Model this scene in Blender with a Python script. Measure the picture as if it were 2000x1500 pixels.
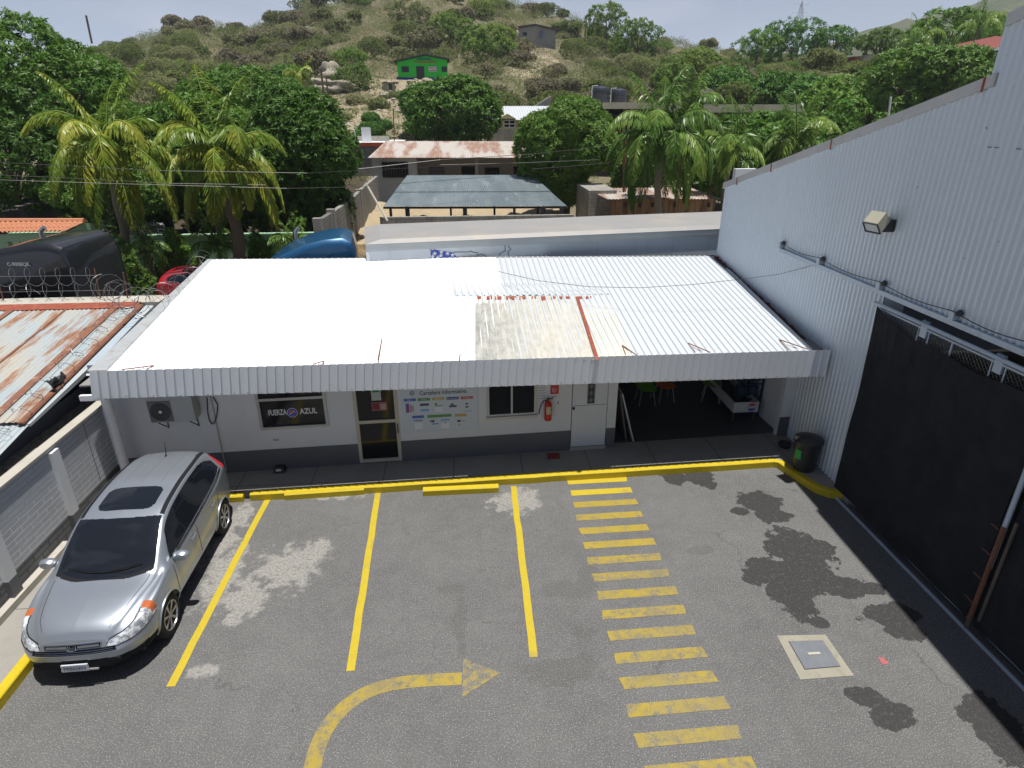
import bpy, math, random
import numpy as np
from mathutils import Vector, Matrix
for o in list(bpy.data.objects): bpy.data.objects.remove(o)
SC = bpy.context.scene
COL = SC.collection
random.seed(7)
RNG = np.random.default_rng(7)

# ------------------------------------------------------------------ camera
CAM_H = 7.0
PITCH, ROLL, YAW = math.radians(23.547), math.radians(0.1115), math.radians(4.452)
FPX = 1210.9                                # focal length in pixels of the 2000 px wide photograph
def _rot(p, r, y):
    cy, sy, cp, sp, cr, sr = math.cos(y), math.sin(y), math.cos(p), math.sin(p), math.cos(r), math.sin(r)
    fwd = np.array([sy*cp, cy*cp, -sp]); right = np.array([cy, -sy, 0.0]); down = np.cross(fwd, right)
    return np.array([cr*right + sr*down, -sr*right + cr*down, fwd])
RC = _rot(PITCH, ROLL, YAW)
cam_d = bpy.data.cameras.new('camera'); cam = bpy.data.objects.new('camera', cam_d); COL.objects.link(cam)
cam_d.sensor_fit = 'HORIZONTAL'; cam_d.sensor_width = 36.0; cam_d.lens = 36.0*FPX/2000.0
cam_d.clip_start = 0.05; cam_d.clip_end = 6000
mw = Matrix.Identity(4)
for i in range(3):
    mw[i][0] = RC[0][i]; mw[i][1] = -RC[1][i]; mw[i][2] = -RC[2][i]
mw[2][3] = CAM_H
cam.matrix_world = mw
SC.camera = cam
SC.render.resolution_x = 1024; SC.render.resolution_y = 768

# ------------------------------------------------------------------ light
SUNV = Vector((0.085, -0.065, 1.0)).normalized()       # towards the sun, almost overhead
ELEV = math.asin(SUNV.z); AZ = math.atan2(SUNV.x, SUNV.y)
world = bpy.data.worlds.new('World'); SC.world = world; world.use_nodes = True
nt = world.node_tree; nt.nodes.clear()
wo = nt.nodes.new('ShaderNodeOutputWorld'); bg = nt.nodes.new('ShaderNodeBackground')
sky = nt.nodes.new('ShaderNodeTexSky'); sky.sky_type = 'NISHITA'; sky.sun_disc = False
sky.sun_elevation = ELEV; sky.sun_rotation = AZ; sky.air_density = 1.0; sky.dust_density = 1.6; sky.ozone_density = 1.2; sky.altitude = 300
tc = nt.nodes.new('ShaderNodeTexCoord'); mp = nt.nodes.new('ShaderNodeMapping'); mp.inputs['Scale'].default_value = (1, 1, 4.5)
nz = nt.nodes.new('ShaderNodeTexNoise'); nz.inputs['Scale'].default_value = 2.2; nz.inputs['Detail'].default_value = 6
cr = nt.nodes.new('ShaderNodeMapRange'); cr.inputs['From Min'].default_value = 0.5; cr.inputs['From Max'].default_value = 0.85; cr.inputs['To Max'].default_value = 0.75
mx = nt.nodes.new('ShaderNodeMix'); mx.data_type = 'RGBA'; mx.inputs['B'].default_value = (13.0, 13.6, 14.8, 1)
nt.links.new(tc.outputs['Generated'], mp.inputs['Vector']); nt.links.new(mp.outputs['Vector'], nz.inputs['Vector'])
nt.links.new(nz.outputs['Fac'], cr.inputs['Value']); nt.links.new(cr.outputs['Result'], mx.inputs['Factor'])
sp0 = nt.nodes.new('ShaderNodeSeparateXYZ'); nt.links.new(tc.outputs['Generated'], sp0.inputs[0])
hr = nt.nodes.new('ShaderNodeMapRange'); hr.inputs['From Min'].default_value = 0.0; hr.inputs['From Max'].default_value = 0.30; hr.inputs['To Min'].default_value = 0.96; hr.inputs['To Max'].default_value = 0.0
nt.links.new(sp0.outputs['Z'], hr.inputs['Value'])
hz_ = nt.nodes.new('ShaderNodeMix'); hz_.data_type = 'RGBA'; hz_.inputs['B'].default_value = (9.8, 11.2, 14.2, 1); nt.links.new(hr.outputs['Result'], hz_.inputs['Factor'])
dm = nt.nodes.new('ShaderNodeMix'); dm.data_type = 'RGBA'; dm.blend_type = 'MULTIPLY'; dm.inputs['Factor'].default_value = 1.0; dm.inputs['B'].default_value = (.62, .64, .68, 1); nt.links.new(sky.outputs['Color'], dm.inputs['A']); nt.links.new(dm.outputs['Result'], hz_.inputs['A']); nt.links.new(hz_.outputs['Result'], mx.inputs['A']); nt.links.new(mx.outputs['Result'], bg.inputs['Color'])
bg.inputs['Strength'].default_value = 0.050
nt.links.new(bg.outputs['Background'], wo.inputs['Surface'])
sd = bpy.data.lights.new('sun', 'SUN'); sd.energy = 5.0; sd.angle = math.radians(0.55); sd.color = (1.0, 0.965, 0.91)
sun = bpy.data.objects.new('sun', sd); COL.objects.link(sun)
sun.rotation_euler = SUNV.to_track_quat('Z', 'Y').to_euler(); sun.location = (0, 0, 40)
SC.view_settings.view_transform = 'Standard'; SC.view_settings.look = 'None'
SC.view_settings.gamma = 1.0; SC.view_settings.exposure = 0.33

# ------------------------------------------------------------------ where a thing of the photograph stands
C0 = np.array([0.0, 0.0, CAM_H])
def ray(px, py): return RC.T @ np.array([(px-1000)/FPX, (py-750)/FPX, 1.0])
def atZ(px, py, z=0.0): d = ray(px, py); return C0 + d*((z-CAM_H)/d[2])
def atY(px, py, y): d = ray(px, py); return C0 + d*(y/d[1])
def atX(px, py, x): d = ray(px, py); return C0 + d*(x/d[0])
def atP(px, py, a, b):                                # on the upright plane Y = a + b X
    d = ray(px, py); t = a/(d[1]-b*d[0]); return C0 + d*t

# ------------------------------------------------------------------ mesh helpers
class MB:
    def __init__(s): s.v = []; s.f = []; s.m = []
    def add(s, vs, fs, mi=0):
        n = len(s.v); s.v.extend([tuple(map(float, p)) for p in vs]); s.f.extend([tuple(i+n for i in f) for f in fs]); s.m.extend([mi]*len(fs)); return s
    def box(s, x0, x1, y0, y1, z0, z1, mi=0, T=None):
        vs = [(x, y, z) for z in (z0, z1) for y in (y0, y1) for x in (x0, x1)]
        if T is not None: vs = [tuple(T @ Vector(p)) for p in vs]
        return s.add(vs, [(0,2,3,1),(4,5,7,6),(0,1,5,4),(2,6,7,3),(0,4,6,2),(1,3,7,5)], mi)
    def hexa(s, b, t, mi=0):                           # bottom ring, top ring
        n = len(b); vs = list(b)+list(t)
        return s.add(vs, [tuple(range(n))[::-1], tuple(range(n, 2*n))]+[(i, (i+1) % n, (i+1) % n+n, i+n) for i in range(n)], mi)
    def prism(s, poly, z0, z1, mi=0): return s.hexa([(p[0], p[1], z0) for p in poly], [(p[0], p[1], z1) for p in poly], mi)
    def tube(s, pts, r, n=6, mi=0, cap=True):
        pts = [Vector(p) for p in pts]; vs = []; N = len(pts)
        rr = r if hasattr(r, '__len__') else [r]*N
        up = Vector((0, 0, 1)); prev = None
        for i, p in enumerate(pts):
            d = (pts[min(i+1, N-1)]-pts[max(i-1, 0)])
            d = d.normalized() if d.length > 1e-9 else Vector((0, 0, 1))
            if prev is None:
                a = d.cross(up)
                if a.length < 0.05: a = d.cross(Vector((1, 0, 0)))
            else:
                a = prev - d*prev.dot(d)
                if a.length < 1e-6: a = d.cross(up)
            a.normalize(); prev = a; b = d.cross(a)
            for k in range(n):
                an = 2*math.pi*k/n; vs.append(p+(a*math.cos(an)+b*math.sin(an))*rr[i])
        fs = [(i*n+k, i*n+(k+1) % n, (i+1)*n+(k+1) % n, (i+1)*n+k) for i in range(N-1) for k in range(n)]
        if cap: fs += [tuple(range(n))[::-1], tuple(range((N-1)*n, N*n))]
        return s.add(vs, fs, mi)
    def lathe(s, prof, c=(0, 0, 0), n=20, mi=0, axis='Z'):
        vs = []; m = len(prof)
        for (r, h) in prof:
            for k in range(n):
                a = 2*math.pi*k/n
                q = (r*math.cos(a), r*math.sin(a), h)
                if axis == 'X': q = (h, q[0], q[1])
                if axis == 'Y': q = (q[0], h, q[1])
                vs.append((c[0]+q[0], c[1]+q[1], c[2]+q[2]))
        fs = [(i*n+k, i*n+(k+1) % n, (i+1)*n+(k+1) % n, (i+1)*n+k) for i in range(m-1) for k in range(n)]
        fs += [tuple(range(n))[::-1], tuple(range((m-1)*n, m*n))]
        return s.add(vs, fs, mi)
    def quad(s, a, b, c, d, mi=0): return s.add([a, b, c, d], [(0, 1, 2, 3)], mi)
    def corr(s, O, U, V, pitch=0.16, amp=0.02, prof='trap', sub=1, th=0.0, mi=0, ph=0.0):
        """corrugated sheet: ribs repeat along U and run along V"""
        O, U, V = Vector(O), Vector(U), Vector(V); L = U.length; u = U.normalized(); N = u.cross(V.normalized()).normalized()
        if prof == 'trap': cyc = [(0, 0), (.55, 0), (.66, 1), (.86, 1), (.97, 0)]
        elif prof == 'rib': cyc = [(0, 0), (.80, 0), (.86, 1), (.94, 1)]
        else: cyc = [(k/8, .5-.5*math.cos(2*math.pi*k/8)) for k in range(8)]
        xs = []; k = 0
        while k*pitch-ph < L:
            for (a, h) in cyc:
                x = (k+a)*pitch-ph
                if 0 <= x <= L: xs.append((x, h*amp))
            k += 1
        if not xs or xs[0][0] > 1e-6: xs.insert(0, (0, 0))
        if xs[-1][0] < L-1e-6: xs.append((L, 0))
        vs = []; rows = sub+1
        for j in range(rows):
            for (x, h) in xs: vs.append(O+u*x+V*(j/sub)+N*h)
        n = len(xs)
        fs = [(j*n+i, j*n+i+1, (j+1)*n+i+1, (j+1)*n+i) for j in range(sub) for i in range(n-1)]
        if th:
            b = len(vs); vs += [p-N*th for p in vs]
            fs2 = [tuple(q+b for q in f[::-1]) for f in fs]
            fs = fs+fs2
            for i in range(n-1):
                fs.append((i+1, i, i+b, i+1+b)); q = (rows-1)*n; fs.append((q+i, q+i+1, q+i+1+b, q+i+b))
            for j in range(rows-1):
                fs.append((j*n, (j+1)*n, (j+1)*n+b, j*n+b)); q = n-1; fs.append(((j+1)*n+q, j*n+q, j*n+q+b, (j+1)*n+q+b))
        return s.add(vs, fs, mi)
    def build(s, name, mats, parent=None, smooth=None, kind=None, local=False):
        me = bpy.data.meshes.new(name); vs = s.v
        if parent is not None and not local:
            inv = WM[parent.name].inverted(); vs = [tuple(inv @ Vector(p)) for p in vs]
        me.from_pydata(vs, [], s.f); 
        ms = mats if isinstance(mats, (list, tuple)) else [mats]
        for m in ms: me.materials.append(m)
        if len(ms) > 1: me.polygons.foreach_set('material_index', s.m)
        if smooth:
            me.polygons.foreach_set('use_smooth', [True]*len(me.polygons)); me.set_sharp_from_angle(angle=math.radians(smooth))
        me.update()
        o = bpy.data.objects.new(name, me); COL.objects.link(o)
        if parent is not None:
            o.parent = parent; WM[o.name] = WM[parent.name].copy()
        else: WM[o.name] = Matrix.Identity(4)
        if kind: o['kind'] = kind
        return o
WM = {}
def arr_obj(name, V, Q, mat, parent=None, local=False, smooth=False):
    """fast mesh from numpy arrays of quads"""
    V = np.asarray(V, float); Q = np.asarray(Q, int)
    if parent is not None and not local:
        inv = np.array(WM[parent.name].inverted()); V = V @ inv[:3, :3].T + inv[:3, 3]
    me = bpy.data.meshes.new(name); k = Q.shape[1]
    me.vertices.add(len(V)); me.vertices.foreach_set('co', V.ravel())
    me.loops.add(Q.size); me.loops.foreach_set('vertex_index', Q.ravel())
    me.polygons.add(len(Q)); me.polygons.foreach_set('loop_start', np.arange(0, Q.size, k)); me.polygons.foreach_set('loop_total', np.full(len(Q), k))
    if smooth: me.polygons.foreach_set('use_smooth', np.ones(len(Q), bool))
    me.materials.append(mat); me.update(); me.validate()
    o = bpy.data.objects.new(name, me); COL.objects.link(o)
    if parent is not None: o.parent = parent; WM[o.name] = WM[parent.name].copy()
    else: WM[o.name] = Matrix.Identity(4)
    return o
def thing(name, label, cat, loc=(0, 0, 0), rz=0.0, group=None):
    o = bpy.data.objects.new(name, None); COL.objects.link(o); o.empty_display_size = 0.3
    o.location = loc; o.rotation_euler = (0, 0, rz)
    WM[o.name] = Matrix.Translation(Vector(loc)) @ Matrix.Rotation(rz, 4, 'Z')
    o['label'] = label; o['category'] = cat
    if group: o['group'] = group
    return o
def tag(o, label, cat, group=None, kind=None):
    o['label'] = label; o['category'] = cat
    if group: o['group'] = group
    if kind: o['kind'] = kind
    return o
def solo(mb, name, mats, label, cat, loc=None, group=None, smooth=None):
    """a thing that is one mesh, its origin at its base"""
    if loc is not None: mb.v = [(p[0]-loc[0], p[1]-loc[1], p[2]-loc[2]) for p in mb.v]
    o = mb.build(name, mats, None, smooth)
    if loc is not None: o.location = loc; WM[o.name] = Matrix.Translation(Vector(loc))
    return tag(o, label, cat, group)
def dup(root, loc, rz=0.0, scale=None, label=None, group=None, rot=None):
    r = root.copy(); COL.objects.link(r); r.location = loc; r.rotation_euler = rot if rot else (0, 0, rz)
    if scale: r.scale = scale if hasattr(scale, '__len__') else (scale,)*3
    if label: r['label'] = label
    if group: r['group'] = group
    for ch in list(root.children):
        c = ch.copy(); COL.objects.link(c); c.parent = r
        for g in list(ch.children):
            d = g.copy(); COL.objects.link(d); d.parent = c
    return r
def text_mesh(txt, size=1.0, bold=0.0, sx=1.0, space=1.0, align='CENTER'):
    cu = bpy.data.curves.new('lettering', 'FONT'); cu.body = txt; cu.size = size; cu.offset = bold; cu.align_x = align; cu.align_y = 'CENTER'; cu.space_character = space; cu.resolution_u = 3
    ob = bpy.data.objects.new('lettering', cu); COL.objects.link(ob); bpy.context.view_layer.update()
    me = bpy.data.meshes.new_from_object(ob.evaluated_get(bpy.context.evaluated_depsgraph_get()))
    bpy.data.objects.remove(ob); bpy.data.curves.remove(cu)
    V = [(v.co.x*sx, v.co.y) for v in me.vertices]; F = [tuple(p.vertices) for p in me.polygons]
    bpy.data.meshes.remove(me); return V, F
def put_text(mb, txt, O, U, W, size, mi=0, bold=0.0, sx=1.0, space=1.0, align='CENTER'):
    """lettering in the plane O + a U + b W"""
    O, U, W = Vector(O), Vector(U).normalized(), Vector(W).normalized()
    V, F = text_mesh(txt, size, bold, sx, space, align)
    mb.add([O+U*a+W*b for (a, b) in V], F, mi)

# ------------------------------------------------------------------ material helpers
class NT:
    def __init__(s, name):
        s.mat = bpy.data.materials.new(name); s.mat.use_nodes = True; s.t = s.mat.node_tree
        s.b = s.t.nodes['Principled BSDF']; s.out = s.t.nodes['Material Output']; s._tc = None
    def n(s, typ, **kw):
        x = s.t.nodes.new(typ)
        for k, v in kw.items(): setattr(x, k, v)
        return x
    def l(s, a, b): s.t.links.new(a, b)
    def co(s, scale=(1, 1, 1), rot=(0, 0, 0), world=False):
        m = s.n('ShaderNodeMapping'); m.inputs['Scale'].default_value = scale; m.inputs['Rotation'].default_value = rot
        if world: s.l(s.n('ShaderNodeNewGeometry').outputs['Position'], m.inputs['Vector'])
        else:
            if s._tc is None: s._tc = s.n('ShaderNodeTexCoord')
            s.l(s._tc.outputs['Object'], m.inputs['Vector'])
        return m.outputs['Vector']
    def noise(s, scale, co=None, detail=4, rough=.55, dist=0.0):
        x = s.n('ShaderNodeTexNoise'); x.inputs['Scale'].default_value = scale; x.inputs['Detail'].default_value = detail
        x.inputs['Roughness'].default_value = rough; x.inputs['Distortion'].default_value = dist
        s.l(co if co is not None else s.co(), x.inputs['Vector']); return x.outputs['Fac']
    def rng(s, v, a, b, c=0.0, d=1.0, smooth=False):
        x = s.n('ShaderNodeMapRange'); x.inputs['From Min'].default_value = a; x.inputs['From Max'].default_value = b
        x.inputs['To Min'].default_value = c; x.inputs['To Max'].default_value = d
        if smooth: x.interpolation_type = 'SMOOTHSTEP'
        s.l(v, x.inputs['Value']); return x.outputs['Result']
    def mix(s, fac, a, b, blend='MIX'):
        x = s.n('ShaderNodeMix'); x.data_type = 'RGBA'; x.blend_type = blend
        for sock, v in (('Factor', fac), ('A', a), ('B', b)):
            if isinstance(v, (int, float)): x.inputs[sock].default_value = v
            elif isinstance(v, tuple): x.inputs[sock].default_value = (v[0], v[1], v[2], 1)
            else: s.l(v, x.inputs[sock])
        return x.outputs['Result']
    def math(s, op, a, b=None):
        x = s.n('ShaderNodeMath', operation=op)
        for i, v in enumerate((a, b)):
            if v is None: continue
            if isinstance(v, (int, float)): x.inputs[i].default_value = v
            else: s.l(v, x.inputs[i])
        return x.outputs[0]
    def bump(s, h, strength=.3, dist=.02):
        x = s.n('ShaderNodeBump'); x.inputs['Strength'].default_value = strength; x.inputs['Distance'].default_value = dist
        s.l(h, x.inputs['Height']); s.l(x.outputs['Normal'], s.b.inputs['Normal'])
    def fin(s, col=None, rough=None, metal=None, spec=None):
        for k, v in (('Base Color', col), ('Roughness', rough), ('Metallic', metal), ('Specular IOR Level', spec)):
            if v is None: continue
            if isinstance(v, tuple): s.b.inputs[k].default_value = (v[0], v[1], v[2], 1)
            elif isinstance(v, (int, float)): s.b.inputs[k].default_value = v
            else: s.l(v, s.b.inputs[k])
        return s.mat
    def blobs(s, lst, wob=.55, nscale=2.0, lo=.9, hi=1.1, world=True):
        """mask of irregular patches: list of (x, y, rx, ry)"""
        pos = s.n('ShaderNodeNewGeometry').outputs['Position']; cur = None
        for (x, y, rx, ry) in lst:
            a = s.n('ShaderNodeVectorMath', operation='SUBTRACT'); s.l(pos, a.inputs[0]); a.inputs[1].default_value = (x, y, 0)
            b = s.n('ShaderNodeVectorMath', operation='MULTIPLY'); s.l(a.outputs[0], b.inputs[0]); b.inputs[1].default_value = (1/rx, 1/ry, 0)
            c = s.n('ShaderNodeVectorMath', operation='LENGTH'); s.l(b.outputs[0], c.inputs[0])
            cur = c.outputs['Value'] if cur is None else s.math('MINIMUM', cur, c.outputs['Value'])
        nn = s.noise(nscale, pos, 8, .62)
        w = s.math('MULTIPLY', s.math('SUBTRACT', nn, .5), wob*2.4)
        return s.rng(s.math('ADD', cur, w), hi, lo, 0, 1)
def simple(name, col, rough=.6, metal=0.0, var=.12, vs=2.5, bump=0.0, bs=40, spec=.5, dirt=None, dirt_s=1.2, dirt_a=.5):
    t = NT(name); n1 = t.noise(vs, None, 5)
    c = t.mix(n1, tuple(x*(1-var) for x in col), tuple(min(1, x*(1+var)) for x in col))
    if dirt:
        n2 = t.rng(t.noise(dirt_s, None, 7, .65), .52, .7, 0, dirt_a); c = t.mix(n2, c, dirt)
    if bump: t.bump(t.noise(bs, None, 4), bump, .01)
    return t.fin(c, rough, metal, spec)

M = {}
M['white_paint'] = simple('white_wall_paint', (.66, .68, .70), .7, var=.05, bump=.15, bs=60, dirt=(.5, .49, .46), dirt_a=.25)
M['plinth'] = simple('dark_grey_plinth_paint', (.10, .105, .12), .55, var=.12, dirt=(.16, .155, .15), dirt_a=.3)
M['white_metal'] = simple('white_sheet_metal', (.72, .74, .76), .45, var=.04, dirt=(.55, .54, .5), dirt_a=.3, dirt_s=2)
M['dark_metal'] = simple('dark_metal', (.05, .05, .055), .5, .3)
M['black_plastic'] = simple('black_plastic', (.02, .02, .022), .45)
M['rubber'] = simple('tyre_rubber', (.022, .022, .022), .8, spec=.25)
M['steel'] = simple('bare_steel', (.45, .46, .48), .35, .9, dirt=(.25, .15, .1), dirt_a=.25)
M['wire'] = simple('galvanised_wire', (.24, .24, .25), .45, .7)
M['rusty'] = simple('rusty_iron', (.17, .07, .04), .85, dirt=(.3, .13, .06), dirt_a=.6, dirt_s=6)
M['glass_dark'] = simple('dark_glass', (.010, .011, .013), .08, spec=.35, var=.02)
M['concrete'] = simple('grey_concrete', (.27, .26, .24), .9, var=.16, bump=.3, bs=30, dirt=(.16, .15, .14), dirt_a=.6)
M['concrete_light'] = simple('pale_concrete', (.40, .38, .33), .9, var=.12, bump=.3, bs=30, dirt=(.25, .23, .2), dirt_a=.5, dirt_s=2)
M['bark'] = simple('bark', (.12, .095, .07), .9, bump=.6, bs=14)
M['palm_bark'] = simple('palm_bark', (.23, .2, .165), .9, bump=.6, bs=14)
# ------------------------------------------------------------------ the setting: ground, asphalt, pavements, markings
def hfun(x, y):
    """height of the land"""
    x = np.asarray(x, float); y = np.asarray(y, float)
    crest = np.interp(x, [-200, -115, -85, -75, -57, -34, -16, 13, 29, 45, 64, 90, 104, 125, 160, 400], [12, 15, 17.5, 20, 24, 29, 32, 31, 27, 21.5, 18.5, 18, 16.5, 16, 15, 9])
    base = np.interp(y, [0, 44, 50, 58, 66, 76, 84, 99, 103, 118, 130, 170, 200, 260, 400], [0, 0, 2.2, 3.6, 5.2, 5.9, 7.5, 11.85, 12.1, 16.4, 19.9, 34, 36, 22, 6])
    k = np.clip((crest-6)/28.0, .2, 1.2)
    z = np.where(base > 6, 6+(base-6)*k, base)
    z = np.where(x < -20, z*np.interp(y, [0, 60, 90], [.6, .6, 1.0]), z)
    z = z+np.interp(x, [24, 48], [0, 4.2])*np.interp(y, [34, 46, 85, 110], [0, 1, 1, 0])
    amp = np.interp(y, [46, 70, 110, 160], [0, .25, .9, 1.6])
    z = z+amp*(np.sin(x*.21+y*.05)*.6+np.sin(x*.47-y*.33+1.3)*.45+np.sin(x*.09+2)*.8+np.sin(y*.6+x*.13)*.25)
    for (cx0, cy0, rx0_, ry0_, zz0_) in ((-5, 99.5, 8, 5.5, 11.42), (15, 131, 7, 5, 18.3)):
        w_ = np.exp(-(((x-cx0)/rx0_)**2+((y-cy0)/ry0_)**2)**2); z = z*(1-w_)+zz0_*w_
    return z
def hz(x, y): return float(hfun(x, y))
xs = np.concatenate([np.arange(-320, -60, 12), np.arange(-60, 60, 1.6), np.arange(60, 160, 3), np.arange(160, 420, 14)])
ys = np.concatenate([np.arange(-40, 40, 5), np.arange(40, 190, 1.5), np.arange(190, 420, 10)])
GX, GY = np.meshgrid(xs, ys); GZ = hfun(GX, GY)-.06+RNG.normal(0, 1, GX.shape)*np.interp(GY, [46, 80], [0, .12])
nx, ny = len(xs), len(ys); idx = np.arange(nx*ny).reshape(ny, nx)
t = NT('dry_hill_soil')
co = t.co()
n1 = t.noise(.09, co, 8, .62); n2 = t.noise(.7, co, 8, .7); n3 = t.noise(4.0, co, 6, .7)
c = t.mix(t.rng(n2, .35, .65), (.13, .105, .065), (.23, .185, .12))
c = t.mix(t.rng(n1, .40, .58, .4, .95), c, t.mix(t.rng(n2, .4, .6), (.105, .115, .062), (.15, .135, .09)))
c = t.mix(t.rng(n3, .4, .75, 0, .35), c, (.30, .25, .17))
clr = t.blobs([(-5, 92, 9, 9), (-14, 78, 9, 10), (-8, 70, 14, 6), (-25, 92, 8, 5), (12, 108, 6, 7), (2, 60, 8, 6), (15, 122, 5, 4), (-9, 150, 1.5, 16)], .45, .25, .75, 1.1)
c = t.mix(clr, c, t.mix(t.rng(n3, .35, .65), (.19, .155, .105), (.42, .355, .255)))
c = t.mix(t.math('MULTIPLY', clr, t.rng(n2, .50, .60, 0, .7)), c, (.16, .15, .08))
sep = t.n('ShaderNodeSeparateXYZ'); t.l(co, sep.inputs[0])
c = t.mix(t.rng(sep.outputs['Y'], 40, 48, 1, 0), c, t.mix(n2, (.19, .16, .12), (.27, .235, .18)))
tree_shade_ = t.math('MULTIPLY', t.rng(sep.outputs['X'], -7.4, -7.2, 1, 0), t.rng(sep.outputs['Y'], 29.1, 29.2, 0, 1)); c = t.mix(t.math('MULTIPLY', tree_shade_, t.rng(sep.outputs['Y'], 60, 50, 0, 1)), c, t.mix(n3, (.035, .028, .02), (.10, .08, .055)))  # shade under the left trees painted in as darker soil
t.bump(n3, .6, .3)
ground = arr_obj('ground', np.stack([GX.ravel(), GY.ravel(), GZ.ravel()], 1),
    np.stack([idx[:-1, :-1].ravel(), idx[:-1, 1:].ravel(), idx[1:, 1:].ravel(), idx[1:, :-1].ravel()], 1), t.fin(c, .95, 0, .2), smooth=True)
ground['kind'] = 'structure'
# far plain and the far hill on the right
t = NT('far_hill_scrub'); c = t.mix(t.rng(t.noise(.02, None, 10, .75), .35, .65), (.055, .075, .03), (.16, .145, .08)); c = t.mix(t.rng(t.noise(.12, None, 8, .8), .4, .6, 0, .8), c, (.04, .06, .022))
farmat = t.fin(c, .95, 0, .1)
fx = np.arange(150, 1500, 12.0); fy = np.arange(330, 1200, 14.0); FX, FY = np.meshgrid(fx, fy)
ridge = np.interp(FX, [150, 300, 370, 416, 450, 478, 532, 585, 700, 1000, 1500], [0, 40, 68, 84, 96, 103, 112, 124, 145, 160, 90])
FZ = ridge*np.exp(-((FY-720)/210.0)**2)+RNG.normal(0, 1.7, FX.shape)+4*np.sin(FX*.03)*np.sin(FY*.025)-4
n = FX.shape; ii = np.arange(n[0]*n[1]).reshape(n)
fh = arr_obj('far_hill', np.stack([FX.ravel(), FY.ravel(), FZ.ravel()], 1), np.stack([ii[:-1, :-1].ravel(), ii[:-1, 1:].ravel(), ii[1:, 1:].ravel(), ii[1:, :-1].ravel()], 1), farmat, smooth=True)
fh['kind'] = 'structure'
MB().box(-415, 1550, -55, 1235, -6.2, -6).build('far_plain', farmat, kind='structure')

def pw(px, py): p = atZ(px, py, 0); return p[0], p[1]
def blob(px, py, rx, ry): x, y = pw(px, py); x1, _ = pw(px+rx, py); _, y1 = pw(px, py-ry); return (x, y, abs(x1-x), abs(y1-y))
def asphalt_nodes(t):
    pos = t.n('ShaderNodeNewGeometry').outputs['Position']
    big = t.noise(.55, pos, 6, .6); mid = t.noise(3.5, pos, 6, .65); fine = t.noise(38, pos, 3, .7)
    sp = t.noise(62, pos, 2, .6)
    c = t.mix(t.rng(big, .35, .7), (.094, .095, .096), (.135, .136, .136))
    c = t.mix(t.rng(mid, .42, .75, 0, .5), c, (.163, .162, .158))
    c = t.mix(t.rng(fine, .40, .62, 0, .7), c, (.085, .083, .080))
    c = t.mix(t.rng(sp, .57, .66, 0, .5), c, (.36, .355, .34))
    dust = t.blobs([blob(560, 1110, 70, 42), blob(480, 1170, 50, 45), blob(420, 1060, 45, 50), blob(620, 1075, 30, 28), blob(470, 1010, 25, 25), blob(1010, 978, 55, 26), blob(650, 968, 85, 7), blob(400, 1310, 34, 14), blob(440, 1120, 40, 60)], 1.3, 4.5, .62, 1.02)
    c = t.mix(t.math('MULTIPLY', dust, t.rng(t.noise(22, pos, 6, .75), .36, .56, .1, .85)), c, (.30, .29, .265))
    old = t.blobs([blob(1110, 1150, 60, 20), blob(1150, 1120, 20, 20), blob(1140, 1235, 28, 12), blob(1100, 1310, 90, 30), blob(900, 1210, 16, 50), blob(880, 1150, 22, 9), blob(1370, 1075, 30, 10)], 1.0, 3.0, .85, 1.02)
    tk = t.noise(1.3, t.co((1, .12, 1), (0, 0, 0), True), 5, .6); c = t.mix(t.rng(tk, .55, .72, 0, .45), c, (.10, .098, .094))
    c = t.mix(t.math('MULTIPLY', old, .5), c, (.085, .082, .078))
    # tar cracks
    vo = t.n('ShaderNodeTexVoronoi', feature='DISTANCE_TO_EDGE'); vo.inputs['Scale'].default_value = .38
    wob = t.n('ShaderNodeVectorMath', operation='ADD'); nn = t.n('ShaderNodeTexNoise'); nn.inputs['Scale'].default_value = 2.2; nn.inputs['Detail'].default_value = 6; t.l(pos, nn.inputs['Vector'])
    ms = t.n('ShaderNodeVectorMath', operation='MULTIPLY'); t.l(nn.outputs['Color'], ms.inputs[0]); ms.inputs[1].default_value = (.9, .9, 0)
    t.l(pos, wob.inputs[0]); t.l(ms.outputs[0], wob.inputs[1]); t.l(wob.outputs[0], vo.inputs['Vector'])
    crack = t.math('MULTIPLY', t.rng(vo.outputs['Distance'], .002, .008, 1, 0), t.rng(big, .50, .60))
    c = t.mix(t.math('MULTIPLY', crack, .38), c, (.035, .034, .033))
    wet = t.blobs([blob(1315, 930, 28, 17), blob(1365, 930, 30, 20), blob(1385, 945, 14, 12), blob(1485, 980, 45, 22), blob(1510, 1008, 42, 14), blob(1445, 998, 20, 8),
        blob(1560, 1075, 62, 46), blob(1505, 1118, 62, 30), blob(1540, 1155, 44, 56), blob(1570, 1120, 60, 40), blob(1600, 1070, 30, 20), blob(1650, 1145, 55, 24), blob(1610, 1130, 30, 16), blob(1740, 1200, 60, 26), blob(1770, 1232, 42, 20), blob(1700, 1150, 28, 14),
        blob(1690, 1360, 40, 22), blob(1740, 1400, 50, 30), blob(1930, 1400, 60, 50), blob(1980, 1460, 60, 50), blob(1600, 1215, 22, 12)], wob=.75, nscale=3.6, lo=.93, hi=.98)
    wet = t.math('MULTIPLY', wet, t.rng(t.noise(16, pos, 6, .8), .36, .46, .55, 1))
    c = t.mix(t.math('MULTIPLY', wet, .92), c, (.022, .021, .021))
    c = t.mix(t.math('MULTIPLY', t.rng(sp, .585, .66, 0, .5), t.rng(wet, 0, 1, 1, .35)), c, (.30, .295, .28))
    return c, fine, mid, wet
t = NT('asphalt'); c, fine, mid, wet = asphalt_nodes(t); t.bump(fine, .45, .012)
M['asphalt'] = t.fin(c, t.rng(wet, 0, 1, .88, .62), 0, .35)
NX0 = -6.11
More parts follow.
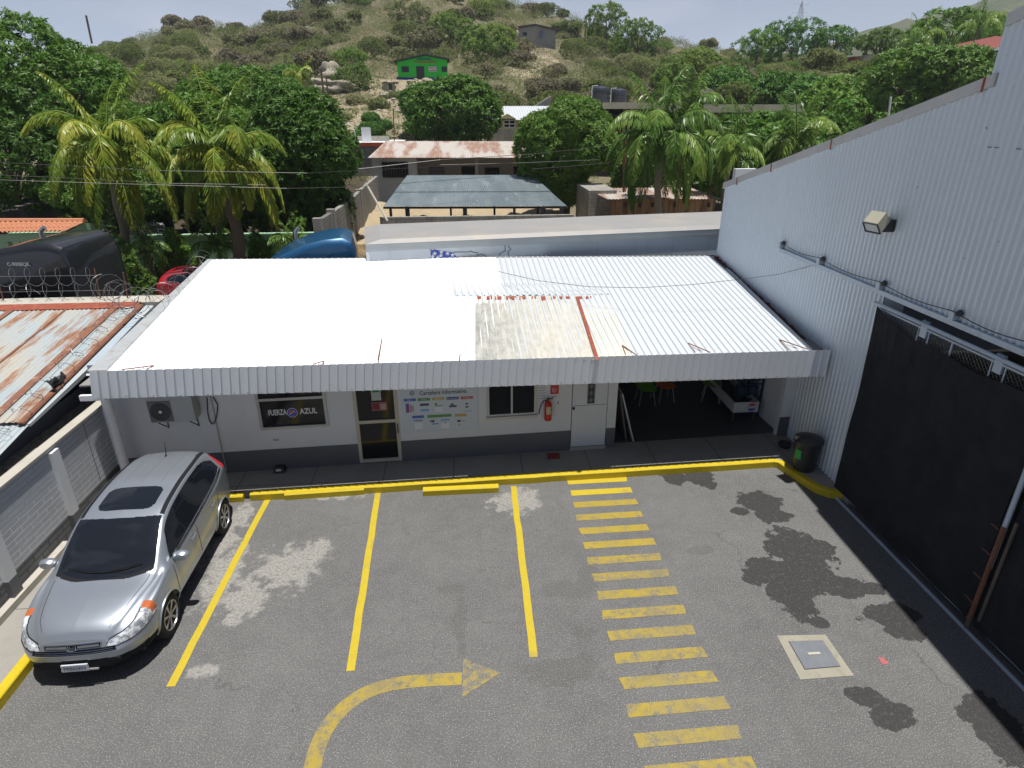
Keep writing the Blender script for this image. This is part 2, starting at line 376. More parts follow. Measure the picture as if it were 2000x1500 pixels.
KA, KB = 10.98, .05                                        # front kerb line Y = KA + KB (X - 2.6)
def ky(x): return 10.85+.036*(x-.85)
MB().prism([(NX0-.05, -30), (30, -30), (30, 9.3), (7.5, 9.8), (7.2, 10.2), (7.0, 12), (NX0-.05, 12)], -.05, 0).build('asphalt_yard', M['asphalt'], kind='structure')
# worn yellow road paint
def paint(name, wear):
    t = NT(name); ac, fine, mid, wet = asphalt_nodes(t)
    pos = t.n('ShaderNodeNewGeometry').outputs['Position']
    y = t.mix(t.noise(6, pos, 5, .6), (.40, .30, .012) if wear < .1 else (.27, .20, .03), (.50, .385, .02) if wear < .1 else (.36, .27, .035))
    y = t.mix(t.rng(t.noise(60, pos, 3), .45, .7, 0, .35), y, (.25, .19, .04))
    w = t.math('MAXIMUM', t.rng(t.noise(5.5, pos, 9, .78), .66-wear, .76-wear*.7, 0, min(1, .55+wear*1.3)), t.rng(t.noise(.9, pos, 4, .6), .60-wear*.5, .70-wear*.3, 0, .3+wear*1.5))
    return t.fin(t.mix(w, y, ac), .6, 0, .4)
M['yellow_new'] = paint('fresh_yellow_paint', .06)
M['yellow_worn'] = paint('worn_yellow_paint', .21); M['yellow_mid'] = paint('part_worn_yellow_paint', .14); M['yellow_faded'] = paint('faded_yellow_paint', .29)
def strip(name, pts, w, mat, label=None):
    mb = MB(); P = [Vector((p[0], p[1], 0)) for p in pts]; L = []; R = []
    for i, p in enumerate(P):
        d = (P[min(i+1, len(P)-1)]-P[max(i-1, 0)]).normalized(); nrm = Vector((-d.y, d.x, 0)); ww = w[i] if hasattr(w, '__len__') else w
        L.append(p+nrm*ww/2); R.append(p-nrm*ww/2)
    for i in range(len(P)-1): mb.add([(q.x, q.y, .004) for q in (L[i], R[i], R[i+1], L[i+1])], [(0, 1, 2, 3)])
    o = mb.build(name, mat, kind='structure')
    return o
for a, b, m in (((333, 1341), (524, 972), 'yellow_new'), ((685, 1310), (738, 962), 'yellow_new'), ((1043, 1284), (1003, 950), 'yellow_new')):
    A, B = np.array(pw(*a)), np.array(pw(*b)); strip('parking_line', [A+(B-A)*k/12+RNG.normal(0, .004, 2) for k in range(13)], .115, M[m])
for k in range(17):
    yy = 10.85-.414*k; xa = 1.99-.006*k; xb = 3.24-.002*k; dx = RNG.normal(0, .015, 4)
    MB().add([(xa+dx[0], yy-.1, .004), (xb+dx[1], yy-.08, .004), (xb+dx[2], yy+.11, .004), (xa+dx[3], yy+.09, .004)], [(0, 1, 2, 3)]).build('crossing_stripe', M['yellow_new'] if k < 2 else (M['yellow_mid'] if k < 6 else M['yellow_worn']), kind='structure')
ap = [(600, 1560), (610, 1500), (622, 1455), (645, 1412), (680, 1375), (722, 1350), (770, 1336), (830, 1329), (902, 1326)]
ap = [pw(*q) for q in ap]
sm = []
for i in range(len(ap)-1):
    for f in (0, .25, .5, .75):
        p0, p1, p2, p3 = [np.array(ap[max(0, min(len(ap)-1, i+j))]) for j in (-1, 0, 1, 2)]
        sm.append(.5*((2*p1)+(-p0+p2)*f+(2*p0-5*p1+4*p2-p3)*f*f+(-p0+3*p1-3*p2+p3)*f**3))
sm.append(np.array(ap[-1]))
ar = strip('direction_arrow', sm, .205, M['yellow_worn'])
hd = [pw(905, 1287), pw(903, 1362), pw(978, 1315)]
MB().add([(p[0], p[1], .0045) for p in hd], [(0, 1, 2)]).build('direction_arrow_head', M['yellow_faded'], kind='structure')

# kerbs
t = NT('yellow_kerb_paint'); pos = t.n('ShaderNodeNewGeometry').outputs['Position']
c = t.mix(t.noise(5, pos, 5), (.46, .34, .008), (.56, .43, .015)); c = t.mix(t.rng(t.noise(7, pos, 8, .75), .62, .68, 0, .85), c, (.42, .40, .35)); c = t.mix(t.rng(t.noise(30, pos, 4), .6, .75, 0, .5), c, (.25, .18, .03))
t.bump(t.noise(25, pos, 5), .4, .01)
M['yellow_kerb'] = t.fin(c, .55, 0, .4)
def kerb(name, pts, w, h, mat, side=1):
    P = [Vector((p[0], p[1], 0)) for p in pts]; mb = MB(); A = []; B = []
    for i, p in enumerate(P):
        d = (P[min(i+1, len(P)-1)]-P[max(i-1, 0)]).normalized(); nr = Vector((-d.y, d.x, 0))*side; A.append(p); B.append(p+nr*w)
    for i in range(len(P)-1):
        a0, a1, b0, b1 = A[i], A[i+1], B[i], B[i+1]; e = .015; z0, z1 = -.04, h
        def q(p, z): return (p.x, p.y, z)
        na = (b0-a0).normalized()*e; nb = (b1-a1).normalized()*e
        mb.add([q(a0, z0), q(a1, z0), q(a1, z1-e), q(a0, z1-e), q(a0+na, z1), q(a1+nb, z1), q(b0, z1), q(b1, z1), q(b0, z0), q(b1, z0)],
               [(0, 1, 2, 3), (3, 2, 5, 4), (4, 5, 7, 6), (6, 7, 9, 8)])
        if i == 0: mb.add([q(a0, z0), q(a0, z1-e), q(a0+na, z1), q(b0, z1), q(b0, z0)], [(0, 1, 2, 3, 4)])
        if i == len(P)-2: mb.add([q(a1, z0), q(a1, z1-e), q(a1+nb, z1), q(b1, z1), q(b1, z0)], [(4, 3, 2, 1, 0)])
    return mb.build(name, mat, kind='structure')
fk = [(x+RNG.normal(0, .004), ky(x)+RNG.normal(0, .006)) for x in np.linspace(-4.35, 6.5, 26)]+[(6.58, 11.02), (6.66, 10.75), (6.76, 10.4), (6.88, 10.05), (7.06, 9.86), (7.3, 9.78)]
kerb('front_kerb', fk, .14, .15, M['yellow_kerb'])
kerb('side_kerb', [(NX0, -6), (NX0, 3), (NX0, 6.9)], .14, .15, M['yellow_kerb'])
kerb('side_kerb_plain', [(NX0, 6.9), (NX0, 10.9)], .14, .15, M['concrete_light'])
t = NT('pavement_concrete'); pos = t.n('ShaderNodeNewGeometry').outputs['Position']
c = t.mix(t.noise(1.2, pos, 8, .65), (.22, .21, .19), (.31, .295, .265)); c = t.mix(t.rng(t.noise(3.5, pos, 7, .7), .5, .7, 0, .5), c, (.20, .19, .17))
sp = t.n('ShaderNodeSeparateXYZ'); t.l(pos, sp.inputs[0])
jx = t.math('PINGPONG', t.math('ADD', sp.outputs['X'], .35), .72); jy = t.math('PINGPONG', t.math('ADD', sp.outputs['Y'], .2), .8)
c = t.mix(t.rng(t.math('MINIMUM', jx, jy), .006, .014, .75, 0), c, (.08, .075, .07))
t.bump(t.noise(40, pos, 4), .3, .01)
M['pavement'] = t.fin(c, .85, 0, .3)
MB().prism([(-7.2, 11.0), (NX0-.14, 11.0), (-4.35, ky(-4.35)+.14), (6.5, ky(6.5)+.14), (6.72, 11.1), (6.8, 10.75), (6.9, 10.42), (7.0, 10.15), (7.14, 10.0), (7.4, 9.93), (7.4, 17.2), (-7.2, 17.2)], .0, .147).build('front_pavement', M['pavement'], kind='structure')
MB().prism([(-7.2, -6), (NX0-.14, -6), (NX0-.14, 11.0), (-7.2, 11.0)], .0, .146).build('side_pavement', M['pavement'], kind='structure')
# inspection cover
mh = [atZ(*q) for q in ((1517, 1242), (1612, 1240), (1668, 1320), (1563, 1328))]
MB().hexa([(p[0], p[1], -.02) for p in mh[::-1]], [(p[0], p[1], .007) for p in mh[::-1]]).build('cover_surround', simple('sandy_concrete', (.27, .255, .205), .9, var=.15, bump=.3, bs=40, dirt=(.16, .15, .12), dirt_a=.6, dirt_s=7), kind='structure')
lid = [atZ(*q) for q in ((1541, 1254), (1606, 1252), (1640, 1302), (1572, 1308))]
cx, cy = sum(p[0] for p in lid)/4, sum(p[1] for p in lid)/4
r = thing('manhole_cover', 'grey rectangular steel cover with slot handle in a pale concrete frame in the asphalt', 'manhole cover', (cx, cy, 0))
t = NT('scuffed_lid_steel'); c = t.mix(t.noise(5, None, 7, .7), (.16, .18, .21), (.30, .31, .33)); t.bump(t.noise(9, None, 3), .15, .01); M['lid'] = t.fin(c, .45, .55, .5)
MB().hexa([(p[0], p[1], .0) for p in lid[::-1]], [(p[0], p[1], .016) for p in lid[::-1]]).build('cover_plate', M['lid'], r)
MB().box(cx-.09, cx+.09, cy-.02, cy+.02, .0165, .026).build('handle_slot', M['concrete_light'], r)
MB().add([(p[0]*1.0+(p[0]-cx)*.03, p[1]+(p[1]-cy)*.03, .0095) for p in lid], [(0, 1, 2, 3)]).build('cover_frame', M['dark_metal'], r)
# wheel stops
def stop(px, label):
    a, b = atZ(*px[0], .1), atZ(*px[1], .1); d = Vector((b[0]-a[0], b[1]-a[1], 0)); L = d.length; ang = math.atan2(d.y, d.x)
    mb = MB(); w, h, e = .15, .13, .02
    prof = [(-w, 0), (-w, h-e), (-w+e, h), (-e, h), (0, h-e), (0, 0)]
    mb.add([(0, -p[0], p[1]) for p in prof]+[(L, -p[0], p[1]) for p in prof], [tuple(range(6)), tuple(range(6, 12))[::-1]]+[(i, i+6, (i+1) % 6+6, (i+1) % 6) for i in range(6)])
    o = mb.build('wheel_stop', M['yellow_kerb']); o.location = (a[0], a[1], 0.002); o.rotation_euler = (0, 0, ang)
    tag(o, label, 'wheel stop', 'yellow wheel stops along the front kerb'); return o
stop(((555, 969), (711, 958)), 'yellow concrete wheel stop between the first two parking lines, right of the silver car')
stop(((826, 961), (974, 954)), 'yellow concrete wheel stop between the second and third parking lines')
stop(((400, 976), (474, 972)), 'yellow concrete wheel stop half hidden behind the rear wheel of the silver car')
# red mark on the asphalt
x, y = pw(1725, 1291); MB().add([(x-.05, y-.06, .004), (x+.05, y-.05, .004), (x+.04, y+.06, .004), (x-.04, y+.06, .004)], [(0, 1, 2, 3)]).build('red_paint_mark', simple('faded_red_paint', (.35, .10, .10), .8, var=.4, vs=30), kind='structure')

# ------------------------------------------------------------------ parking side wall (left)
t = NT('painted_block_wall'); pos = t.n('ShaderNodeNewGeometry').outputs['Position']
mp = t.n('ShaderNodeMapping'); mp.inputs['Rotation'].default_value = (math.radians(90), 0, math.radians(90)); 
sep = t.n('ShaderNodeSeparateXYZ'); t.l(pos, sep.inputs[0]); cmb = t.n('ShaderNodeCombineXYZ'); t.l(sep.outputs['Y'], cmb.inputs[0]); t.l(sep.outputs['Z'], cmb.inputs[1])
br = t.n('ShaderNodeTexBrick'); br.inputs['Scale'].default_value = 1.0; br.inputs['Brick Width'].default_value = .40; br.inputs['Row Height'].default_value = .10; br.inputs['Mortar Size'].default_value = .013; br.inputs['Mortar Smooth'].default_value = .3
br.inputs['Color1'].default_value = (1, 1, 1, 1); br.inputs['Color2'].default_value = (.9, .9, .9, 1); br.inputs['Mortar'].default_value = (.0, .0, .0, 1); t.l(cmb.outputs[0], br.inputs['Vector'])
base = t.mix(t.rng(sep.outputs['Z'], .555, .565), (.13, .132, .14), (.47, .50, .54))
base = t.mix(t.rng(t.noise(2, pos, 7, .7), .45, .75, 0, .35), base, (.36, .36, .35))
low = t.rng(sep.outputs['Z'], 1.27, 1.30, 1, 0); pp_ = t.math('PINGPONG', t.math('ADD', sep.outputs['Z'], .02), .15); jl = t.rng(pp_, .003, .006, 1, 0); mk_ = t.math('MULTIPLY', br.outputs['Fac'], low)
c = t.mix(t.math('MULTIPLY', mk_, .8), base, t.mix(t.rng(sep.outputs['Z'], .555, .565), (.07, .07, .075), (.80, .80, .80))); c = t.mix(t.math('MULTIPLY', jl, .5), c, (.12, .12, .13))  # sun catching the lower joints is painted as pale mortar lines
t.bump(t.math('SUBTRACT', t.math('MULTIPLY', t.noise(50, pos, 4), .25), br.outputs['Fac']), .9, .02)
M['block_wall'] = t.fin(c, .8, 0, .3)
def brickmat(name, c1, c2, mortar, bw, rh, axis='Y', stain=None, ms=.01):
    t = NT(name); pos = t.n('ShaderNodeNewGeometry').outputs['Position']; sep = t.n('ShaderNodeSeparateXYZ'); t.l(pos, sep.inputs[0]); cmb = t.n('ShaderNodeCombineXYZ')
    t.l(sep.outputs[axis], cmb.inputs[0]); t.l(sep.outputs['Z'], cmb.inputs[1])
    br = t.n('ShaderNodeTexBrick'); br.inputs['Scale'].default_value = 1; br.inputs['Brick Width'].default_value = bw; br.inputs['Row Height'].default_value = rh; br.inputs['Mortar Size'].default_value = ms
    for k, v in (('Color1', c1), ('Color2', c2), ('Mortar', mortar)): br.inputs[k].default_value = (*v, 1)
    t.l(cmb.outputs[0], br.inputs['Vector']); c = br.outputs['Color']
    if stain: 
        stc = t.n('ShaderNodeMapping'); stc.inputs['Scale'].default_value = (1.3, 1.3, .35); t.l(pos, stc.inputs['Vector'])
        c = t.mix(t.rng(t.noise(1.6, stc.outputs[0], 8, .7), .42, .66, 0, .75), c, stain)
    t.bump(t.noise(30, pos, 4), .3, .01); return t.fin(c, .9, 0, .25)
M['grey_block'] = brickmat('grey_block_masonry', (.30, .29, .27), (.24, .235, .22), (.15, .145, .135), .4, .2, 'Y', (.12, .115, .105), .012)
M['grey_block_x'] = brickmat('grey_block_masonry_front', (.33, .32, .29), (.27, .26, .24), (.16, .155, .14), .4, .2, 'X', (.15, .14, .125), .012)
WX = -7.05; WT = 1.86
r = thing('parking_side_wall', 'block wall painted white above and dark grey below, left of the silver car', 'wall', (WX-.08, 4, 0))
MB().box(WX-.15, WX, -6, 11.75, 0, WT).build('wall_panel', M['block_wall'], r)
MB().box(WX-.16, WX+.03, -6, 11.7, WT, WT+.035).build('coping', M['concrete_light'], r)
for yy in (11.45, 9.72, 8.02, 6.0, 4.0, 2.0):
    p = MB().box(WX+.001, WX+.07, yy-.10, yy+.10, .56, WT-.06).build('pilaster', M['white_paint'], r)
    MB().box(WX+.001, WX+.075, yy-.102, yy+.102, .0, .56).build('pilaster_base', M['plinth'], p)
MB().box(WX+.001, WX+.12, -6, 9.3, .14, .26).build('footing_ledge', M['concrete_light'], r)
for yy in np.arange(8.15, 11.6, .85): MB().box(WX+.0005, WX+.006, yy-.004, yy+.004, .6, WT).build('panel_joint', M['plinth'], r) if yy > 10.4 else None
# ------------------------------------------------------------------ office building with white canopy
FA, FB = 11.815, .05                                  # front wall plane
fang = math.atan(FB)
TW = Matrix.Translation((-2.3, 11.7, 0)) @ Matrix.Rotation(fang, 4, 'Z'); TWI = TW.inverted()
def lw(px, py, off=0.0):
    """photograph pixel -> (along, up) on the front wall, or on a plane off metres in front of it"""
    p = TWI @ Vector(atP(px, py, FA-off, FB)); return p.x, p.z
def W(a, y, z): return TW @ Vector((a, y, z))
class FB_(MB):
    def lb(s, a0, a1, y0, y1, z0, z1, mi=0): return s.box(a0, a1, y0, y1, z0, z1, mi, TW)
GZ0 = .147; RZ = 2.52
office = thing('office_building', 'low white office building with corrugated white roof, deep white metal fascia and dark grey plinth', 'building', (0, 11.8, 0))
x1a, _ = lw(503, 800); x1b, _ = lw(639, 800); _, z1 = lw(575, 835.5)
xda, _ = lw(695, 830); xdb, _ = lw(780, 830); _, zd = lw(740, 901)
x2a, _ = lw(951, 790); x2b, _ = lw(1047.5, 790); _, z2 = lw(1000, 811)
xwa, _ = lw(1116, 800); xwb, _ = lw(1186, 800); _, zw = lw(1150, 874)
xba, _ = lw(1204, 800); xbb, _ = lw(1526, 800)
XL = (TWI @ Vector((-6.98, 11.46, 0))).x; XR = (TWI @ Vector((7.33, 12.18, 0))).x
def wall_open(mb, a0, a1, z0, z1, ops, y0, y1):
    es = sorted(set([a0, a1]+[o[0] for o in ops]+[o[1] for o in ops]))
    for i in range(len(es)-1):
        l, r = es[i], es[i+1]
        if r-l < 1e-6 or l < a0 or r > a1: continue
        op = [o for o in ops if o[0] <= l+1e-6 and o[1] >= r-1e-6]
        if not op: mb.lb(l, r, y0, y1, z0, z1)
        else:
            o = op[0]
            if o[2] > z0+.001: mb.lb(l, r, y0, y1, z0, o[2])
            if o[3] < z1-.001: mb.lb(l, r, y0, y1, o[3], z1)
ops = [(x1a, x1b, z1, 2.2), (xda, xdb, 0, 2.25), (x2a, x2b, z2, 2.2), (xwa, xwb, 0, 2.3), (xba, xbb, 0, 2.36)]
mb = FB_(); wall_open(mb, XL, XR, .05, RZ, ops, 0, .15); mb.build('front_wall', M['white_paint'], office)
_, zp = lw(780, 866); zp = .63
for a, b in ((XL, xda), (xdb, xwa), (xwb, xba), (xbb, XR)): FB_().lb(a, b, -.008, -.0005, .05, zp).build('plinth', M['plinth'], office)
mb = FB_(); mb.lb(XL, XL+.15, .15, 5.6, .05, RZ); mb.lb(XR-.12, XR-.001, .15, 5.2, .05, RZ); mb.lb(XL, XR, 5.3, 5.45, .05, RZ+.4); mb.lb(xba-.12, xba-.001, .15, 5.3, .05, RZ); mb.build('inner_wall', M['white_paint'], office)
M['tile'] = simple('dark_floor_tile', (.055, .057, .06), .45, var=.1, dirt=(.09, .085, .08), dirt_a=.4)
FB_().lb(xba, XR-.12, .16, 5.3, .14, .152).build('bay_floor', M['tile'], office)
FB_().lb(XL+.15, xba-.12, .16, 5.3, .14, .151).build('inner_floor', M['tile'], office)
M['ceiling'] = simple('old_ceiling', (.22, .21, .2), .9)
FB_().lb(XL, XR, -.72, 5.3, RZ+.001, RZ+.03).build('canopy_soffit', M['ceiling'], office)
alu = M['alu'] = simple('aluminium_frame', (.42, .43, .44), .4, .5)
beige = simple('beige_frame_paint', (.50, .47, .38), .5)
def frame(name, a0, a1, z0, z1, w, y0, y1, mat, par, bars=(), hbars=()):
    mb = FB_(); mb.lb(a0, a0+w, y0, y1, z0, z1); mb.lb(a1-w, a1, y0, y1, z0, z1); mb.lb(a0+w, a1-w, y0, y1, z1-w, z1); mb.lb(a0+w, a1-w, y0, y1, z0, z0+w)
    for b in bars: mb.lb(b-w*.4, b+w*.4, y0+.003, y1-.003, z0+w, z1-w)
    for h in hbars: mb.lb(a0+w, a1-w, y0+.002, y1-.002, h-w*.5, h+w*.5)
    return mb.build(name, mat, par)
# left window with lettering
_, zb = lw(570, 771); zb = 1.76
wn = frame('window', x1a, x1b, z1, 2.2, .055, -.03, .05, alu, office, hbars=(zb,)); wn['label'] = 'wide dark window lettered FUERZA AZUL'
FB_().lb(x1a+.05, x1b-.05, .02, .03, z1+.05, 2.15).build('pane', M['glass_dark'], wn)
white_ink = simple('white_lettering', (.62, .63, .62), .5, var=.05); blue_ink = simple('blue_print', (.02, .06, .42), .4, var=.05); red_ink = simple('red_print', (.55, .03, .04), .4, var=.05)
U = TW.to_3x3() @ Vector((1, 0, 0)); Wv = Vector((0, 0, 1)); ya = .017
for (txt, pa, pb, py) in (('FUERZA', 524, 560, 807), ('AZUL', 585, 620, 804)):
    a, z = lw(pa, py, -.02); b, _ = lw(pb, py, -.02); V, F = text_mesh(txt, .17, .006); w0 = max(v[0] for v in V)-min(v[0] for v in V)
    mb = MB(); put_text(mb, txt, W((a+b)/2, ya, z), U, Wv, .17, 0, .006, (b-a)/w0); mb.build('window_lettering', white_ink, wn)
def disc(mb, a, z, r, y, mi=0, a0=0, a1=2*math.pi, n=28, f=None):
    pts = [W(a+r*math.cos(a0+(a1-a0)*k/n), y, z+r*math.sin(a0+(a1-a0)*k/n)) for k in range(n+(0 if abs(a1-a0-2*math.pi) < 1e-6 else 1))]
    mb.add(pts, [tuple(range(len(pts)))[::1]], mi)
ca, cz = lw(571, 806, -.02); R0 = .105
mb = FB_(); disc(mb, ca, cz, R0, .0175, 0); disc(mb, ca, cz, R0*.9, .0165, 1); disc(mb, ca, cz, R0*.58, .0155, 0)
# red upper field and blue lower field separated by a white wave
def wave(mb, up, y, mi, r):
    pts = []
    ss = 24
    for k in range(ss+1):
        x = -r+2*r*k/ss; s = .16*r*math.sin(x/r*2.2)+(.16*r if up else -.16*r)+x*.35
        lim = math.sqrt(max(0, r*r-x*x)); s = max(-lim, min(lim, s)); pts.append((x, s, lim if up else -lim))
    for k in range(ss):
        mb.add([W(ca+pts[k][0], y, cz+pts[k][1]), W(ca+pts[k+1][0], y, cz+pts[k+1][1]), W(ca+pts[k+1][0], y, cz+pts[k+1][2]), W(ca+pts[k][0], y, cz+pts[k][2])], [(0, 1, 2, 3)], mi)
wave(mb, True, .0145, 2, R0*.55); wave(mb, False, .0145, 1, R0*.55)
mb.build('round_emblem', [white_ink, blue_ink, red_ink], wn)
# glass door
dr = frame('door', xda, xdb, zd, 2.25, .07, -.02, .045, beige, office, hbars=(lw(735, 823)[1],)); dr['label'] = 'aluminium framed dark glass door'
FB_().lb(xda+.06, xdb-.06, .015, .025, zd+.06, 2.2).build('pane', M['glass_dark'], dr)
a, z = lw(775, 836); MB().tube([W(xdb-.035, -.05, z-.1), W(xdb-.035, -.05, z+.12)], .012).build('handle', M['dark_metal'], dr)
mb = FB_(); a, z = lw(726, 783); b, z2_ = lw(743, 765); mb.lb(a, b, .009, .012, z, z2_+.05); mb.build('paper_notice', simple('paper', (.45, .5, .47), .8), dr)
mb = FB_(); a, z = lw(727, 803); b, z2_ = lw(755, 785); mb.lb(a, b, .008, .0135, z, z2_); mb.lb(a+.015, a+(b-a)*.5, .006, .008, z+.03, z2_-.02, 1); mb.lb(a+(b-a)*.57, b-.02, .006, .008, z+.02, z2_-.04, 2); mb.build('red_sticker', [simple('dull_pink', (.30, .12, .12), .7), simple('dark_red', (.20, .02, .025), .7), simple('pale_pink', (.42, .28, .28), .7)], dr)
mb = FB_(); a, z = lw(726, 767); b, z2_ = lw(741, 763); mb.lb(a, b, .0075, .009, z, z+.07); mb.build('green_sticker', simple('green_print', (.04, .22, .08), .6), dr)
# notice board
q0 = lw(788, 846, .02); q1 = lw(934, 838, .02)
bd = thing('notice_board', 'white notice board titled Cartelera informativa between the glass door and the louvred window', 'notice board', tuple(W((q0[0]+q1[0])/2, -.02, q0[1])))
bz0 = (q0[1]+q1[1])/2; FB_().lb(q0[0], q1[0], -.022, -.001, bz0, 2.02).build('board_panel', simple('board_laminate', (.56, .62, .68), .35, var=.03), bd)
cols = {'blue': (.06, .14, .45), 'green': (.10, .28, .07), 'gold': (.50, .36, .10), 'navy': (.04, .05, .25), 'red': (.48, .10, .11), 'ink': (.06, .06, .09), 'sky': (.16, .36, .68), 'violet': (.16, .08, .30), 'white': (.72, .76, .8), 'pink': (.5, .25, .3)}
CM = {k: simple('print_'+k, v, .45, var=.05) for k, v in cols.items()}
keys = list(CM); km = [CM[k] for k in keys]
def brd(mb, px0, py0, px1, py1, key, y=-.0245):
    a, zt = lw(px0, (py0), .02); b, _ = lw(px1, py1, .02); _, zb_ = lw((px0+px1)/2, py1, .02); _, zt = lw((px0+px1)/2, py0, .02)
    mb.lb(a, b, y, -.0225, zb_, zt, keys.index(key))
hb_ = []
for (x0, x1, y, k, n) in ((788, 812.5, 778.5, 'blue', 6), (815.5, 840, 777.5, 'green', 7), (843.5, 868, 776, 'gold', 9), (872, 896, 775, 'navy', 10), (899.5, 924, 774, 'red', 8)):
    mb = FB_(); hb_.append(mb); brd(mb, x0, y, x1, y+5.2, k); a, z = lw((x0+x1)/2, y+2.6, .02); put_text(mb, 'm'*0+('Mejora', 'Valores', 'Bienestar', 'Reconocimiento', 'Formamos')[(788, 815.5, 843.5, 872, 899.5).index(x0)], W(a, -.0255, z), U, Wv, .035, keys.index('white'))
for (x0, x1, y, k) in ((805, 828.5, 811.5, 'blue'), (834.5, 882, 809.5, 'green'), (888, 911.5, 808, 'gold')): mb = FB_(); hb_.append(mb); brd(mb, x0, y, x1, y+5.2, k)
for mb in hb_: mb.build('header_bar', km, bd)
for (x0, y0, x1, y1, k) in ((792, 788, 800, 806, 'violet'), (800, 791, 806, 805, 'pink'), (806, 793, 808, 802, 'ink'), (820, 788, 838, 792.5, 'ink'), (821, 799, 838, 803, 'sky'), (849, 787, 854, 791.5, 'green'), (850, 792, 865, 793, 'ink'), (880, 788, 886, 791, 'ink'), (877, 791.5, 892, 795, 'ink'), (909, 787, 914, 790, 'ink'), (909, 793, 915, 796, 'ink'), (905, 802.4, 921, 803, 'ink'),
    (808, 820.5, 826, 822, 'navy'), (840, 821, 846, 824, 'ink'), (845, 820, 848.5, 825, 'ink'), (843, 826, 856, 829, 'sky'), (861, 818.5, 878, 821.5, 'sky'), (869, 824, 871, 827, 'ink'), (893, 820, 900, 824, 'ink'), (903, 821, 908, 822, 'ink'), (895, 829, 899, 830, 'ink'), (810, 826, 826, 838, 'white'), (862, 826, 878, 836, 'white'), (849, 795, 865, 804, 'white')): mb = FB_(); brd(mb, x0, y0, x1, y1, k); mb.build('pinned_notice', km, bd)
mb = MB(); a, z = lw(817, 766.5, .02); b, _ = lw(913, 766, .02); V, F = text_mesh('Cartelera informativa', .13, .002); w0 = max(v[0] for v in V)-min(v[0] for v in V)
_, z = lw(865, 766, .02); put_text(mb, 'Cartelera informativa', W((a+b)/2, -.0255, z), U, Wv, .125, 0, .0015, (b-a)/w0)
mb.build('board_title', CM['ink'], bd); mb = MB()
a, z = lw(804.5, 768, .02)
for k in range(5):
    an = math.pi/2+k*2*math.pi/5; r0 = .045
    pts = [W(a+r0*math.cos(an)+.02*math.cos(an+math.pi/2+f), -.0255, z+r0*math.sin(an)+.02*math.sin(an+math.pi/2+f)) for f in np.linspace(-.2, math.pi+.2, 7)]
    mb.tube(pts, .005, 4)
mb.build('board_emblem', CM['ink'], bd)
# louvred window
wn = frame('window', x2a, x2b, z2, 2.2, .05, -.025, .05, alu, office, bars=((x2a+x2b)/2,)); wn['label'] = 'two-light window of dark glass louvres'
FB_().lb(x2a+.04, x2b-.04, .055, .06, z2+.04, 2.16).build('dark_backing', M['black_plastic'], wn)
mb = MB()
for side in ((x2a+.05, (x2a+x2b)/2-.02), ((x2a+x2b)/2+.02, x2b-.05)):
    for k in range(10):
        z = z2+.06+k*.105; mb.hexa([W(side[0], .045, z+.1), W(side[1], .045, z+.1), W(side[1], .05, z+.1), W(side[0], .05, z+.1)], [W(side[0], -.0, z), W(side[1], -.0, z), W(side[1], .006, z), W(side[0], .006, z)])
mb.build('glass_louvres', simple('matt_dark_louvre', (.018, .019, .02), .5, spec=.15), wn)
FB_().lb(x2a-.02, x2b+.02, -.055, -.001, z2-.06, z2).build('sill', alu, wn)
# white door
wdr = FB_().lb(xwa+.015, xwb-.015, -.012, .03, zw+.06, 2.3).build('door', simple('white_door_paint', (.62, .65, .68), .45, var=.04), office); wdr['label'] = 'white metal door with a small ornate grille'
a0, z0 = lw(1146, 788); a1, _ = lw(1161, 788); mb = FB_(); mb.lb(a0, a1, -.016, -.0125, z0, 2.2); mb.build('dark_light', M['black_plastic'], wdr)
mb = MB(); ac = (a0+a1)/2
for k in range(5):
    zc = z0+.08+k*.17
    for j in range(8): an = j*math.pi/4; mb.tube([W(ac, -.02, zc), W(ac+.06*math.cos(an), -.02, zc+.075*math.sin(an))], .005, 4)
mb.tube([W(a0+.01, -.02, z0), W(a0+.01, -.02, 2.2)], .006, 4); mb.tube([W(a1-.01, -.02, z0), W(a1-.01, -.02, 2.2)], .006, 4); mb.build('ornate_grille', M['alu'], wdr)
a, z = lw(1120, 797); MB().lathe([(0, 0), (.03, 0), (.032, .02), (.02, .045), (0, .05)], (0, 0, 0), 12, axis='Y').build('x', M['dark_metal'])
kn = bpy.data.objects['x']; kn.name = 'knob'; kn.parent = wdr; kn.scale = (1, -1, 1); p = WM[wdr.name].inverted() @ W(a, -.015, z); kn.location = p
mb = FB_(); mb.lb(xwa+.03, xwb-.03, -.015, -.0125, z0-.04, z0-.03); mb.build('door_seam', M['plinth'], wdr)
FB_().lb(xwa, xwb, -.05, .1, GZ0, zw+.05).build('doorstep', M['concrete_light'], office)
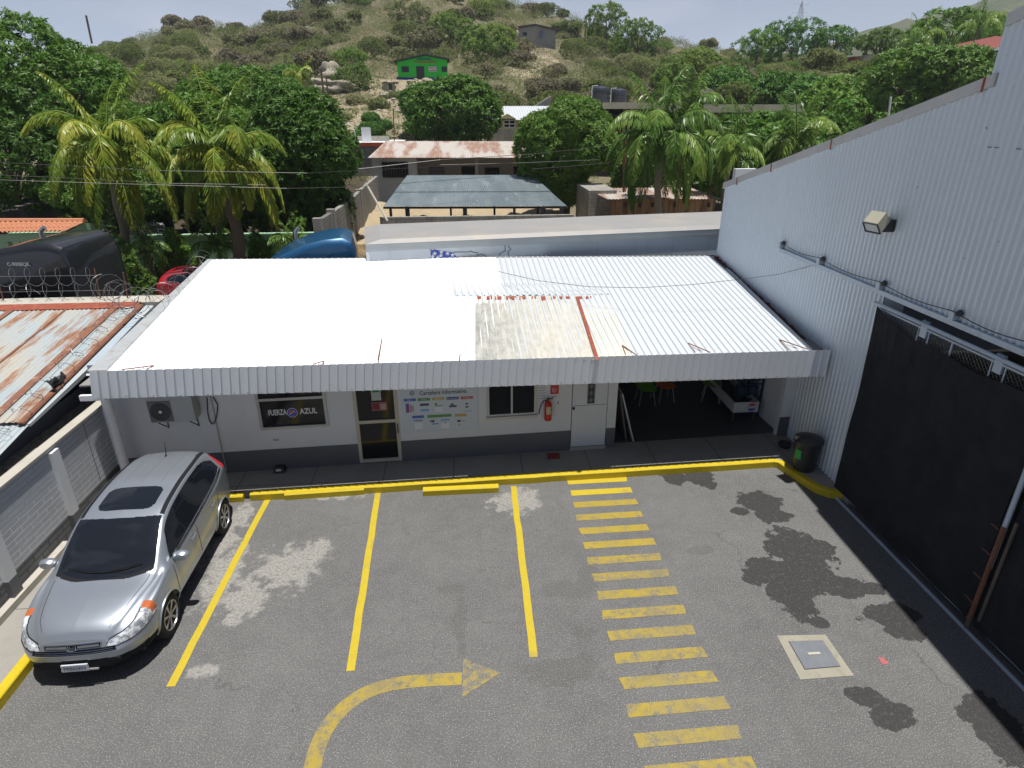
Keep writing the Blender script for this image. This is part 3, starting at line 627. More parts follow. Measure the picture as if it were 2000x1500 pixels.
# fascia
FFA, FFB = 10.78, .04
fl = [atP(174, 725, FFA, FFB), atP(1622, 683, FFA, FFB), atP(1610, 735, FFA, FFB), atP(180, 779, FFA, FFB)]
def corr4(mb, P, nr, amp, prof='trap', sub=2, th=0.0, jag=0.0, mi=0, dn=None):
    P = [Vector(p) for p in P]      # P00 P10 P11 P01 : u first, then v
    N = (P[1]-P[0]).cross(P[3]-P[0]).normalized()
    if dn is not None and N.dot(Vector(dn)) < 0: N = -N
    cyc = {'fas': [(0, 0), (.45, .12), (.80, .40), (.90, 1), (.96, .25)], 'trap': [(0, 0), (.55, 0), (.66, 1), (.86, 1), (.97, 0)], 'rib': [(0, 0), (.84, 0), (.88, 1), (.95, 1)], 'sine': [(k/8, .5-.5*math.cos(2*math.pi*k/8)) for k in range(8)]}[prof]
    us = [((k+a)/nr, h*amp) for k in range(int(nr)) for (a, h) in cyc]+[(1, 0)]
    vs = []
    for j in range(sub+1):
        v = j/sub
        for (u, h) in us: vs.append((P[0]*(1-u)+P[1]*u)*(1-v)+(P[3]*(1-u)+P[2]*u)*v+N*h)
    n = len(us); fs = [(j*n+i, j*n+i+1, (j+1)*n+i+1, (j+1)*n+i) for j in range(sub) for i in range(n-1)]
    if th: 
        b = len(vs); vs += [p-N*th for p in vs]; fs += [tuple(q+b for q in f[::-1]) for f in fs]
        for i in range(n-1): fs += [(i, i+1, i+1+b, i+b), (sub*n+i, sub*n+i+1, sub*n+i+1+b, sub*n+i+b)]
    mb.add(vs, fs, mi)
t = NT('fascia_sheet'); c = t.mix(t.noise(1.5, None, 6), (.68, .71, .74), (.78, .80, .83)); st = t.co((6, 6, .6)); c = t.mix(t.rng(t.noise(2.0, st, 6, .7), .6, .8, 0, .35), c, (.48, .49, .48)); c = t.mix(t.rng(t.noise(14, None, 4), .68, .74, 0, .6), c, (.40, .36, .32))
M['fascia'] = t.fin(c, .42, .1, .5)
mb = MB(); corr4(mb, fl, 88, .030, 'fas', 1, .003, dn=(0, -1, 0))
for k in range(60):
    u = (k+.5)/60; p = Vector(fl[3])*(1-u)+Vector(fl[2])*u; p = p+Vector((0, -.028, .03+.012*math.sin(k*7)))
    mb.box(p.x-.011, p.x+.011, p.y-.002, p.y+.006, p.z-.011, p.z+.011, 1)
mb.build('fascia', [M['fascia'], M['alu']], office)
# back of the fascia: frame rails
mb = MB()
for dz0 in (.06, .44): 
    a, b = Vector(fl[3])+Vector((0, .045, dz0)), Vector(fl[2])+Vector((0, .045, dz0)); mb.tube([a, b], .022, 4)
mb.build('fascia_rails', M['white_metal'], office)
# roof sheets
RF = [Vector(atP(206, 726, 10.86, .04)), Vector(atP(1594, 690, 10.86, .04)), Vector(atY(1398, 500.5, 17.55)), Vector(atY(413, 508, 17.3))]
rn = (RF[1]-RF[0]).cross(RF[3]-RF[0]).normalized()
def onroof(px, py, h=0.0):
    d = Vector(ray(px, py)); o = Vector(C0); t_ = (RF[0]+rn*h-o).dot(rn)/d.dot(rn); return o+d*t_
def bl(u, v): return (RF[0]*(1-u)+RF[1]*u)*(1-v)+(RF[3]*(1-u)+RF[2]*u)*v
us_ = (950-413)/(1398-413)
t = NT('white_roof_paint'); c = t.mix(t.noise(3, None, 4), (.80, .81, .82), (.86, .86, .86)); c = t.mix(t.rng(t.noise(9, None, 3, .5), .74, .78, 0, .5), c, (.45, .42, .38)); M['roof_white'] = t.fin(c, .75, 0, .3)
t = NT('old_white_roof_sheet'); st = t.co((1, .12, 1)); c = t.mix(t.noise(5, st, 6, .6), (.44, .475, .51), (.52, .545, .57)); c = t.mix(t.rng(t.noise(16, None, 3, .5), .70, .76, 0, .6), c, (.30, .24, .2)); M['roof_sheet'] = t.fin(c, .55, .05, .4)
mb = MB(); vl = .46
corr4(mb, [bl(0, 0), bl(us_, 0), bl(us_, vl+.02), bl(0, vl+.02)], 48, .018, 'rib', 1, .004, dn=(0, 0, 1)); mb.build('roof_sheet', M['roof_white'], office)
mb = MB(); corr4(mb, [bl(0, vl)+rn*.012, bl(us_, vl)+rn*.012, bl(us_, 1)+rn*.012, bl(0, 1)+rn*.012], 48, .018, 'rib', 1, .004, dn=(0, 0, 1)); mb.build('roof_sheet', M['roof_white'], office)
mb = MB(); corr4(mb, [bl(us_, 0), bl(1, 0), bl(1, 1), bl(us_, 1)], 42, .026, 'trap', 1, .004, dn=(0, 0, 1)); ro = mb.build('roof_sheet', M['roof_sheet'], office); ro['label'] = 'greyish white trapezoidal roof sheets at the right end'
mb = MB(); corr4(mb, [onroof(883, 579, .045), onroof(1190, 575, .045), onroof(1068, 501, .02), onroof(865, 504, .02)], 24, .022, 'trap', 1, .003, dn=(0, 0, 1)); ro = mb.build('roof_sheet', M['roof_sheet'], office)
t = NT('weathered_cream_sheet'); st = t.co((3.2, .35, 1)); n1 = t.noise(2.2, st, 8, .7); n2 = t.noise(7, t.co((1, .5, 1)), 7, .75)
sx_ = t.n('ShaderNodeSeparateXYZ'); t.l(t.n('ShaderNodeNewGeometry').outputs['Position'], sx_.inputs[0]); gl = t.rng(sx_.outputs['X'], 0.2, 1.6)
c = t.mix(t.rng(n2, .40, .60), t.mix(gl, (.36, .36, .34), (.50, .485, .43)), t.mix(gl, (.24, .245, .235), (.42, .41, .365))); c = t.mix(t.rng(n1, .50, .62, 0, .5), c, (.55, .54, .49)); c = t.mix(t.rng(t.noise(3, st, 6, .7), .63, .72, 0, .5), c, (.20, .13, .09)); M['cream_sheet'] = t.fin(c, .8, 0, .2)
mb = MB(); corr4(mb, [onroof(928, 708, .02), onroof(1170, 703, .02), onroof(1128, 578, .03), onroof(928, 579, .03)], 19, .02, 'sine', 1, .003, dn=(0, 0, 1)); ro = mb.build('roof_patch', M['cream_sheet'], office); ro['label'] = 'mottled grey and cream weathered roof patch'
M['cream2'] = simple('faded_cream_sheet', (.58, .565, .49), .8, var=.05, vs=4, dirt=(.45, .36, .26), dirt_a=.5, dirt_s=5)
mb = MB(); corr4(mb, [onroof(1170, 703, .018), onroof(1236, 698, .018), onroof(1188, 577, .028), onroof(1128, 578, .028)], 5, .018, 'trap', 1, .003, dn=(0, 0, 1)); ro = mb.build('roof_patch', M['cream2'], office); ro['label'] = 'faded cream roof patch beside a rust red strip'
M['redrust'] = simple('red_rust', (.24, .055, .03), .85, var=.3, vs=8, dirt=(.36, .16, .08), dirt_a=.6, dirt_s=7)
mb = MB(); e = .05
mb.hexa([onroof(1163, 703, .045), onroof(1171, 703, .045), onroof(1130, 579, .055), onroof(1124, 579, .055)], [onroof(1163, 703, .06), onroof(1171, 703, .06), onroof(1130, 579, .07), onroof(1124, 579, .07)]); mb.build('rust_strip', M['redrust'], office)
mb = MB()
for k in range(14):
    x = 930+k*18+RNG.normal(0, 3); w = RNG.uniform(4, 13); h = RNG.uniform(2, 7) if k < 10 else 2
    if k > 12: continue
    P = [onroof(x, 581+h, .052), onroof(x+w, 581+h*.7, .052), onroof(x+w, 578.5, .06), onroof(x, 578.5, .06)]; mb.add(P, [(0, 1, 2, 3)])
mb.build('rust_stain', M['redrust'], office)
# right-hand rust-red sealing along the warehouse wall
mb = MB()
for k in range(150):
    v = k/149; p = Vector(atX(1400, 505, 7.3))*(v)+Vector(atX(1590, 685, 7.3))*(1-v); p = p+Vector((RNG.normal(0, .012)-.05, 0, .05+ RNG.normal(0, .012))); s = RNG.uniform(.035, .07)*(1.15-v*.45)
    mb.lathe([(0, -s), (s*.8, -s*.5), (s, 0), (s*.7, s*.6), (0, s)], p, 6)
mb.build('wall_joint_sealant', simple('dark_rust_foam', (.085, .022, .012), .95, var=.4, vs=9), office, smooth=60)
# left flashing, gutter and parapet
mb = MB(); o1 = Vector((-.30, 0, .0)); z_ = Vector((0, 0, 1))
g0, g1 = RF[0], RF[3]
mb.hexa([g0+o1, g0+Vector((.02, 0, 0)), g1+Vector((.02, 0, 0)), g1+Vector((-.1, 0, 0))], [g0+o1+z_*.03, g0+Vector((.02, 0, .03)), g1+Vector((.02, 0, .03)), g1+Vector((-.1, 0, .03))])
mb.build('roof_side_flashing', simple('grey_flashing', (.42, .44, .45), .5, .3, dirt=(.25, .2, .17), dirt_a=.5, dirt_s=4), office)
pa, pb = Vector(atX(186, 713, -7.12)), Vector(atX(280, 615, -7.12))
mb = MB(); mb.hexa([(pa.x-.16, pa.y, pa.z-.16), (pa.x, pa.y, pa.z-.16), (pb.x+.0, pb.y, pb.z-.16), (pb.x-.16, pb.y, pb.z-.16)], [(pa.x-.16, pa.y, pa.z), (pa.x, pa.y, pa.z), (pb.x, pb.y, pb.z), (pb.x-.16, pb.y, pb.z)])
mb.build('roof_parapet', simple('blue_grey_paint', (.33, .39, .44), .6, dirt=(.25, .28, .3), dirt_a=.5), office)
mb = MB(); q = RF[3]-RF[2]
for k in range(2): pass
mb.tube([RF[3]+Vector((-.1, .03, .0)), RF[2]+Vector((0, .03, .0))], .03, 4); mb.build('roof_back_trim', M['dark_metal'], office)
mb = MB(); mb.tube([(-6.7, 10.98, .14), (-6.7, 10.98, 2.3)], .085, 20); pst = mb.build('canopy_post', M['white_metal'], office, smooth=40)
mb = MB(); fp = Vector(fl[0]); mb.box(fp.x-.32, fp.x+.1, fp.y+.03, fp.y+.1, 2.33, 2.43); mb.build('outrigger', M['white_metal'], office)
mb = MB(); b = Vector(fl[2]); mb.box(b.x-.1, b.x, b.y-.004, b.y+.5, b.z+.02, b.z+.5); 
# stay rods behind the fascia
for (a, b_, c_) in (((300, 714), (238, 722), (286, 722)), ((633, 705), (612, 711), (630, 712)), ((746, 661), (738, 702), None), ((899, 691), (897, 704), None), ((1215, 674), (1244, 694), (1222, 692)), ((1344, 670), (1387, 688), (1358, 688)), ((1522, 663), (1578, 682), (1540, 684))):
    mb = MB(); top = onroof(a[0], a[1], .03); e1 = Vector(atP(b_[0], b_[1], FFA+.05, FFB)); mb.tube([top, e1], .011, 5)
    if c_: e2 = onroof(c_[0], c_[1], .03); mb.tube([top, e2], .009, 5)
    mb.build('fascia_stay', M['rusty'], office)
# things on the front wall
a0, z0 = lw(289, 800, .38); a1, _ = lw(378, 800, .38); ac = thing('air_conditioner', 'white air conditioner unit with round black fan grille on the wall above the silver car', 'air conditioner', tuple(W((a0+a1)/2, -.2, z0)))
z0 = 1.56
FB_().lb(a0, a1, -.38, -.08, z0, z0+.6).build('casing', simple('ac_casing', (.36, .37, .36), .5), ac)
am = a0+.215; mb = MB()
ring = [W(am+.19*math.cos(k*math.pi/12), -.392, z0+.235+.19*math.sin(k*math.pi/12)) for k in range(24)]; mb.add([W(am-.21, -.386, z0+.02), W(am+.21, -.386, z0+.02), W(am+.21, -.386, z0+.46), W(am-.21, -.386, z0+.46)], [(0, 1, 2, 3)], 1); mb.add(ring, [tuple(range(24))]); fg = mb.build('fan_grille', [simple('fan_dark', (.06, .06, .062), .5), simple('fan_surround', (.12, .12, .12), .5)], ac)
mb = MB(); hub = [W(am+.03*math.cos(k*math.pi/6), -.40, z0+.235+.03*math.sin(k*math.pi/6)) for k in range(12)]; mb.add(hub, [tuple(range(12))]); mb.build('hub', M['white_metal'], fg)
mb = MB()
for r_ in (.05, .08, .11, .14, .17): mb.tube([W(am+r_*math.cos(k*math.pi/12), -.397, z0+.235+r_*math.sin(k*math.pi/12)) for k in range(25)], .0035, 4, cap=False)
mb.build('guard_ring', M['dark_metal'], fg)
for s_ in (a0+.12, a1-.12): mb = MB(); mb.tube([W(s_, -.01, z0-.02), W(s_, -.36, z0-.02)], .014, 5); mb.tube([W(s_, -.01, z0-.28), W(s_, -.34, z0-.03)], .012, 5); mb.tube([W(s_, -.01, z0-.3), W(s_, -.01, z0-.0)], .012, 5); mb.build('bracket', M['dark_metal'], ac)
mb = MB(); pts = []
for k in range(17):
    f = k/16*math.pi; a, z = lw(415-10*math.cos(f)-0, 790+ (38*math.sin(f) if True else 0), .03); pts.append(W(a, -.03, z))
a, z = lw(404, 776, .03); a2, _ = lw(411, 776, .03)
solo(MB().tube([W(a, -.03, z)]+pts+[W(a2+.05, -.03, z)], .011, 6), 'cable', M['black_plastic'], 'black cable hanging in a long loop on the white wall right of the air conditioner', 'cable', tuple(W(a, 0, z)))
p0 = lw(426, 832, .02); p1 = lw(437, 905, .02); mb = MB(); mb.tube([W((p0[0]+p1[0])/2, -.02, .2), W((p0[0]+p1[0])/2, -.02, 2.3)], .011, 6); solo(mb, 'conduit', M['concrete_light'], 'thin grey conduit pipe running up the white wall behind the silver car', 'pipe', tuple(W(p1[0], -.02, .2)))
a, z = lw(539, 859); FB_().lb(a-.06, a+.06, -.006, -.001, z-.025, z+.025).build('wall_socket', M['concrete_light'], office)
# extinguisher
a, z0 = lw(1070, 820, .1); _, z1_ = lw(1070, 785, .1); r = thing('fire_extinguisher', 'red fire extinguisher with black hose hanging between the window and the white door', 'fire extinguisher', tuple(W(a, -.1, z0)))
ex_red = simple('extinguisher_red', (.50, .02, .02), .3, var=.05); h = z1_-z0
mb = MB(); c_ = W(a, -.1, z0); mb.lathe([(.0, 0), (.07, .0), (.08, .02), (.08, h-.06), (.055, h), (.022, h+.03), (.022, h+.05), (0, h+.05)], c_, 18); mb.build('cylinder', ex_red, r, smooth=40)
mb = MB(); mb.lathe([(.0815, h*.42), (.0815, h*.78)], c_, 18); 
mb = MB(); n_ = 8; pts0 = [(c_.x+.0825*math.cos(f), c_.y+.0825*math.sin(f)) for f in np.linspace(math.radians(-125), math.radians(-45), n_)]
mb.add([(p[0], p[1], z0+h*.38) for p in pts0]+[(p[0], p[1], z0+h*.8) for p in pts0], [(i, i+1, i+1+n_, i+n_) for i in range(n_-1)]); mb.build('paper_label', simple('label_paper', (.5, .47, .3), .7, var=.4, vs=60), r)
mb = MB(); v_ = W(a, -.1, z0+h+.06); mb.box(v_.x-.03, v_.x+.03, v_.y-.02, v_.y+.02, v_.z-.01, v_.z+.03); mb.tube([v_, v_+Vector((.1, -.02, .05))], .009, 5); mb.tube([v_+Vector((0, 0, .03)), v_+Vector((.1, -.02, .01))], .009, 5); mb.build('valve', M['black_plastic'], r)
mb = MB(); e_ = [W(*(lambda q: (q[0], -.08, q[1]))(lw(x, y, .08))) for x, y in ((1070, 783), (1062, 783), (1057, 790), (1054, 800), (1052.5, 808))]; mb.tube(e_, .012, 6); mb.build('hose', M['black_plastic'], r, smooth=60)
a0, z0 = lw(1075, 770, .01); a1, _ = lw(1091, 770, .01)
sg = FB_().lb(a0, a1, -.012, -.001, z0, z0+.2).build('sign', red_ink); tag(sg, 'red square fire extinguisher sign with a white pictogram above the extinguisher', 'sign')
mb = MB(); am, zm = (a0+a1)/2, z0+.10; mb.tube([W(am-.03, -.014, zm-.05), W(am+.0, -.014, zm+.04), W(am+.035, -.014, zm+.02), W(am+.02, -.014, zm-.05), W(am-.02, -.014, zm-.06), W(am-.045, -.014, zm-.01), W(am-.03, -.014, zm+.05)], .006, 4); mb.build('pictogram', white_ink, sg)
mb = FB_(); a, z = lw(1083, 775, .01); mb.lb(a-.08, a+.05, -.004, -.001, z-.03, z+.03, 0); mb.lb(a-.06, a+.04, -.006, -.0041, z-.005, z+.005, 1); solo(mb, 'sign', [white_ink, CM['ink']], 'small white strip label just under the red extinguisher sign', 'sign')
mb = MB(); a, z = lw(1090, 787, .01); put_text(mb, '3', W(a, -.003, z), U, Wv, .075, 0, .003); solo(mb, 'wall_number', CM['ink'], 'small black number 3 painted on the white wall beside the extinguisher', 'number', tuple(W(a, 0, z)))
mb = FB_(); a0, z0 = lw(1050, 783, .01); a1, _ = lw(1066, 783, .01); mb.lb(a0, a1, -.004, -.001, z0, z0+.4, 0)
for k in range(6): mb.lb(a0+.03, a1-.02, -.0055, -.0041, z0+.05+k*.06, z0+.062+k*.06, 1); mb.lb(a0+.008, a0+.022, -.0055, -.0041, z0+.045+k*.06, z0+.065+k*.06, 1)
solo(mb, 'notice_sheet', [M['white_paint'], M['concrete']], 'white instruction sheet with rows of small print taped beside the louvred window', 'notice')
# floor items under the canopy
mt = [atZ(*q, .151) for q in ((1069, 897), (1094, 896), (1092, 885), (1068, 886))]; solo(MB().hexa([(p[0], p[1], .148) for p in mt], [(p[0], p[1], .160) for p in mt]), 'door_mat', simple('red_mat', (.22, .035, .03), .95), 'small dark red mat on the pavement in front of the wall', 'mat', (mt[0][0], mt[0][1], .148))
p = atZ(547, 920, .15); mb = MB(); mb.hexa([(p[0]-.12, p[1]-.1, .148), (p[0]+.12, p[1]-.1, .148), (p[0]+.12, p[1]+.1, .148), (p[0]-.12, p[1]+.1, .148)], [(p[0]-.09, p[1]-.04, .26), (p[0]+.09, p[1]-.04, .26), (p[0]+.09, p[1]+.08, .26), (p[0]-.09, p[1]+.08, .26)]); r = thing('bait_station', 'small black bait box with a pale label on the pavement below the lettered window', 'bait box', (p[0], p[1], .148)); mb.build('case', M['black_plastic'], r)
MB().add([(p[0]-.05, p[1]-.085, .205), (p[0]+.05, p[1]-.085, .205), (p[0]+.05, p[1]-.06, .235), (p[0]-.05, p[1]-.06, .235)], [(0, 1, 2, 3)]).build('label_plate', white_ink, r)
for v in bpy.data.objects['bait_station'].children[-1:]: v.location.y -= .012
# bin
bx, by = 6.98, 10.75; r = thing('trash_bin', 'tall black plastic litter bin with a lid and a green sticker beside the corrugated wall', 'trash bin', (bx, by, .147))
mb = MB(); mb.lathe([(0, .147), (.2, .147), (.22, .2), (.26, .78), (.27, .8)], (bx, by, 0), 24); mb.build('bin_body', M['black_plastic'], r, smooth=35)
mb = MB(); mb.lathe([(.285, .8), (.295, .81), (.295, .84), (.25, .88), (.06, .93), (0, .94)], (bx, by, 0), 24); mb.build('lid', M['black_plastic'], r, smooth=30)
mb = MB(); n_ = 5; pp = [(bx+.262*math.cos(f), by+.262*math.sin(f)) for f in np.linspace(math.radians(-172), math.radians(-140), n_)]; mb.add([(q_[0], q_[1], .45) for q_ in pp]+[(q_[0]*1.0-.012, q_[1], .66) for q_ in pp], [(i, i+1, i+1+n_, i+n_) for i in range(n_-1)]); mb.build('green_sticker', simple('bright_green', (.02, .35, .06), .5), r)
p = atZ(1532, 872, .15); solo(MB().lathe([(0, .148), (.12, .148), (.14, .24), (.13, .25), (.10, .2), (0, .2)], (p[0], p[1], 0), 18), 'pot', M['black_plastic'], 'small black pot on the pavement at the foot of the right pier', 'pot', (p[0], p[1], .148), smooth=35)
# ---- inside the open bay
def bay(px, py, dy): p = atP(px, py, FA+dy, FB); return Vector(p)
def chair(name, label, col, x, y, rz):
    r = thing(name, label, 'chair', (x, y, .152), rz, 'moulded plastic chairs in the open bay'); m = simple('plastic_'+name, col, .4, var=.04)
    mb = MB(); n = 9; vs = []; fs = []
    prof = [(.24, .42, .20), (.2, .445, .22), (0, .43, .23), (-.18, .44, .22), (-.23, .48, .21), (-.26, .6, .22), (-.29, .75, .21), (-.31, .86, .15)]
    for (yy, zz, hw) in prof:
        for k in range(n): s = -1+2*k/(n-1); vs.append((s*hw, -yy+.0, zz+.03*s*s))
    for i in range(len(prof)-1):
        for k in range(n-1): fs.append((i*n+k, i*n+k+1, (i+1)*n+k+1, (i+1)*n+k))
    b = len(vs); vs += [(v[0], v[1]+.008, v[2]-.012) for v in vs]; fs += [tuple(q+b for q in f[::-1]) for f in fs]
    mb.add(vs, fs); mb.build('seat_shell', m, r, smooth=60, local=True)
    for sx in (-1, 1):
        for sy in (-1, 1): mb = MB(); mb.tube([(sx*.15, sy*.14, .43), (sx*.21, sy*.22, 0)], .011, 6); mb.build('leg', M['alu'], r, local=True)
    return r
p = atZ(1262, 756, .59); chair('chair', 'green plastic chair with metal legs, the left one of the pair in the open bay', (.16, .42, .04), p[0], p[1], 0)
p = atZ(1301, 754, .59); chair('chair', 'orange plastic chair beside the green one in the open bay', (.62, .14, .03), p[0], p[1]+.1, .1)
p = atZ(1384, 750, .59); chair('chair', 'lime green plastic chair half hidden behind the white games table', (.28, .5, .05), p[0]+.1, p[1], 1.2)
q = bay(1431, 806, .75); q2 = bay(1472, 804, 1.0); tr = thing('games_table', 'white edged games table with a red and blue emblem in the open bay', 'table', (q.x+.35, q.y+.8, .152))
tx0, tx1 = q.x, q.x+.62; ty0, ty1 = q.y, q.y+2.3; tz0, tz1 = q.z, q.z+.26
mb = MB(); 
for b_ in ((tx0, tx1, ty0, ty0+.03), (tx0, tx1, ty1-.03, ty1), (tx0, tx0+.03, ty0+.03, ty1-.03), (tx1-.03, tx1, ty0+.03, ty1-.03)): mb.box(*b_, tz0, tz1)
mb.build('side_boards', simple('scuffed_white_board', (.5, .5, .5), .6, var=.25, vs=8), tr); MB().box(tx0+.03, tx1-.03, ty0+.03, ty1-.03, tz0+.02, tz0+.08).build('table_bed', M['black_plastic'], tr)
for x in (tx0+.06, tx1-.06):
    for y in (ty0+.08, ty1-.08): MB().tube([(x, y, .152), (x, y, tz0)], .03, 6).build('leg', M['dark_metal'], tr)
mb = MB(); ca_, cz_ = tx0+.45, (tz0+tz1)/2
for (r_, c0, c1, mi) in ((.10, 20, 160, 0), (.10, 200, 340, 1)):
    pts = [(ca_+r_*math.cos(math.radians(f)), ty0-.002, cz_+r_*math.sin(math.radians(f))) for f in np.linspace(c0, c1, 14)]; mb.add(pts, [tuple(range(14))], mi)
mb.build('emblem', [red_ink, blue_ink], tr)
rk = thing('bottle_rack', 'tall dark blue rack of stacked water bottle crates at the right side of the bay', 'rack', (6.8, 13.5, .152)); bluep = simple('dark_blue_plastic', (.015, .035, .09), .35); navy = simple('navy_crate', (.010, .018, .045), .5)
rx0, rx1, ry0, ry1 = 6.5, 7.1, 13.2, 13.9
for x in (rx0, rx1):
    for y in (ry0, ry1): MB().box(x-.02, x+.02, y-.02, y+.02, .152, 2.2).build('upright', navy, rk)
for k in range(5):
    z = .2+k*.4; mb = MB()
    for s_ in range(3): mb.box(rx0+.021, rx1-.021, ry0-.01+s_*.3, ry0+.02+s_*.3, z, z+.03)
    mb.build('shelf', navy, rk)
    for j in range(2): mb = MB(); cx_ = rx0+.17+j*.3; mb.lathe([(0, z+.035), (.12, z+.04), (.13, z+.1), (.13, z+.28), (.08, z+.33), (0, z+.34)], (cx_, ry0+.2, 0), 14); mb.build('water_bottle', bluep, rk, smooth=40)
for (x0_, x1_, lean, m_, lab) in ((1212, 1222, .10, 'board_dark', 'dark framed panel leaning inside the bay against its left wall'), (1224, 1236, .22, 'board_pale', 'pale framed whiteboard leaning on edge inside the bay by the left wall')):
    m_ = simple(m_, (.55, .55, .53) if 'pale' in m_ else (.12, .11, .1), .6); b0 = atZ(x1_, 862, .152)
    mb = MB(); mb.hexa([(b0[0], b0[1], .152), (b0[0]+.03, b0[1], .152), (b0[0]+.03, b0[1]+1.1, .152), (b0[0], b0[1]+1.1, .152)], [(b0[0]-lean-.12, b0[1], 1.35), (b0[0]-lean-.09, b0[1], 1.35), (b0[0]-lean-.09, b0[1]+1.1, 1.35), (b0[0]-lean-.12, b0[1]+1.1, 1.35)]); solo(mb, 'whiteboard' if 'white' in lab else 'framed_board', m_, lab, 'board', (b0[0], b0[1], .152))

# ------------------------------------------------------------------ warehouse on the right
WHX = 7.35
wh = thing('warehouse', 'tall pale blue grey corrugated warehouse with sloping gable edge and a big doorway', 'warehouse', (WHX, 6, 0))
t = NT('warehouse_sheet'); c = t.mix(t.noise(.6, None, 6, .6), (.56, .63, .69), (.63, .69, .75)); c = t.mix(t.rng(t.noise(12, None, 3, .5), .73, .76, 0, .8), c, (.22, .20, .19)); st = t.co((1, 3, .25)); c = t.mix(t.rng(t.noise(1.5, st, 6, .7), .6, .85, 0, .35), c, (.40, .42, .42)); M['wh'] = t.fin(c, .45, .15, .5)
yA, zA = 17.5, 5.23; yB, zB = 8.97, 7.47; zC = 8.2; slope = (zB-zA)/(yA-yB); yP = 0.5; zP = zC+slope*(yB-yP)
def topz(y):
    if y >= yB: return zA+(yA-y)*slope
    if y >= yP: return zC+(yB-y)*slope
    return zP-(yP-y)*slope
def wallsheet(y0, y1, zb, zt, pitch, amp):
    """vertical ribs: grid along Y with tops following zt(y)"""
    ys_ = []; k = 0
    while k*pitch < y1-y0:
        for (a, h) in ((0, 0), (.30, .03), (.42, .35), (.52, .9), (.60, 1), (.78, 1), (.86, .85), (.94, .3)): ys_.append((y0+(k+a)*pitch, h*amp))
        k += 1
    ys_ = [q for q in ys_ if q[0] < y1]+[(y1, 0)]; vs = []
    for (y, h) in ys_: vs += [(WHX-h, y, zb), (WHX-h, y, zt(y) if callable(zt) else zt)]
    n = len(ys_); return vs, [(2*i+2, 2*i, 2*i+1, 2*i+3) for i in range(n-1)]
mb = MB(); pt = .122
mb.add(*wallsheet(10.06, yA, .05, topz, pt, .034)); mb.add(*wallsheet(yB, 10.06, 4.16, topz, pt, .034)); mb.add(*wallsheet(-12, yB-.0005, 4.16, topz, pt, .034)); mb.build('side_cladding', M['wh'], wh, smooth=50)
mb = MB(); mb.add(*wallsheet(9.62, 10.7, .05, 1.0, .3, .0)); 
trim = simple('roof_edge_flashing', (.52, .52, .52), .45, .3, dirt=(.28, .2, .16), dirt_a=.35, dirt_s=2)
def edge(y0, z0, y1, z1, h=.16): mb = MB(); mb.hexa([(WHX-.06, y0, z0-h), (WHX+.5, y0, z0-h), (WHX+.5, y1, z1-h), (WHX-.06, y1, z1-h)], [(WHX-.06, y0, z0), (WHX+.5, y0, z0), (WHX+.5, y1, z1), (WHX-.06, y1, z1)]); return mb
edge(yA+.08, zA-.0, yB-.12, zB+.03).build('verge_flashing', trim, wh); edge(yB-.03, zC+.01, yP, zP+.02).build('verge_flashing', trim, wh); edge(yP, zP+.02, -12, topz(-12)+.02).build('verge_flashing', trim, wh)
for y_ in (12.55, 9.03, 16.7, 14.9): MB().box(WHX-.064, WHX-.058, y_-.022, y_+.022, topz(y_)-.19, topz(y_)+.0).build('flashing_rust_mark', M['redrust'], wh)
mb = MB()
for (y0, z0, y1, z1) in ((yA, zA, yB, zB), (yB, zC, yP, zP), (yP, zP, -12, topz(-12))): mb.hexa([(WHX+.45, y0, z0-.12), (30, y0, z0-.12), (30, y1, z1-.12), (WHX+.45, y1, z1-.12)], [(WHX+.45, y0, z0-.02), (30, y0, z0-.02), (30, y1, z1-.02), (WHX+.45, y1, z1-.02)])
mb.box(WHX+.02, 30, yB-.05, yB-.001, zB-.15, zC-.0)
mb.build('roof', simple('warehouse_roof', (.45, .47, .48), .5, .3), wh)
mb = MB(); mb.add([(30, yA, 0), (WHX, yA, 0), (WHX, yA, zA), (30, yA, zA)], [(0, 1, 2, 3)]); mb.add([(30, yA, -.05), (30, -12, -.05), (30, -12, 8), (30, yA, 5.2)], [(0, 1, 2, 3)]); mb.add([(WHX, -12, 0), (30, -12, 0), (30, -12, 8), (WHX, -12, 8)], [(0, 1, 2, 3)]); mb.add([(WHX+.35, 9.97, 0), (WHX+.35, 9.97, 4.2), (WHX+.02, 10.06, 4.2), (WHX+.02, 10.06, 0)], [(0, 1, 2, 3)]); mb.build('end_cladding', M['wh'], wh)
mb = MB(); y0_, y1_ = 12.6, 8.2
for (a_, b_) in ((8.7, 8.45), (8.2, 8.0), (7.7, 7.3), (7.1, 6.7)): mb.box(WHX-.032, WHX-.027, b_, a_, 6.56, 6.57)
mb.build('sheet_lap', M['dark_metal'], wh)
MB().box(WHX-.05, WHX+.2, 9.6, 10.02, .0, .10).build('door_sill', M['concrete'], wh)
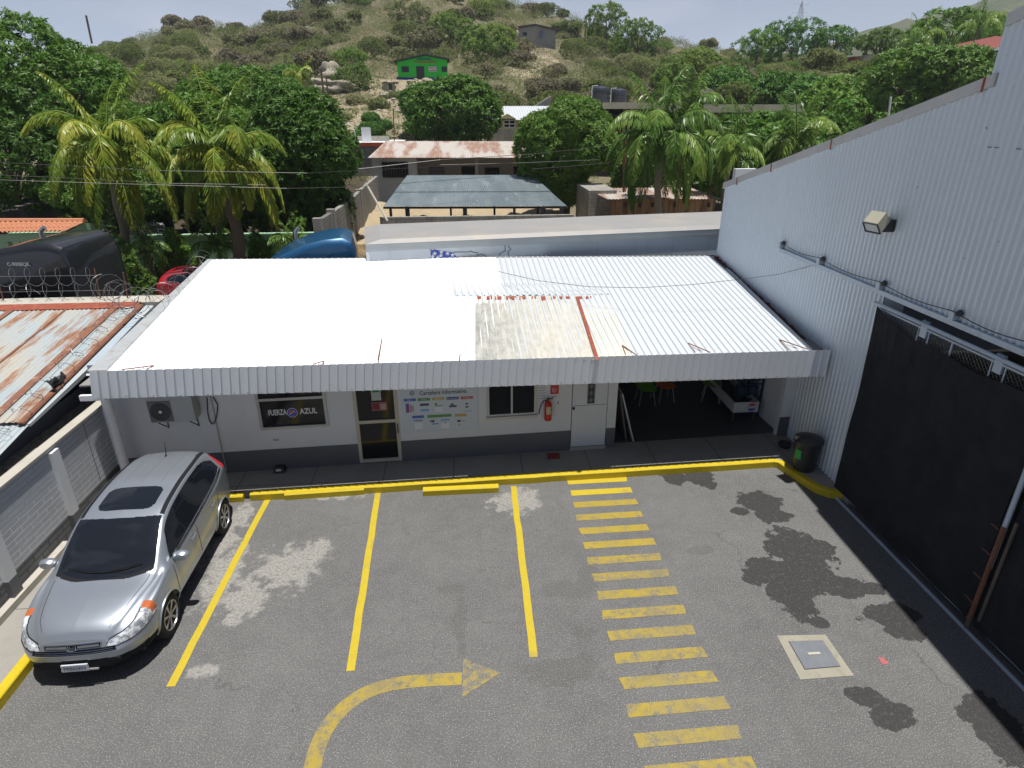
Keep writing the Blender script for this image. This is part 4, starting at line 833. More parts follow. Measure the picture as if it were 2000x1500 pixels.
# door track
tr = thing('sliding_gate_track', 'pale blue painted steel rail with wheel brackets along the warehouse wall above the doorway', 'gate track', (WHX, 10, 4.1))
bluew = M['bluew'] = simple('pale_blue_steel_paint', (.43, .50, .58), .45, .1, dirt=(.3, .27, .25), dirt_a=.3, dirt_s=3)
MB().box(WHX-.10, WHX-.03, 0, 13.8, 4.08, 4.16).build('rail', bluew, tr)
MB().tube([(WHX-.12, 0, 3.93), (WHX-.12, 10.1, 3.93)], .032, 8).build('roller_pipe', bluew, tr)
for y_ in (13.78, 12.1, 10.12, 8.35, 6.9, 5.4): 
    br_ = MB().box(WHX-.13, WHX-.02, y_-.05, y_+.05, 4.165, 4.29).build('bracket', bluew, tr); MB().lathe([(0, 0), (.045, .01), (.05, .06), (.02, .1), (0, .1)], (WHX-.08, y_-.09, 4.24), 8).build('insulator', M['dark_metal'], br_)
mb = MB(); pts = []
for (ya, yb) in ((13.7, 12.1), (12.1, 10.12), (10.12, 8.35), (8.35, 6.9), (6.9, 5.4)):
    for f in np.linspace(0, 1, 8): pts.append((WHX-.12, ya+(yb-ya)*f, 4.30-.06*math.sin(math.pi*f)))
solo(MB().tube(pts, .008, 5), 'cable', M['black_plastic'], 'black cable drooping from bracket to bracket along the gate track on the warehouse', 'cable', (WHX-.12, 13.7, 4.3))
# gates
t = NT('black_shade_cloth'); pos = t.co((1, .9, .35), (.5, 0, 0)); n_ = t.noise(1.3, pos, 4, .5, 1.5); t.bump(n_, 1.0, .18); c = t.mix(t.rng(t.noise(2.2, None, 6, .65), .35, .7), (.017, .018, .022), (.028, .029, .034)); M['cloth'] = t.fin(c, .88, 0, .15)
def gate(name, label, y0, y1, ztop_l):
    g = thing(name, label, 'gate', (WHX-.06, y0, .05), group='sliding mesh gates of the warehouse')
    mb = MB(); X_ = WHX-.045; w = .022
    for y_ in (y0+.03, y1-.03): mb.tube([(X_, y_, .12), (X_, y_, 3.84)], w, 8)
    for z_ in (.12, 3.84): mb.tube([(X_, y0+.03, z_), (X_, y1-.03, z_)], w, 8)
    n = max(2, int((y1-y0)/1.75)); 
    for k in range(1, n): mb.tube([(X_, y0+(y1-y0)*k/n, .12), (X_, y0+(y1-y0)*k/n, 3.84)], w*.7, 6)
    mb.build('gate_frame', bluew, g, smooth=50)
    mb = MB(); s = .075; zz0, zz1 = 3.50, 3.82; yy = y0
    while yy < y1-(zz1-zz0):
        mb.tube([(X_+.012, yy, zz0), (X_+.012, yy+zz1-zz0, zz1)], .0035, 3, cap=False); mb.tube([(X_+.008, yy+zz1-zz0, zz0), (X_+.008, yy, zz1)], .0035, 3, cap=False); yy += s
    mb.build('chain_link_mesh', M['wire'], g)
    mb = MB(); NY, NZ = 40, 24; vs = []
    for j in range(NZ+1):
        for i in range(NY+1):
            y_ = y0+.02+(y1-y0-.04)*i/NY; f = i/NY; zt = ztop_l(f); z_ = .14+(zt-.14)*j/NZ
            vs.append((X_-.055+.012*math.sin(f*9+j*.35)+.008*math.sin(f*23-j*.2)+.005*math.sin(j*.8+f*4), y_, z_))
    mb.add(vs, [(j*(NY+1)+i+1, j*(NY+1)+i, (j+1)*(NY+1)+i, (j+1)*(NY+1)+i+1) for j in range(NZ) for i in range(NY)]); mb.build('shade_cloth', M['cloth'], g, smooth=180)
    for k in range(int((y1-y0)/1.5)):
        mb = MB(); yy = y0+.9+k*1.5; mb.box(X_-.02, X_+.02, yy-.07, yy+.07, 3.70, 3.97); mb.tube([(X_, yy-.12, 3.6), (X_, yy-.12, 3.86)], .012, 5); mb.tube([(X_, yy+.12, 3.6), (X_, yy+.12, 3.86)], .012, 5)
        mb.build('hanger', bluew, g)
    return g
gate('sliding_gate', 'farther sliding gate leaf hung with black shade cloth under the door track', 6.48, 10.04, lambda f: 3.62+.24*max(0, (f-.72)/.28)+.03*math.sin(f*14))
gate('sliding_gate', 'nearer sliding gate leaf with black shade cloth at the right edge of the picture', 1.2, 6.36, lambda f: 3.42+.04*math.sin(f*14))
MB().box(WHX-.17, WHX-.14, 0, 9.98, -.01, .04).build('ground_rail', bluew, tr)
mb = MB(); mb.tube([(WHX-.14, 6.40, 1.15), (WHX-.14, 6.40, 2.9)], .034, 8, 0); mb.tube([(WHX-.14, 6.40, .05), (WHX-.14, 6.40, 1.15)], .034, 8, 1); mb.tube([(WHX-.13, 6.27, .3), (WHX-.13, 6.27, 2.0)], .024, 8, 1); solo(mb, 'gate_post', [bluew, simple('grimy_pipe', (.10, .085, .07), .8, var=.4, vs=12)], 'pale blue vertical pipe post clamped where the two gate leaves meet', 'post', (WHX-.17, 6.56, 0), smooth=50)
mb = MB()
for k in range(4): z_ = .5+k*.42; mb.tube([(WHX-.18+RNG.normal(0, .01), 6.32+RNG.normal(0, .015), z_), (WHX-.19, 6.5, z_+.03), (WHX-.16, 6.58, z_)], .01, 4)
mb.tube([(WHX-.17, 6.38, .2), (WHX-.17, 6.38, 1.85)], .03, 6); solo(mb, 'chain', M['rusty'], 'rusty chain and pipe wrapped along the joint of the two gate leaves', 'chain', (WHX-.17, 6.4, 0))
# flood light
fy, fz = 10.28, 5.30; fl_ = thing('flood_light', 'beige box shaped flood light sticking out of the corrugated warehouse wall', 'flood light', (WHX, fy, fz))
T = Matrix.Translation((WHX-.30, fy, fz+.02)) @ Matrix.Rotation(math.radians(14), 4, 'Z') @ Matrix.Rotation(math.radians(-52), 4, 'Y') @ Matrix.Scale(.74, 4)
hb = simple('yellowed_housing', (.37, .35, .27), .55, dirt=(.3, .27, .2), dirt_a=.4)
mb = MB(); 
def tb(v): return T @ Vector(v)
mb.hexa([tb((-.23, -.21, -.12)), tb((.12, -.21, -.12)), tb((.12, .21, -.12)), tb((-.23, .21, -.12))], [tb((-.15, -.2, .13)), tb((.16, -.2, .13)), tb((.16, .2, .13)), tb((-.15, .2, .13))]); mb.build('housing', hb, fl_)
mb = MB(); mb.hexa([tb((-.235, -.2, -.115)), tb((-.235, .2, -.115)), tb((-.165, .19, .10)), tb((-.165, -.19, .10))], [tb((-.225, -.2, -.117)), tb((-.225, .2, -.117)), tb((-.155, .19, .10)), tb((-.155, -.19, .10))]); mb.build('front_glass', simple('frosted_glass', (.34, .37, .38), .15), fl_)
mb = MB(); 
for a_, b_ in (((-.24, -.21, -.12), (-.24, .21, -.12)), ((-.24, .21, -.12), (-.162, .2, .12)), ((-.162, .2, .12), (-.162, -.2, .12)), ((-.162, -.2, .12), (-.24, -.21, -.12))): mb.tube([tb(a_), tb(b_)], .016, 4)
mb.build('glass_frame', M['dark_metal'], fl_)
MB().box(WHX-.22, WHX-.02, fy-.09, fy+.09, fz-.16, fz+.04).build('ballast_box', M['dark_metal'], fl_)
mb = MB(); cpx = [(890, 503, 0), (960, 527, 0), (1050, 548, 0), (1150, 560, 0), (1250, 562, 0), (1350, 556, 0), (1450, 545, 0), (1520, 536, 0)]; pts = [onroof(q[0], q[1], .25+.6*(i/7.)) for i, q in enumerate(cpx)]+[Vector((WHX-.05, 12.05, 4.2))]
solo(MB().tube(pts, .006, 5), 'cable', M['dark_metal'], 'thin cable sagging over the white roof up to the warehouse track', 'cable', tuple(pts[0]))
# ------------------------------------------------------------------ cars
def ci(xs_, ys_, x):
    """smooth (monotone) curve through points"""
    xs_ = np.array(xs_, float); ys_ = np.array(ys_, float); h = np.diff(xs_); d = np.diff(ys_)/h; m = np.zeros(len(xs_))
    for i in range(1, len(xs_)-1): m[i] = 0 if d[i-1]*d[i] <= 0 else 2*d[i-1]*d[i]/(d[i-1]+d[i])
    m[0], m[-1] = d[0], d[-1]; i = int(np.clip(np.searchsorted(xs_, x)-1, 0, len(xs_)-2)); t_ = (x-xs_[i])/h[i]
    return (2*t_**3-3*t_**2+1)*ys_[i]+(t_**3-2*t_**2+t_)*h[i]*m[i]+(-2*t_**3+3*t_**2)*ys_[i+1]+(t_**3-t_**2)*h[i]*m[i+1]
def carpaint(name, col, metal=.75):
    t = NT(name); n = t.noise(900, None, 2); c = t.mix(n, tuple(x*.93 for x in col), tuple(min(1, x*1.07) for x in col)); m = t.fin(c, .34, metal, .5)
    t.b.inputs['Coat Weight'].default_value = .6; t.b.inputs['Coat Roughness'].default_value = .06; return m
M['silver'] = carpaint('silver_car_paint', (.335, .365, .41), .65)
M['cglass'] = simple('tinted_car_glass', (.008, .010, .014), .03, spec=.8, var=.02)
M['chrome'] = simple('chrome', (.6, .61, .62), .14, 1.0, var=.02)
t = NT('headlight_glass'); M['lamp_glass'] = t.fin(t.mix(t.rng(t.noise(11, None, 4, .7), .42, .58), (.22, .24, .27), (.66, .69, .72)), .08, .15, .9)
M['amber'] = simple('amber_lens', (.42, .11, .035), .2, var=.1); M['redlens'] = simple('red_lens', (.45, .01, .02), .15, var=.05)
M['blackt'] = simple('black_trim', (.014, .015, .018), .7, var=.1, spec=.1)
def make_suv(name, label, loc, rz, paint, L=4.52, hs=1.0, plate=None, N=226, Mh=72):
    r = thing(name, label, 'car', loc, rz)
    def W_(s): return ci([0, .06, .2, .5, .93, 1.4, 2.4, 3.4, 4.0, 4.4, 4.52], [.57, .68, .79, .87, .897, .887, .897, .90, .865, .77, .67], s)
    def TOP(s): return hs*ci([0, .08, .25, .6, 1.08, 1.5, 1.92, 2.3, 2.9, 3.6, 4.05, 4.25, 4.45, 4.52], [.78, .87, .945, 1.02, 1.085, 1.345, 1.575, 1.655, 1.69, 1.655, 1.57, 1.42, 1.08, .85], s)
    def BELT(s): return hs*ci([0, .2, .6, 1.08, 1.5, 2.5, 3.4, 4.1, 4.4, 4.52], [.70, .80, .90, .985, 1.02, 1.07, 1.13, 1.22, 1.05, .82], s)
    def WR(s): return ci([0, .25, .7, 1.08, 1.5, 1.92, 2.4, 3.3, 4.05, 4.35, 4.52], [.44, .56, .67, .735, .70, .65, .635, .62, .58, .57, .55], s)
    S = np.concatenate([np.linspace(0, 1, N)*L])
    def section(s):
        w, zt, zb, wr = W_(s), TOP(s), BELT(s), WR(s); zr = zt-.045
        zlow = .27+(.06 if s < .3 else 0)
        ctrl = [(w-.09, zlow), (w-.01, zlow+.12), (w, .60*hs), (w-.004, zb-.10), (w-.02, zb-.025), (w-.055, zb+.02), (wr+.035, zr-.05), (wr-.04, zr+.012), (wr*.5, zt-.008), (0, zt)]
        P = np.array([ctrl[0]]+ctrl+[ctrl[-1]]); nseg = len(P)-2; us = np.linspace(0, nseg-1e-6, Mh+1); out = []
        for u in us:
            i = int(u); f = u-i; out.append(.5*(1-f)**2*P[i]+(.5+f-f*f)*P[i+1]+.5*f*f*P[i+2])
        return np.array(out)
    secs = [section(s) for s in S]
    def deform(x, y, z):
        k = math.exp(-x/.45); x2 = x+.19*(abs(y)/.9)**2.6*k+max(0, z-.58*hs)*.42*math.exp(-x/.25)
        kr = math.exp(-(L-x)/.5); x2 -= .12*(abs(y)/.9)**2*kr
        return (y, x2, z)
    bins = {}
    def put(part, quad):
        bins.setdefault(part, []).append(quad)
    ax = (.93, .93+2.62); R_ = .395
    def classify(s, y, z, j):
        ay = abs(y); fz = j/Mh*10
        if ay > .5:
            for a in ax:
                if (s-a)**2+(z-.34)**2 < R_*R_: return None
        zb = BELT(s); zt = TOP(s)
        # windscreen
        c0 = 1.02+.22*(ay/.7)**2.2; c1 = 1.90+.05*(ay/.6)**2
        if c0 < s < c1 and z > zb+.05 and ay < WR(s)-.035: return 'windshield'
        if 1.0 < s <= c0 and z > zb+.03 and ay < WR(s)-.04 and s > c0-.07: return 'cowl'
        # side glass
        wtop = zt-.045-.05-.16*max(0, (s-3.35)/.75)**2.2; wbot = zb+.035
        if 1.42 < s < 4.02 and wbot < z < wtop and ay > WR(s)-.01:
            ap = 1.42+(z-wbot)*.72*1.3
            if s > ap:
                if abs(s-2.34) < .045 or abs(s-3.32) < .04: return 'pillar_trim'
                if s > 3.95: return None if False else 'body'
                return 'window_front' if s < 2.34 else ('window_rear' if s < 3.32 else 'window_quarter')
        if z > zt-.05 and 2.06 < s < 2.66:
            u, v = (s-2.36)/.30, ay/.43
            if abs(u)**5+abs(v)**5 < 1: return 'sunroof'
        if z > .9*zt and 1.98 < s < 4.1 and abs(ay-(WR(s)-.05)) < .036: return 'roof_strip'
        zl = .650*hs+.17*s; zh = zb+.005
        if .0 <= s < .60 and zl < z < zh+.02 and ay > .42+.50*s:
            return 'headlight_amber' if (s > .47 and ay > .71 and z > zl+.05) else 'headlight'
        if z < (.50-.05*ay)*hs and (s < .50): return 'lower_bumper'
        if z < .38*hs: return 'lower_bumper'
        for a in ax:
            if ay > .5 and (s-a)**2+(z-.34)**2 < (R_+.045)**2 and z < .80: return 'arch'
        if s > 4.05 and ay > WR(s)-.02 and zb-.05 < z < zt-.1: return 'tail_light'
        if s > 4.15 and z > zb+.05 and ay < WR(s)-.06 and z < zt-.04: return 'rear_window'
        return 'body'
    for i in range(N-1):
        a, b = secs[i], secs[i+1]; s0, s1 = S[i], S[i+1]
        for j in range(Mh):
            c = (a[j]+a[j+1]+b[j]+b[j+1])/4; sm_ = (s0+s1)/2
            for sg in (1, -1):
                q = [deform(s0, sg*a[j][0], a[j][1]), deform(s1, sg*b[j][0], b[j][1]), deform(s1, sg*b[j+1][0], b[j+1][1]), deform(s0, sg*a[j+1][0], a[j+1][1])]
                if sg < 0: q = q[::-1]
                k = classify(sm_, sg*c[0], c[1], j)
                if k: put(k+('#R' if (sg > 0 and k not in ('body', 'windshield', 'cowl', 'sunroof', 'lower_bumper', 'arch', 'rear_window', 'roof_strip')) else ''), q)
    # front and rear caps
    for (ii, sgn) in ((0, 1), (N-1, -1)):
        a = secs[ii]; K = 40
        for j in range(Mh):
            if abs(a[j+1][1]-a[j][1]) < 1e-5 and a[j][0] < .01: continue
            for k in range(K):
                f0, f1 = -1+2*k/K, -1+2*(k+1)/K
                q = [deform(S[ii], f0*a[j][0], a[j][1]), deform(S[ii], f1*a[j][0], a[j][1]), deform(S[ii], f1*a[j+1][0], a[j+1][1]), deform(S[ii], f0*a[j+1][0], a[j+1][1])]
                z = (a[j][1]+a[j+1][1])/2; y = abs((f0+f1)/2*a[j][0]); part = 'body'
                if ii == 0:
                    if .585*hs < z < .655*hs and y < .54: part = 'lower_grille'
                    elif .665*hs < z < .735*hs and y < .36: part = 'upper_grille'
                    elif z > .655*hs and y > .44: part = 'headlight#R' if (f0+f1) > 0 else 'headlight'
                    elif z < (.50-.05*y)*hs: part = 'lower_bumper'
                else:
                    if z < .5: part = 'lower_bumper'
                put(part, q[::1] if sgn > 0 else q[::-1])
    def quads(qs):
        d = {}; V = []; F = []
        for q in qs:
            f = []
            for p in q:
                k = (round(p[0], 5), round(p[1], 5), round(p[2], 5))
                if k not in d: d[k] = len(V); V.append(p)
                f.append(d[k])
            f = [f[i] for i in range(4) if f[i] != f[i-1]]
            if len(f) >= 3: F.append(tuple(f))
        return V, F
    def mk(key, name, mat, parent=r, sm_=40):
        if key not in bins: return None
        V, F = quads(bins[key]); m_ = MB(); m_.v = V; m_.f = F; m_.m = [0]*len(F); return m_.build(name, mat, parent, sm_, local=True)
    body = mk('body', 'body', paint)
    mk('windshield', 'windshield', M['cglass']); mk('cowl', 'cowl_panel', M['blackt']); mk('sunroof', 'sunroof', M['cglass']); mk('roof_strip', 'roof_strip', M['blackt']); mk('rear_window', 'rear_window', M['cglass'])
    mk('lower_bumper', 'lower_bumper', M['blackt']); mk('arch', 'wheel_arch_trim', M['blackt'] if False else paint)
    for side in ('', '#R'):
        for k in ('window_front', 'window_rear', 'window_quarter'): mk(k+side, 'side_window', M['cglass'])
        mk('pillar_trim'+side, 'pillar_trim', M['cglass']); h = mk('headlight'+side, 'headlight', M['lamp_glass']); 
        if h:
            Vv = [v.co for v in h.data.vertices]; zs_ = sorted(Vv, key=lambda q: q.y); bn = {}
            for q in Vv: b_ = round(q.y/.05); bn.setdefault(b_, []).append(q)
            lo_ = [min(b, key=lambda q: q.z)+Vector((0, -.004, .0)) for k_, b in sorted(bn.items())]; hi_ = [max(b, key=lambda q: q.z)+Vector((0, -.002, .004)) for k_, b in sorted(bn.items())]
            mb = MB(); mb.tube(lo_, .007, 4); mb.tube(hi_, .007, 4); mb.build('lamp_rim', M['blackt'], h, local=True)
        if h: mk('headlight_amber'+side, 'turn_signal', M['amber'], h)
        mk('tail_light'+side, 'tail_light', M['redlens'])
    lg = mk('lower_grille', 'lower_grille', M['blackt']); ug = mk('upper_grille', 'upper_grille', M['blackt'])
    def fx(y, z, off=0): p = deform(0, y, z); return Vector((p[0], p[1]-off, p[2]))
    mb = MB()
    for z in (.605, .63): mb.tube([fx(y, z*hs, .006) for y in np.linspace(-.5, .5, 15)], .005, 4)
    mb.build('grille_bar', M['chrome'], lg, local=True)
    mb = MB()
    for z in (.672, .730): mb.tube([fx(y, z*hs, .008) for y in np.linspace(-.35, .35, 15)], .009, 5)
    for y in (-.355, .355): mb.tube([fx(y, .672*hs, .008), fx(y*1.03, .730*hs, .008)], .009, 5)
    for (ya_, yb_) in ((-.34, -.07), (.07, .34)): mb.hexa([fx(ya_, .684*hs, .0), fx(yb_, .684*hs, .0), fx(yb_, .715*hs, .0), fx(ya_, .715*hs, .0)], [fx(ya_, .684*hs, .012), fx(yb_, .684*hs, .012), fx(yb_, .715*hs, .012), fx(ya_, .715*hs, .012)])
    mb.build('chrome_bar', M['chrome'], ug, 30, local=True)
    # emblem: a letter H in a rounded square
    mb = MB(); ce = fx(0, .701*hs, .02); e1 = Vector((1, 0, 0)); e2 = (fx(0, .74*hs)-fx(0, .66*hs)).normalized()
    for (a, b_) in (((-.022, .026), (-.030, -.030)), ((.022, .026), (.030, -.030)), ((-.026, 0), (.026, 0))): mb.tube([ce+e1*a[0]+e2*a[1], ce+e1*b_[0]+e2*b_[1]], .0075, 5)
    rr_ = [(-.055, -.04), (-.05, .045), (.05, .045), (.055, -.04), (0, -.05), (-.055, -.04)]; mb.tube([ce+e1*a+e2*b_ for a, b_ in rr_], .006, 5); mb.build('emblem', M['chrome'], ug, local=True)
    # hood edge seams and wipers
    mb = MB()
    for sg in (1, -1):
        pts = []
        for s in np.linspace(.12, 1.08, 20):
            w = WR(s)-.07+.0; a = secs[int(s/L*(N-1))]; k = int(np.argmin(abs(a[:, 0]-w)+(a[:, 1] < BELT(s)-.03)*9)); pts.append(Vector(deform(s, sg*a[k][0], a[k][1]+.001)))
        mb.tube(pts, .0045, 4)
    mb.build('hood_seam', M['blackt'], body, local=True)
    def surf(s, y, off=.0):
        a = secs[int(np.clip(s/L*(N-1), 0, N-1))]; sel = a[a[:, 1] > BELT(s)-.02]; o = np.argsort(sel[:, 0]); z = np.interp(abs(y), sel[o, 0], sel[o, 1]); p = deform(s, y, z+off); return Vector(p)
    for (ya_, yb_) in ((-.05, .52), (-.55, -.05)):
        mb = MB(); mb.tube([surf(1.12+.02*abs(y)+.13*(y/.6)**2, y, .018) for y in np.linspace(ya_, yb_, 10)], .007, 5); mb.tube([surf(1.15+.03*abs(y)+.12*(y/.6)**2, y, .01) for y in np.linspace(ya_+.1, yb_-.05, 8)], .005, 4); mb.build('wiper', M['blackt'], r, local=True)
    mb = MB()
    for y in (-.3, 0, .3): mb.tube([surf(s, y, .001) for s in np.linspace(2.8, 4.0, 20)], .006, 4)
    mb.build('roof_crease', paint, body, local=True)
    mb = MB(); p = surf(3.75, -.0, .0); mb.tube([p, p+Vector((0, .05, .03)), p+Vector((0.0, .10, .26))], [.016, .009, .003], 6); mb.build('antenna', M['blackt'], r, local=True)
    # lips over arches, sills
    for a in ax:
        for sg in (1, -1):
            pts = []
            for f in np.linspace(math.radians(-5), math.radians(185), 22):
                s = a+R_*math.cos(f); z = .34+R_*math.sin(f); A_ = secs[int(np.clip(s/L*(N-1), 0, N-1))]; k = int(np.argmin(abs(A_[:int(Mh*.62), 1]-z))); pts.append(Vector(deform(s, sg*(A_[k][0]+.004), z)))
            mb = MB(); mb.tube(pts, .017, 6); mb.build('arch_lip', paint, body, 60, local=True)
    mb = MB()
    for sg in (1, -1):
        for s in (1.36, 2.36, 3.30):
            pts = []
            for z in np.linspace(.45, BELT(s)+.0, 12): A_ = secs[int(s/L*(N-1))]; k = int(np.argmin(abs(A_[:int(Mh*.69), 1]-z))); pts.append(Vector(deform(s+(.0 if s < 3 else (z-.45)*.25), sg*(A_[k][0]+.0015), A_[k][1])))
            mb.tube(pts, .0035, 4)
    mb.build('door_seam', M['blackt'], body, local=True)
    for sg in (1, -1):
        mb = MB(); pts = [Vector(deform(s, sg*(W_(s)-.035), BELT(s)+.037)) for s in np.linspace(1.45, 3.93, 30)]; mb.tube(pts, .010, 5); mb.build('window_chrome', M['chrome'], body, local=True)
    for sg in (1, -1):
        for s in (2.16, 3.12): mb = MB(); y = sg*(W_(s)+.018); mb.tube([(y-sg*.025, s-.09, .93*hs), (y, s-.06, .93*hs), (y, s+.06, .935*hs), (y-sg*.025, s+.09, .935*hs)], .014, 6); mb.build('door_handle', paint, r, 60, local=True)
        mb = MB(); c_ = Vector((sg*.965, 1.50, 1.06*hs)); vs = []; prof = [(0, -.08), (.06, -.075), (.085, -.03), (.09, .02), (.07, .055), (0, .06)]; n_ = 14
        mb.lathe([(p_[0], p_[1]) for p_ in prof], (0, 0, 0), n_, axis='Y')
        mb.v = [(c_.x+v[0]*1.5, c_.y+v[1]*1.0, c_.z+v[2]*.95) for v in mb.v]; mr = mb.build('side_mirror', paint, r, 40, local=True)
        mb = MB(); mb.tube([(sg*.83, 1.52, 1.0*hs), (sg*.95, 1.5, 1.03*hs)], .025, 6); mb.build('mirror_arm', M['blackt'], mr, local=True)
    # floor, wheels
    mb = MB(); mb.box(-.72, .72, .35, L-.3, .24, .42); mb.box(-.60, .60, .5, L-.5, .42, .9); mb.build('underbody', M['black_plastic'], r, local=True)
    for a in ax:
        for sg in (1, -1):
            cx_ = sg*.775; mb = MB(); rt = .345
            mb.lathe([(.22, -.105), (.30, -.115), (rt-.02, -.105), (rt, -.08), (rt, .08), (rt-.02, .105), (.30, .115), (.232, .108), (.22, .09)], (0, 0, 0), 40, axis='X')
            mb.v = [(cx_+v[0]*sg, a+v[1], rt+v[2]) for v in mb.v]; wl = thing('wheel', '', '', (0, 0, 0)); del wl['label']; del wl['category']; wl.parent = r; WM[wl.name] = WM[r.name].copy()
            ty = mb.build('tyre', M['rubber'], wl, 40, local=True)
            mb = MB(); mb.lathe([(.232, .02), (.235, .11), (.222, .112), (.205, .06), (.19, .02)], (0, 0, 0), 32, axis='X'); mb.lathe([(0, .045), (.045, .05), (.05, .085), (.03, .1), (0, .1)], (0, 0, 0), 14, axis='X')
            for k in range(7):
                f = k*2*math.pi/7; c_, s_ = math.cos(f), math.sin(f)
                def rp(u, v, x): return (x, c_*u-s_*v, s_*u+c_*v)
                mb.hexa([rp(.03, -.016, .06), rp(.215, -.028, .055), rp(.215, .028, .055), rp(.03, .016, .06)], [rp(.03, -.016, .098), rp(.215, -.024, .105), rp(.215, .024, .105), rp(.03, .016, .098)])
            mb.v = [(cx_+v[0]*sg, a+v[1], rt+v[2]) for v in mb.v]; mb.build('rim', M['chrome'] if False else simple('alloy', (.42, .42, .43), .3, .8), wl, 30, local=True)
            mb = MB(); mb.lathe([(0, .0), (.2, .0), (.2, .02), (0, .02)], (0, 0, 0), 20, axis='X'); mb.v = [(cx_+v[0]*sg, a+v[1], rt+v[2]) for v in mb.v]; mb.build('brake_disc', M['dark_metal'], wl, local=True)
    if plate:
        c_ = fx(-.0, .40*hs, .03); mb = MB(); mb.box(c_.x-.17+.0, c_.x+.17, c_.y-.012, c_.y+.01, .33*hs, .45*hs); pl = mb.build('license_plate', simple('plate_white', (.5, .53, .58), .4), r, local=True)
        mb = MB(); V, F = text_mesh(plate, .095, .001); w0 = max(v[0] for v in V)-min(v[0] for v in V); k = .29/w0
        mb.add([(c_.x+v[0]*k, c_.y-.0135, .385*hs+v[1]) for v in V], F); mb.build('plate_lettering', simple('plate_ink', (.03, .04, .10), .5), pl, local=True)
        mb = MB(); mb.box(c_.x-.2, c_.x+.28, c_.y+.012, c_.y+.03, .31*hs, .335*hs); mb.build('plate_bracket', M['alu'], r, local=True)
        for sg in (1, -1): c_ = fx(sg*.52, .42*hs, .01); mb = MB(); mb.lathe([(0, 0), (.05, 0), (.045, -.02), (0, -.025)], (c_.x, c_.y+.02, c_.z), 12, axis='Y'); mb.build('fog_lamp', M['blackt'], r, local=True)
    return r
suv = make_suv('parked_car', 'silver compact SUV with tinted windows and sunroof parked at the left beside the block wall', (-5.25, 6.42, 0), math.radians(1.3), M['silver'], plate='P900GWV', N=360, Mh=116); suv.scale = (.965, .93, .915)
make_suv('parked_car', 'red hatchback with dark glass mostly hidden behind the left edge of the white roof', (atZ(300, 562, .9)[0]+4.4, atZ(300, 562, .9)[1]+.9, 0), math.radians(90), carpaint('red_car_paint', (.42, .012, .03), .2), hs=.88)
# ------------------------------------------------------------------ semi trucks
def make_tractor(name, label, loc, rz, paint, wide=2.35, H=3.7):
    r = thing(name, label, 'truck', loc, rz)
    # local: x forward (front of the cab), y across, z up; the roof runs down to the nose
    prof = [(-2.1, .9), (-2.1, H-.45), (-2.0, H-.12), (-1.7, H), (-1.1, H-.02), (-.4, H-.14), (.4, H-.40), (1.1, H-.78), (1.5, H-1.2), (1.68, 2.0), (1.75, 1.85), (2.9, 1.65), (3.5, 1.4), (3.6, .9)]
    n = len(prof); vs = []; rows = [(-1, 0.0), (-.97, .02), (-.88, .11), (0, .13), (.88, .11), (.97, .02), (1, 0.0)]
    hw = wide/2; mb = MB()
    for (f, dz) in rows:
        for (x, z) in prof:
            inset = .0 if abs(f) < .99 else 0
            zz = z+(dz-.12 if z > 2.0 and x < 1.7 else 0)*(1 if z > H-1.3 else 0); k = 1.0 if x < 1.6 else .82
            vs.append((x, f*hw*k, zz-(.10 if abs(f) == 1 and z > 1.3 else 0)))
    m_ = len(rows); fs = [(i*n+j, i*n+j+1, (i+1)*n+j+1, (i+1)*n+j) for i in range(m_-1) for j in range(n-1)]+[tuple(range(n))[::-1], tuple(range((m_-1)*n, m_*n))]
    mb.add(vs, fs); body = mb.build('cab', paint, r, 35, local=True)
    for sg in (-1, 1):
        y = sg*(hw+.004); mb = MB(); mb.add([(-1.15, y, 2.25), (-.55, y, 2.25), (-.55, y, 2.62), (-.68, y, 2.72), (-1.02, y, 2.72), (-1.15, y, 2.62)], [(0, 1, 2, 3, 4, 5)]); w = mb.build('sleeper_window', M['glass_dark'], r, local=True)
        mb = MB(); mb.tube([(-1.17, y, 2.23), (-.53, y, 2.23), (-.53, y, 2.63), (-.67, y, 2.74), (-1.03, y, 2.74), (-1.17, y, 2.63), (-1.17, y, 2.23)], .014, 4); mb.build('window_seal', M['black_plastic'], w, local=True)
        mb = MB(); mb.add([(.35, y, 1.75), (1.35, y, 1.75), (1.15, y, 2.25), (.85, y, 2.5), (.35, y, 2.55)], [(0, 1, 2, 3, 4)]); mb.build('door_window', M['glass_dark'], r, local=True)
        if sg < 0: mb = MB(); mb.tube([(.2, sg*(hw+.15), .9), (.2, sg*(hw+.15), H-.3), (.18, sg*(hw+.15), H-.1), (.05, sg*(hw+.15), H)], .07, 10); mb.build('exhaust_stack', M['steel'], r, 50, local=True)
        for x in (2.6, -1.9, -3.2): mb = MB(); mb.lathe([(0, -.14), (.3, -.14), (.5, -.12), (.52, 0), (.5, .12), (.3, .14), (0, .1)], (x, sg*(hw-.2), .52), 24, axis='Y'); mb.build('wheel', M['rubber'], r, 40, local=True)
    MB().box(-4.4, 3.2, -.45, .45, .7, .98).build('chassis', M['dark_metal'], r, local=True)
    return r
M['truck_black'] = carpaint('black_truck_paint', (.012, .013, .017), .1); M['truck_blue'] = carpaint('blue_truck_paint', (.012, .085, .20), .3)
tb_ = make_tractor('truck', 'black semi truck tractor with sleeper cab parked behind the rusty roofed building', (-12.35, 18.3, 0), math.radians(176), M['truck_black'], 2.4, 3.95)
p_ = tb_; mb = MB(); V, F = text_mesh('C-900BQK', .13, .004); Mt = WM[tb_.name]; mb.add([( -.85-v[0], 1.2+.006, 3.42+v[1]) for v in V], [f[::-1] for f in F]); mb.build('cab_lettering', white_ink, tb_, local=True)
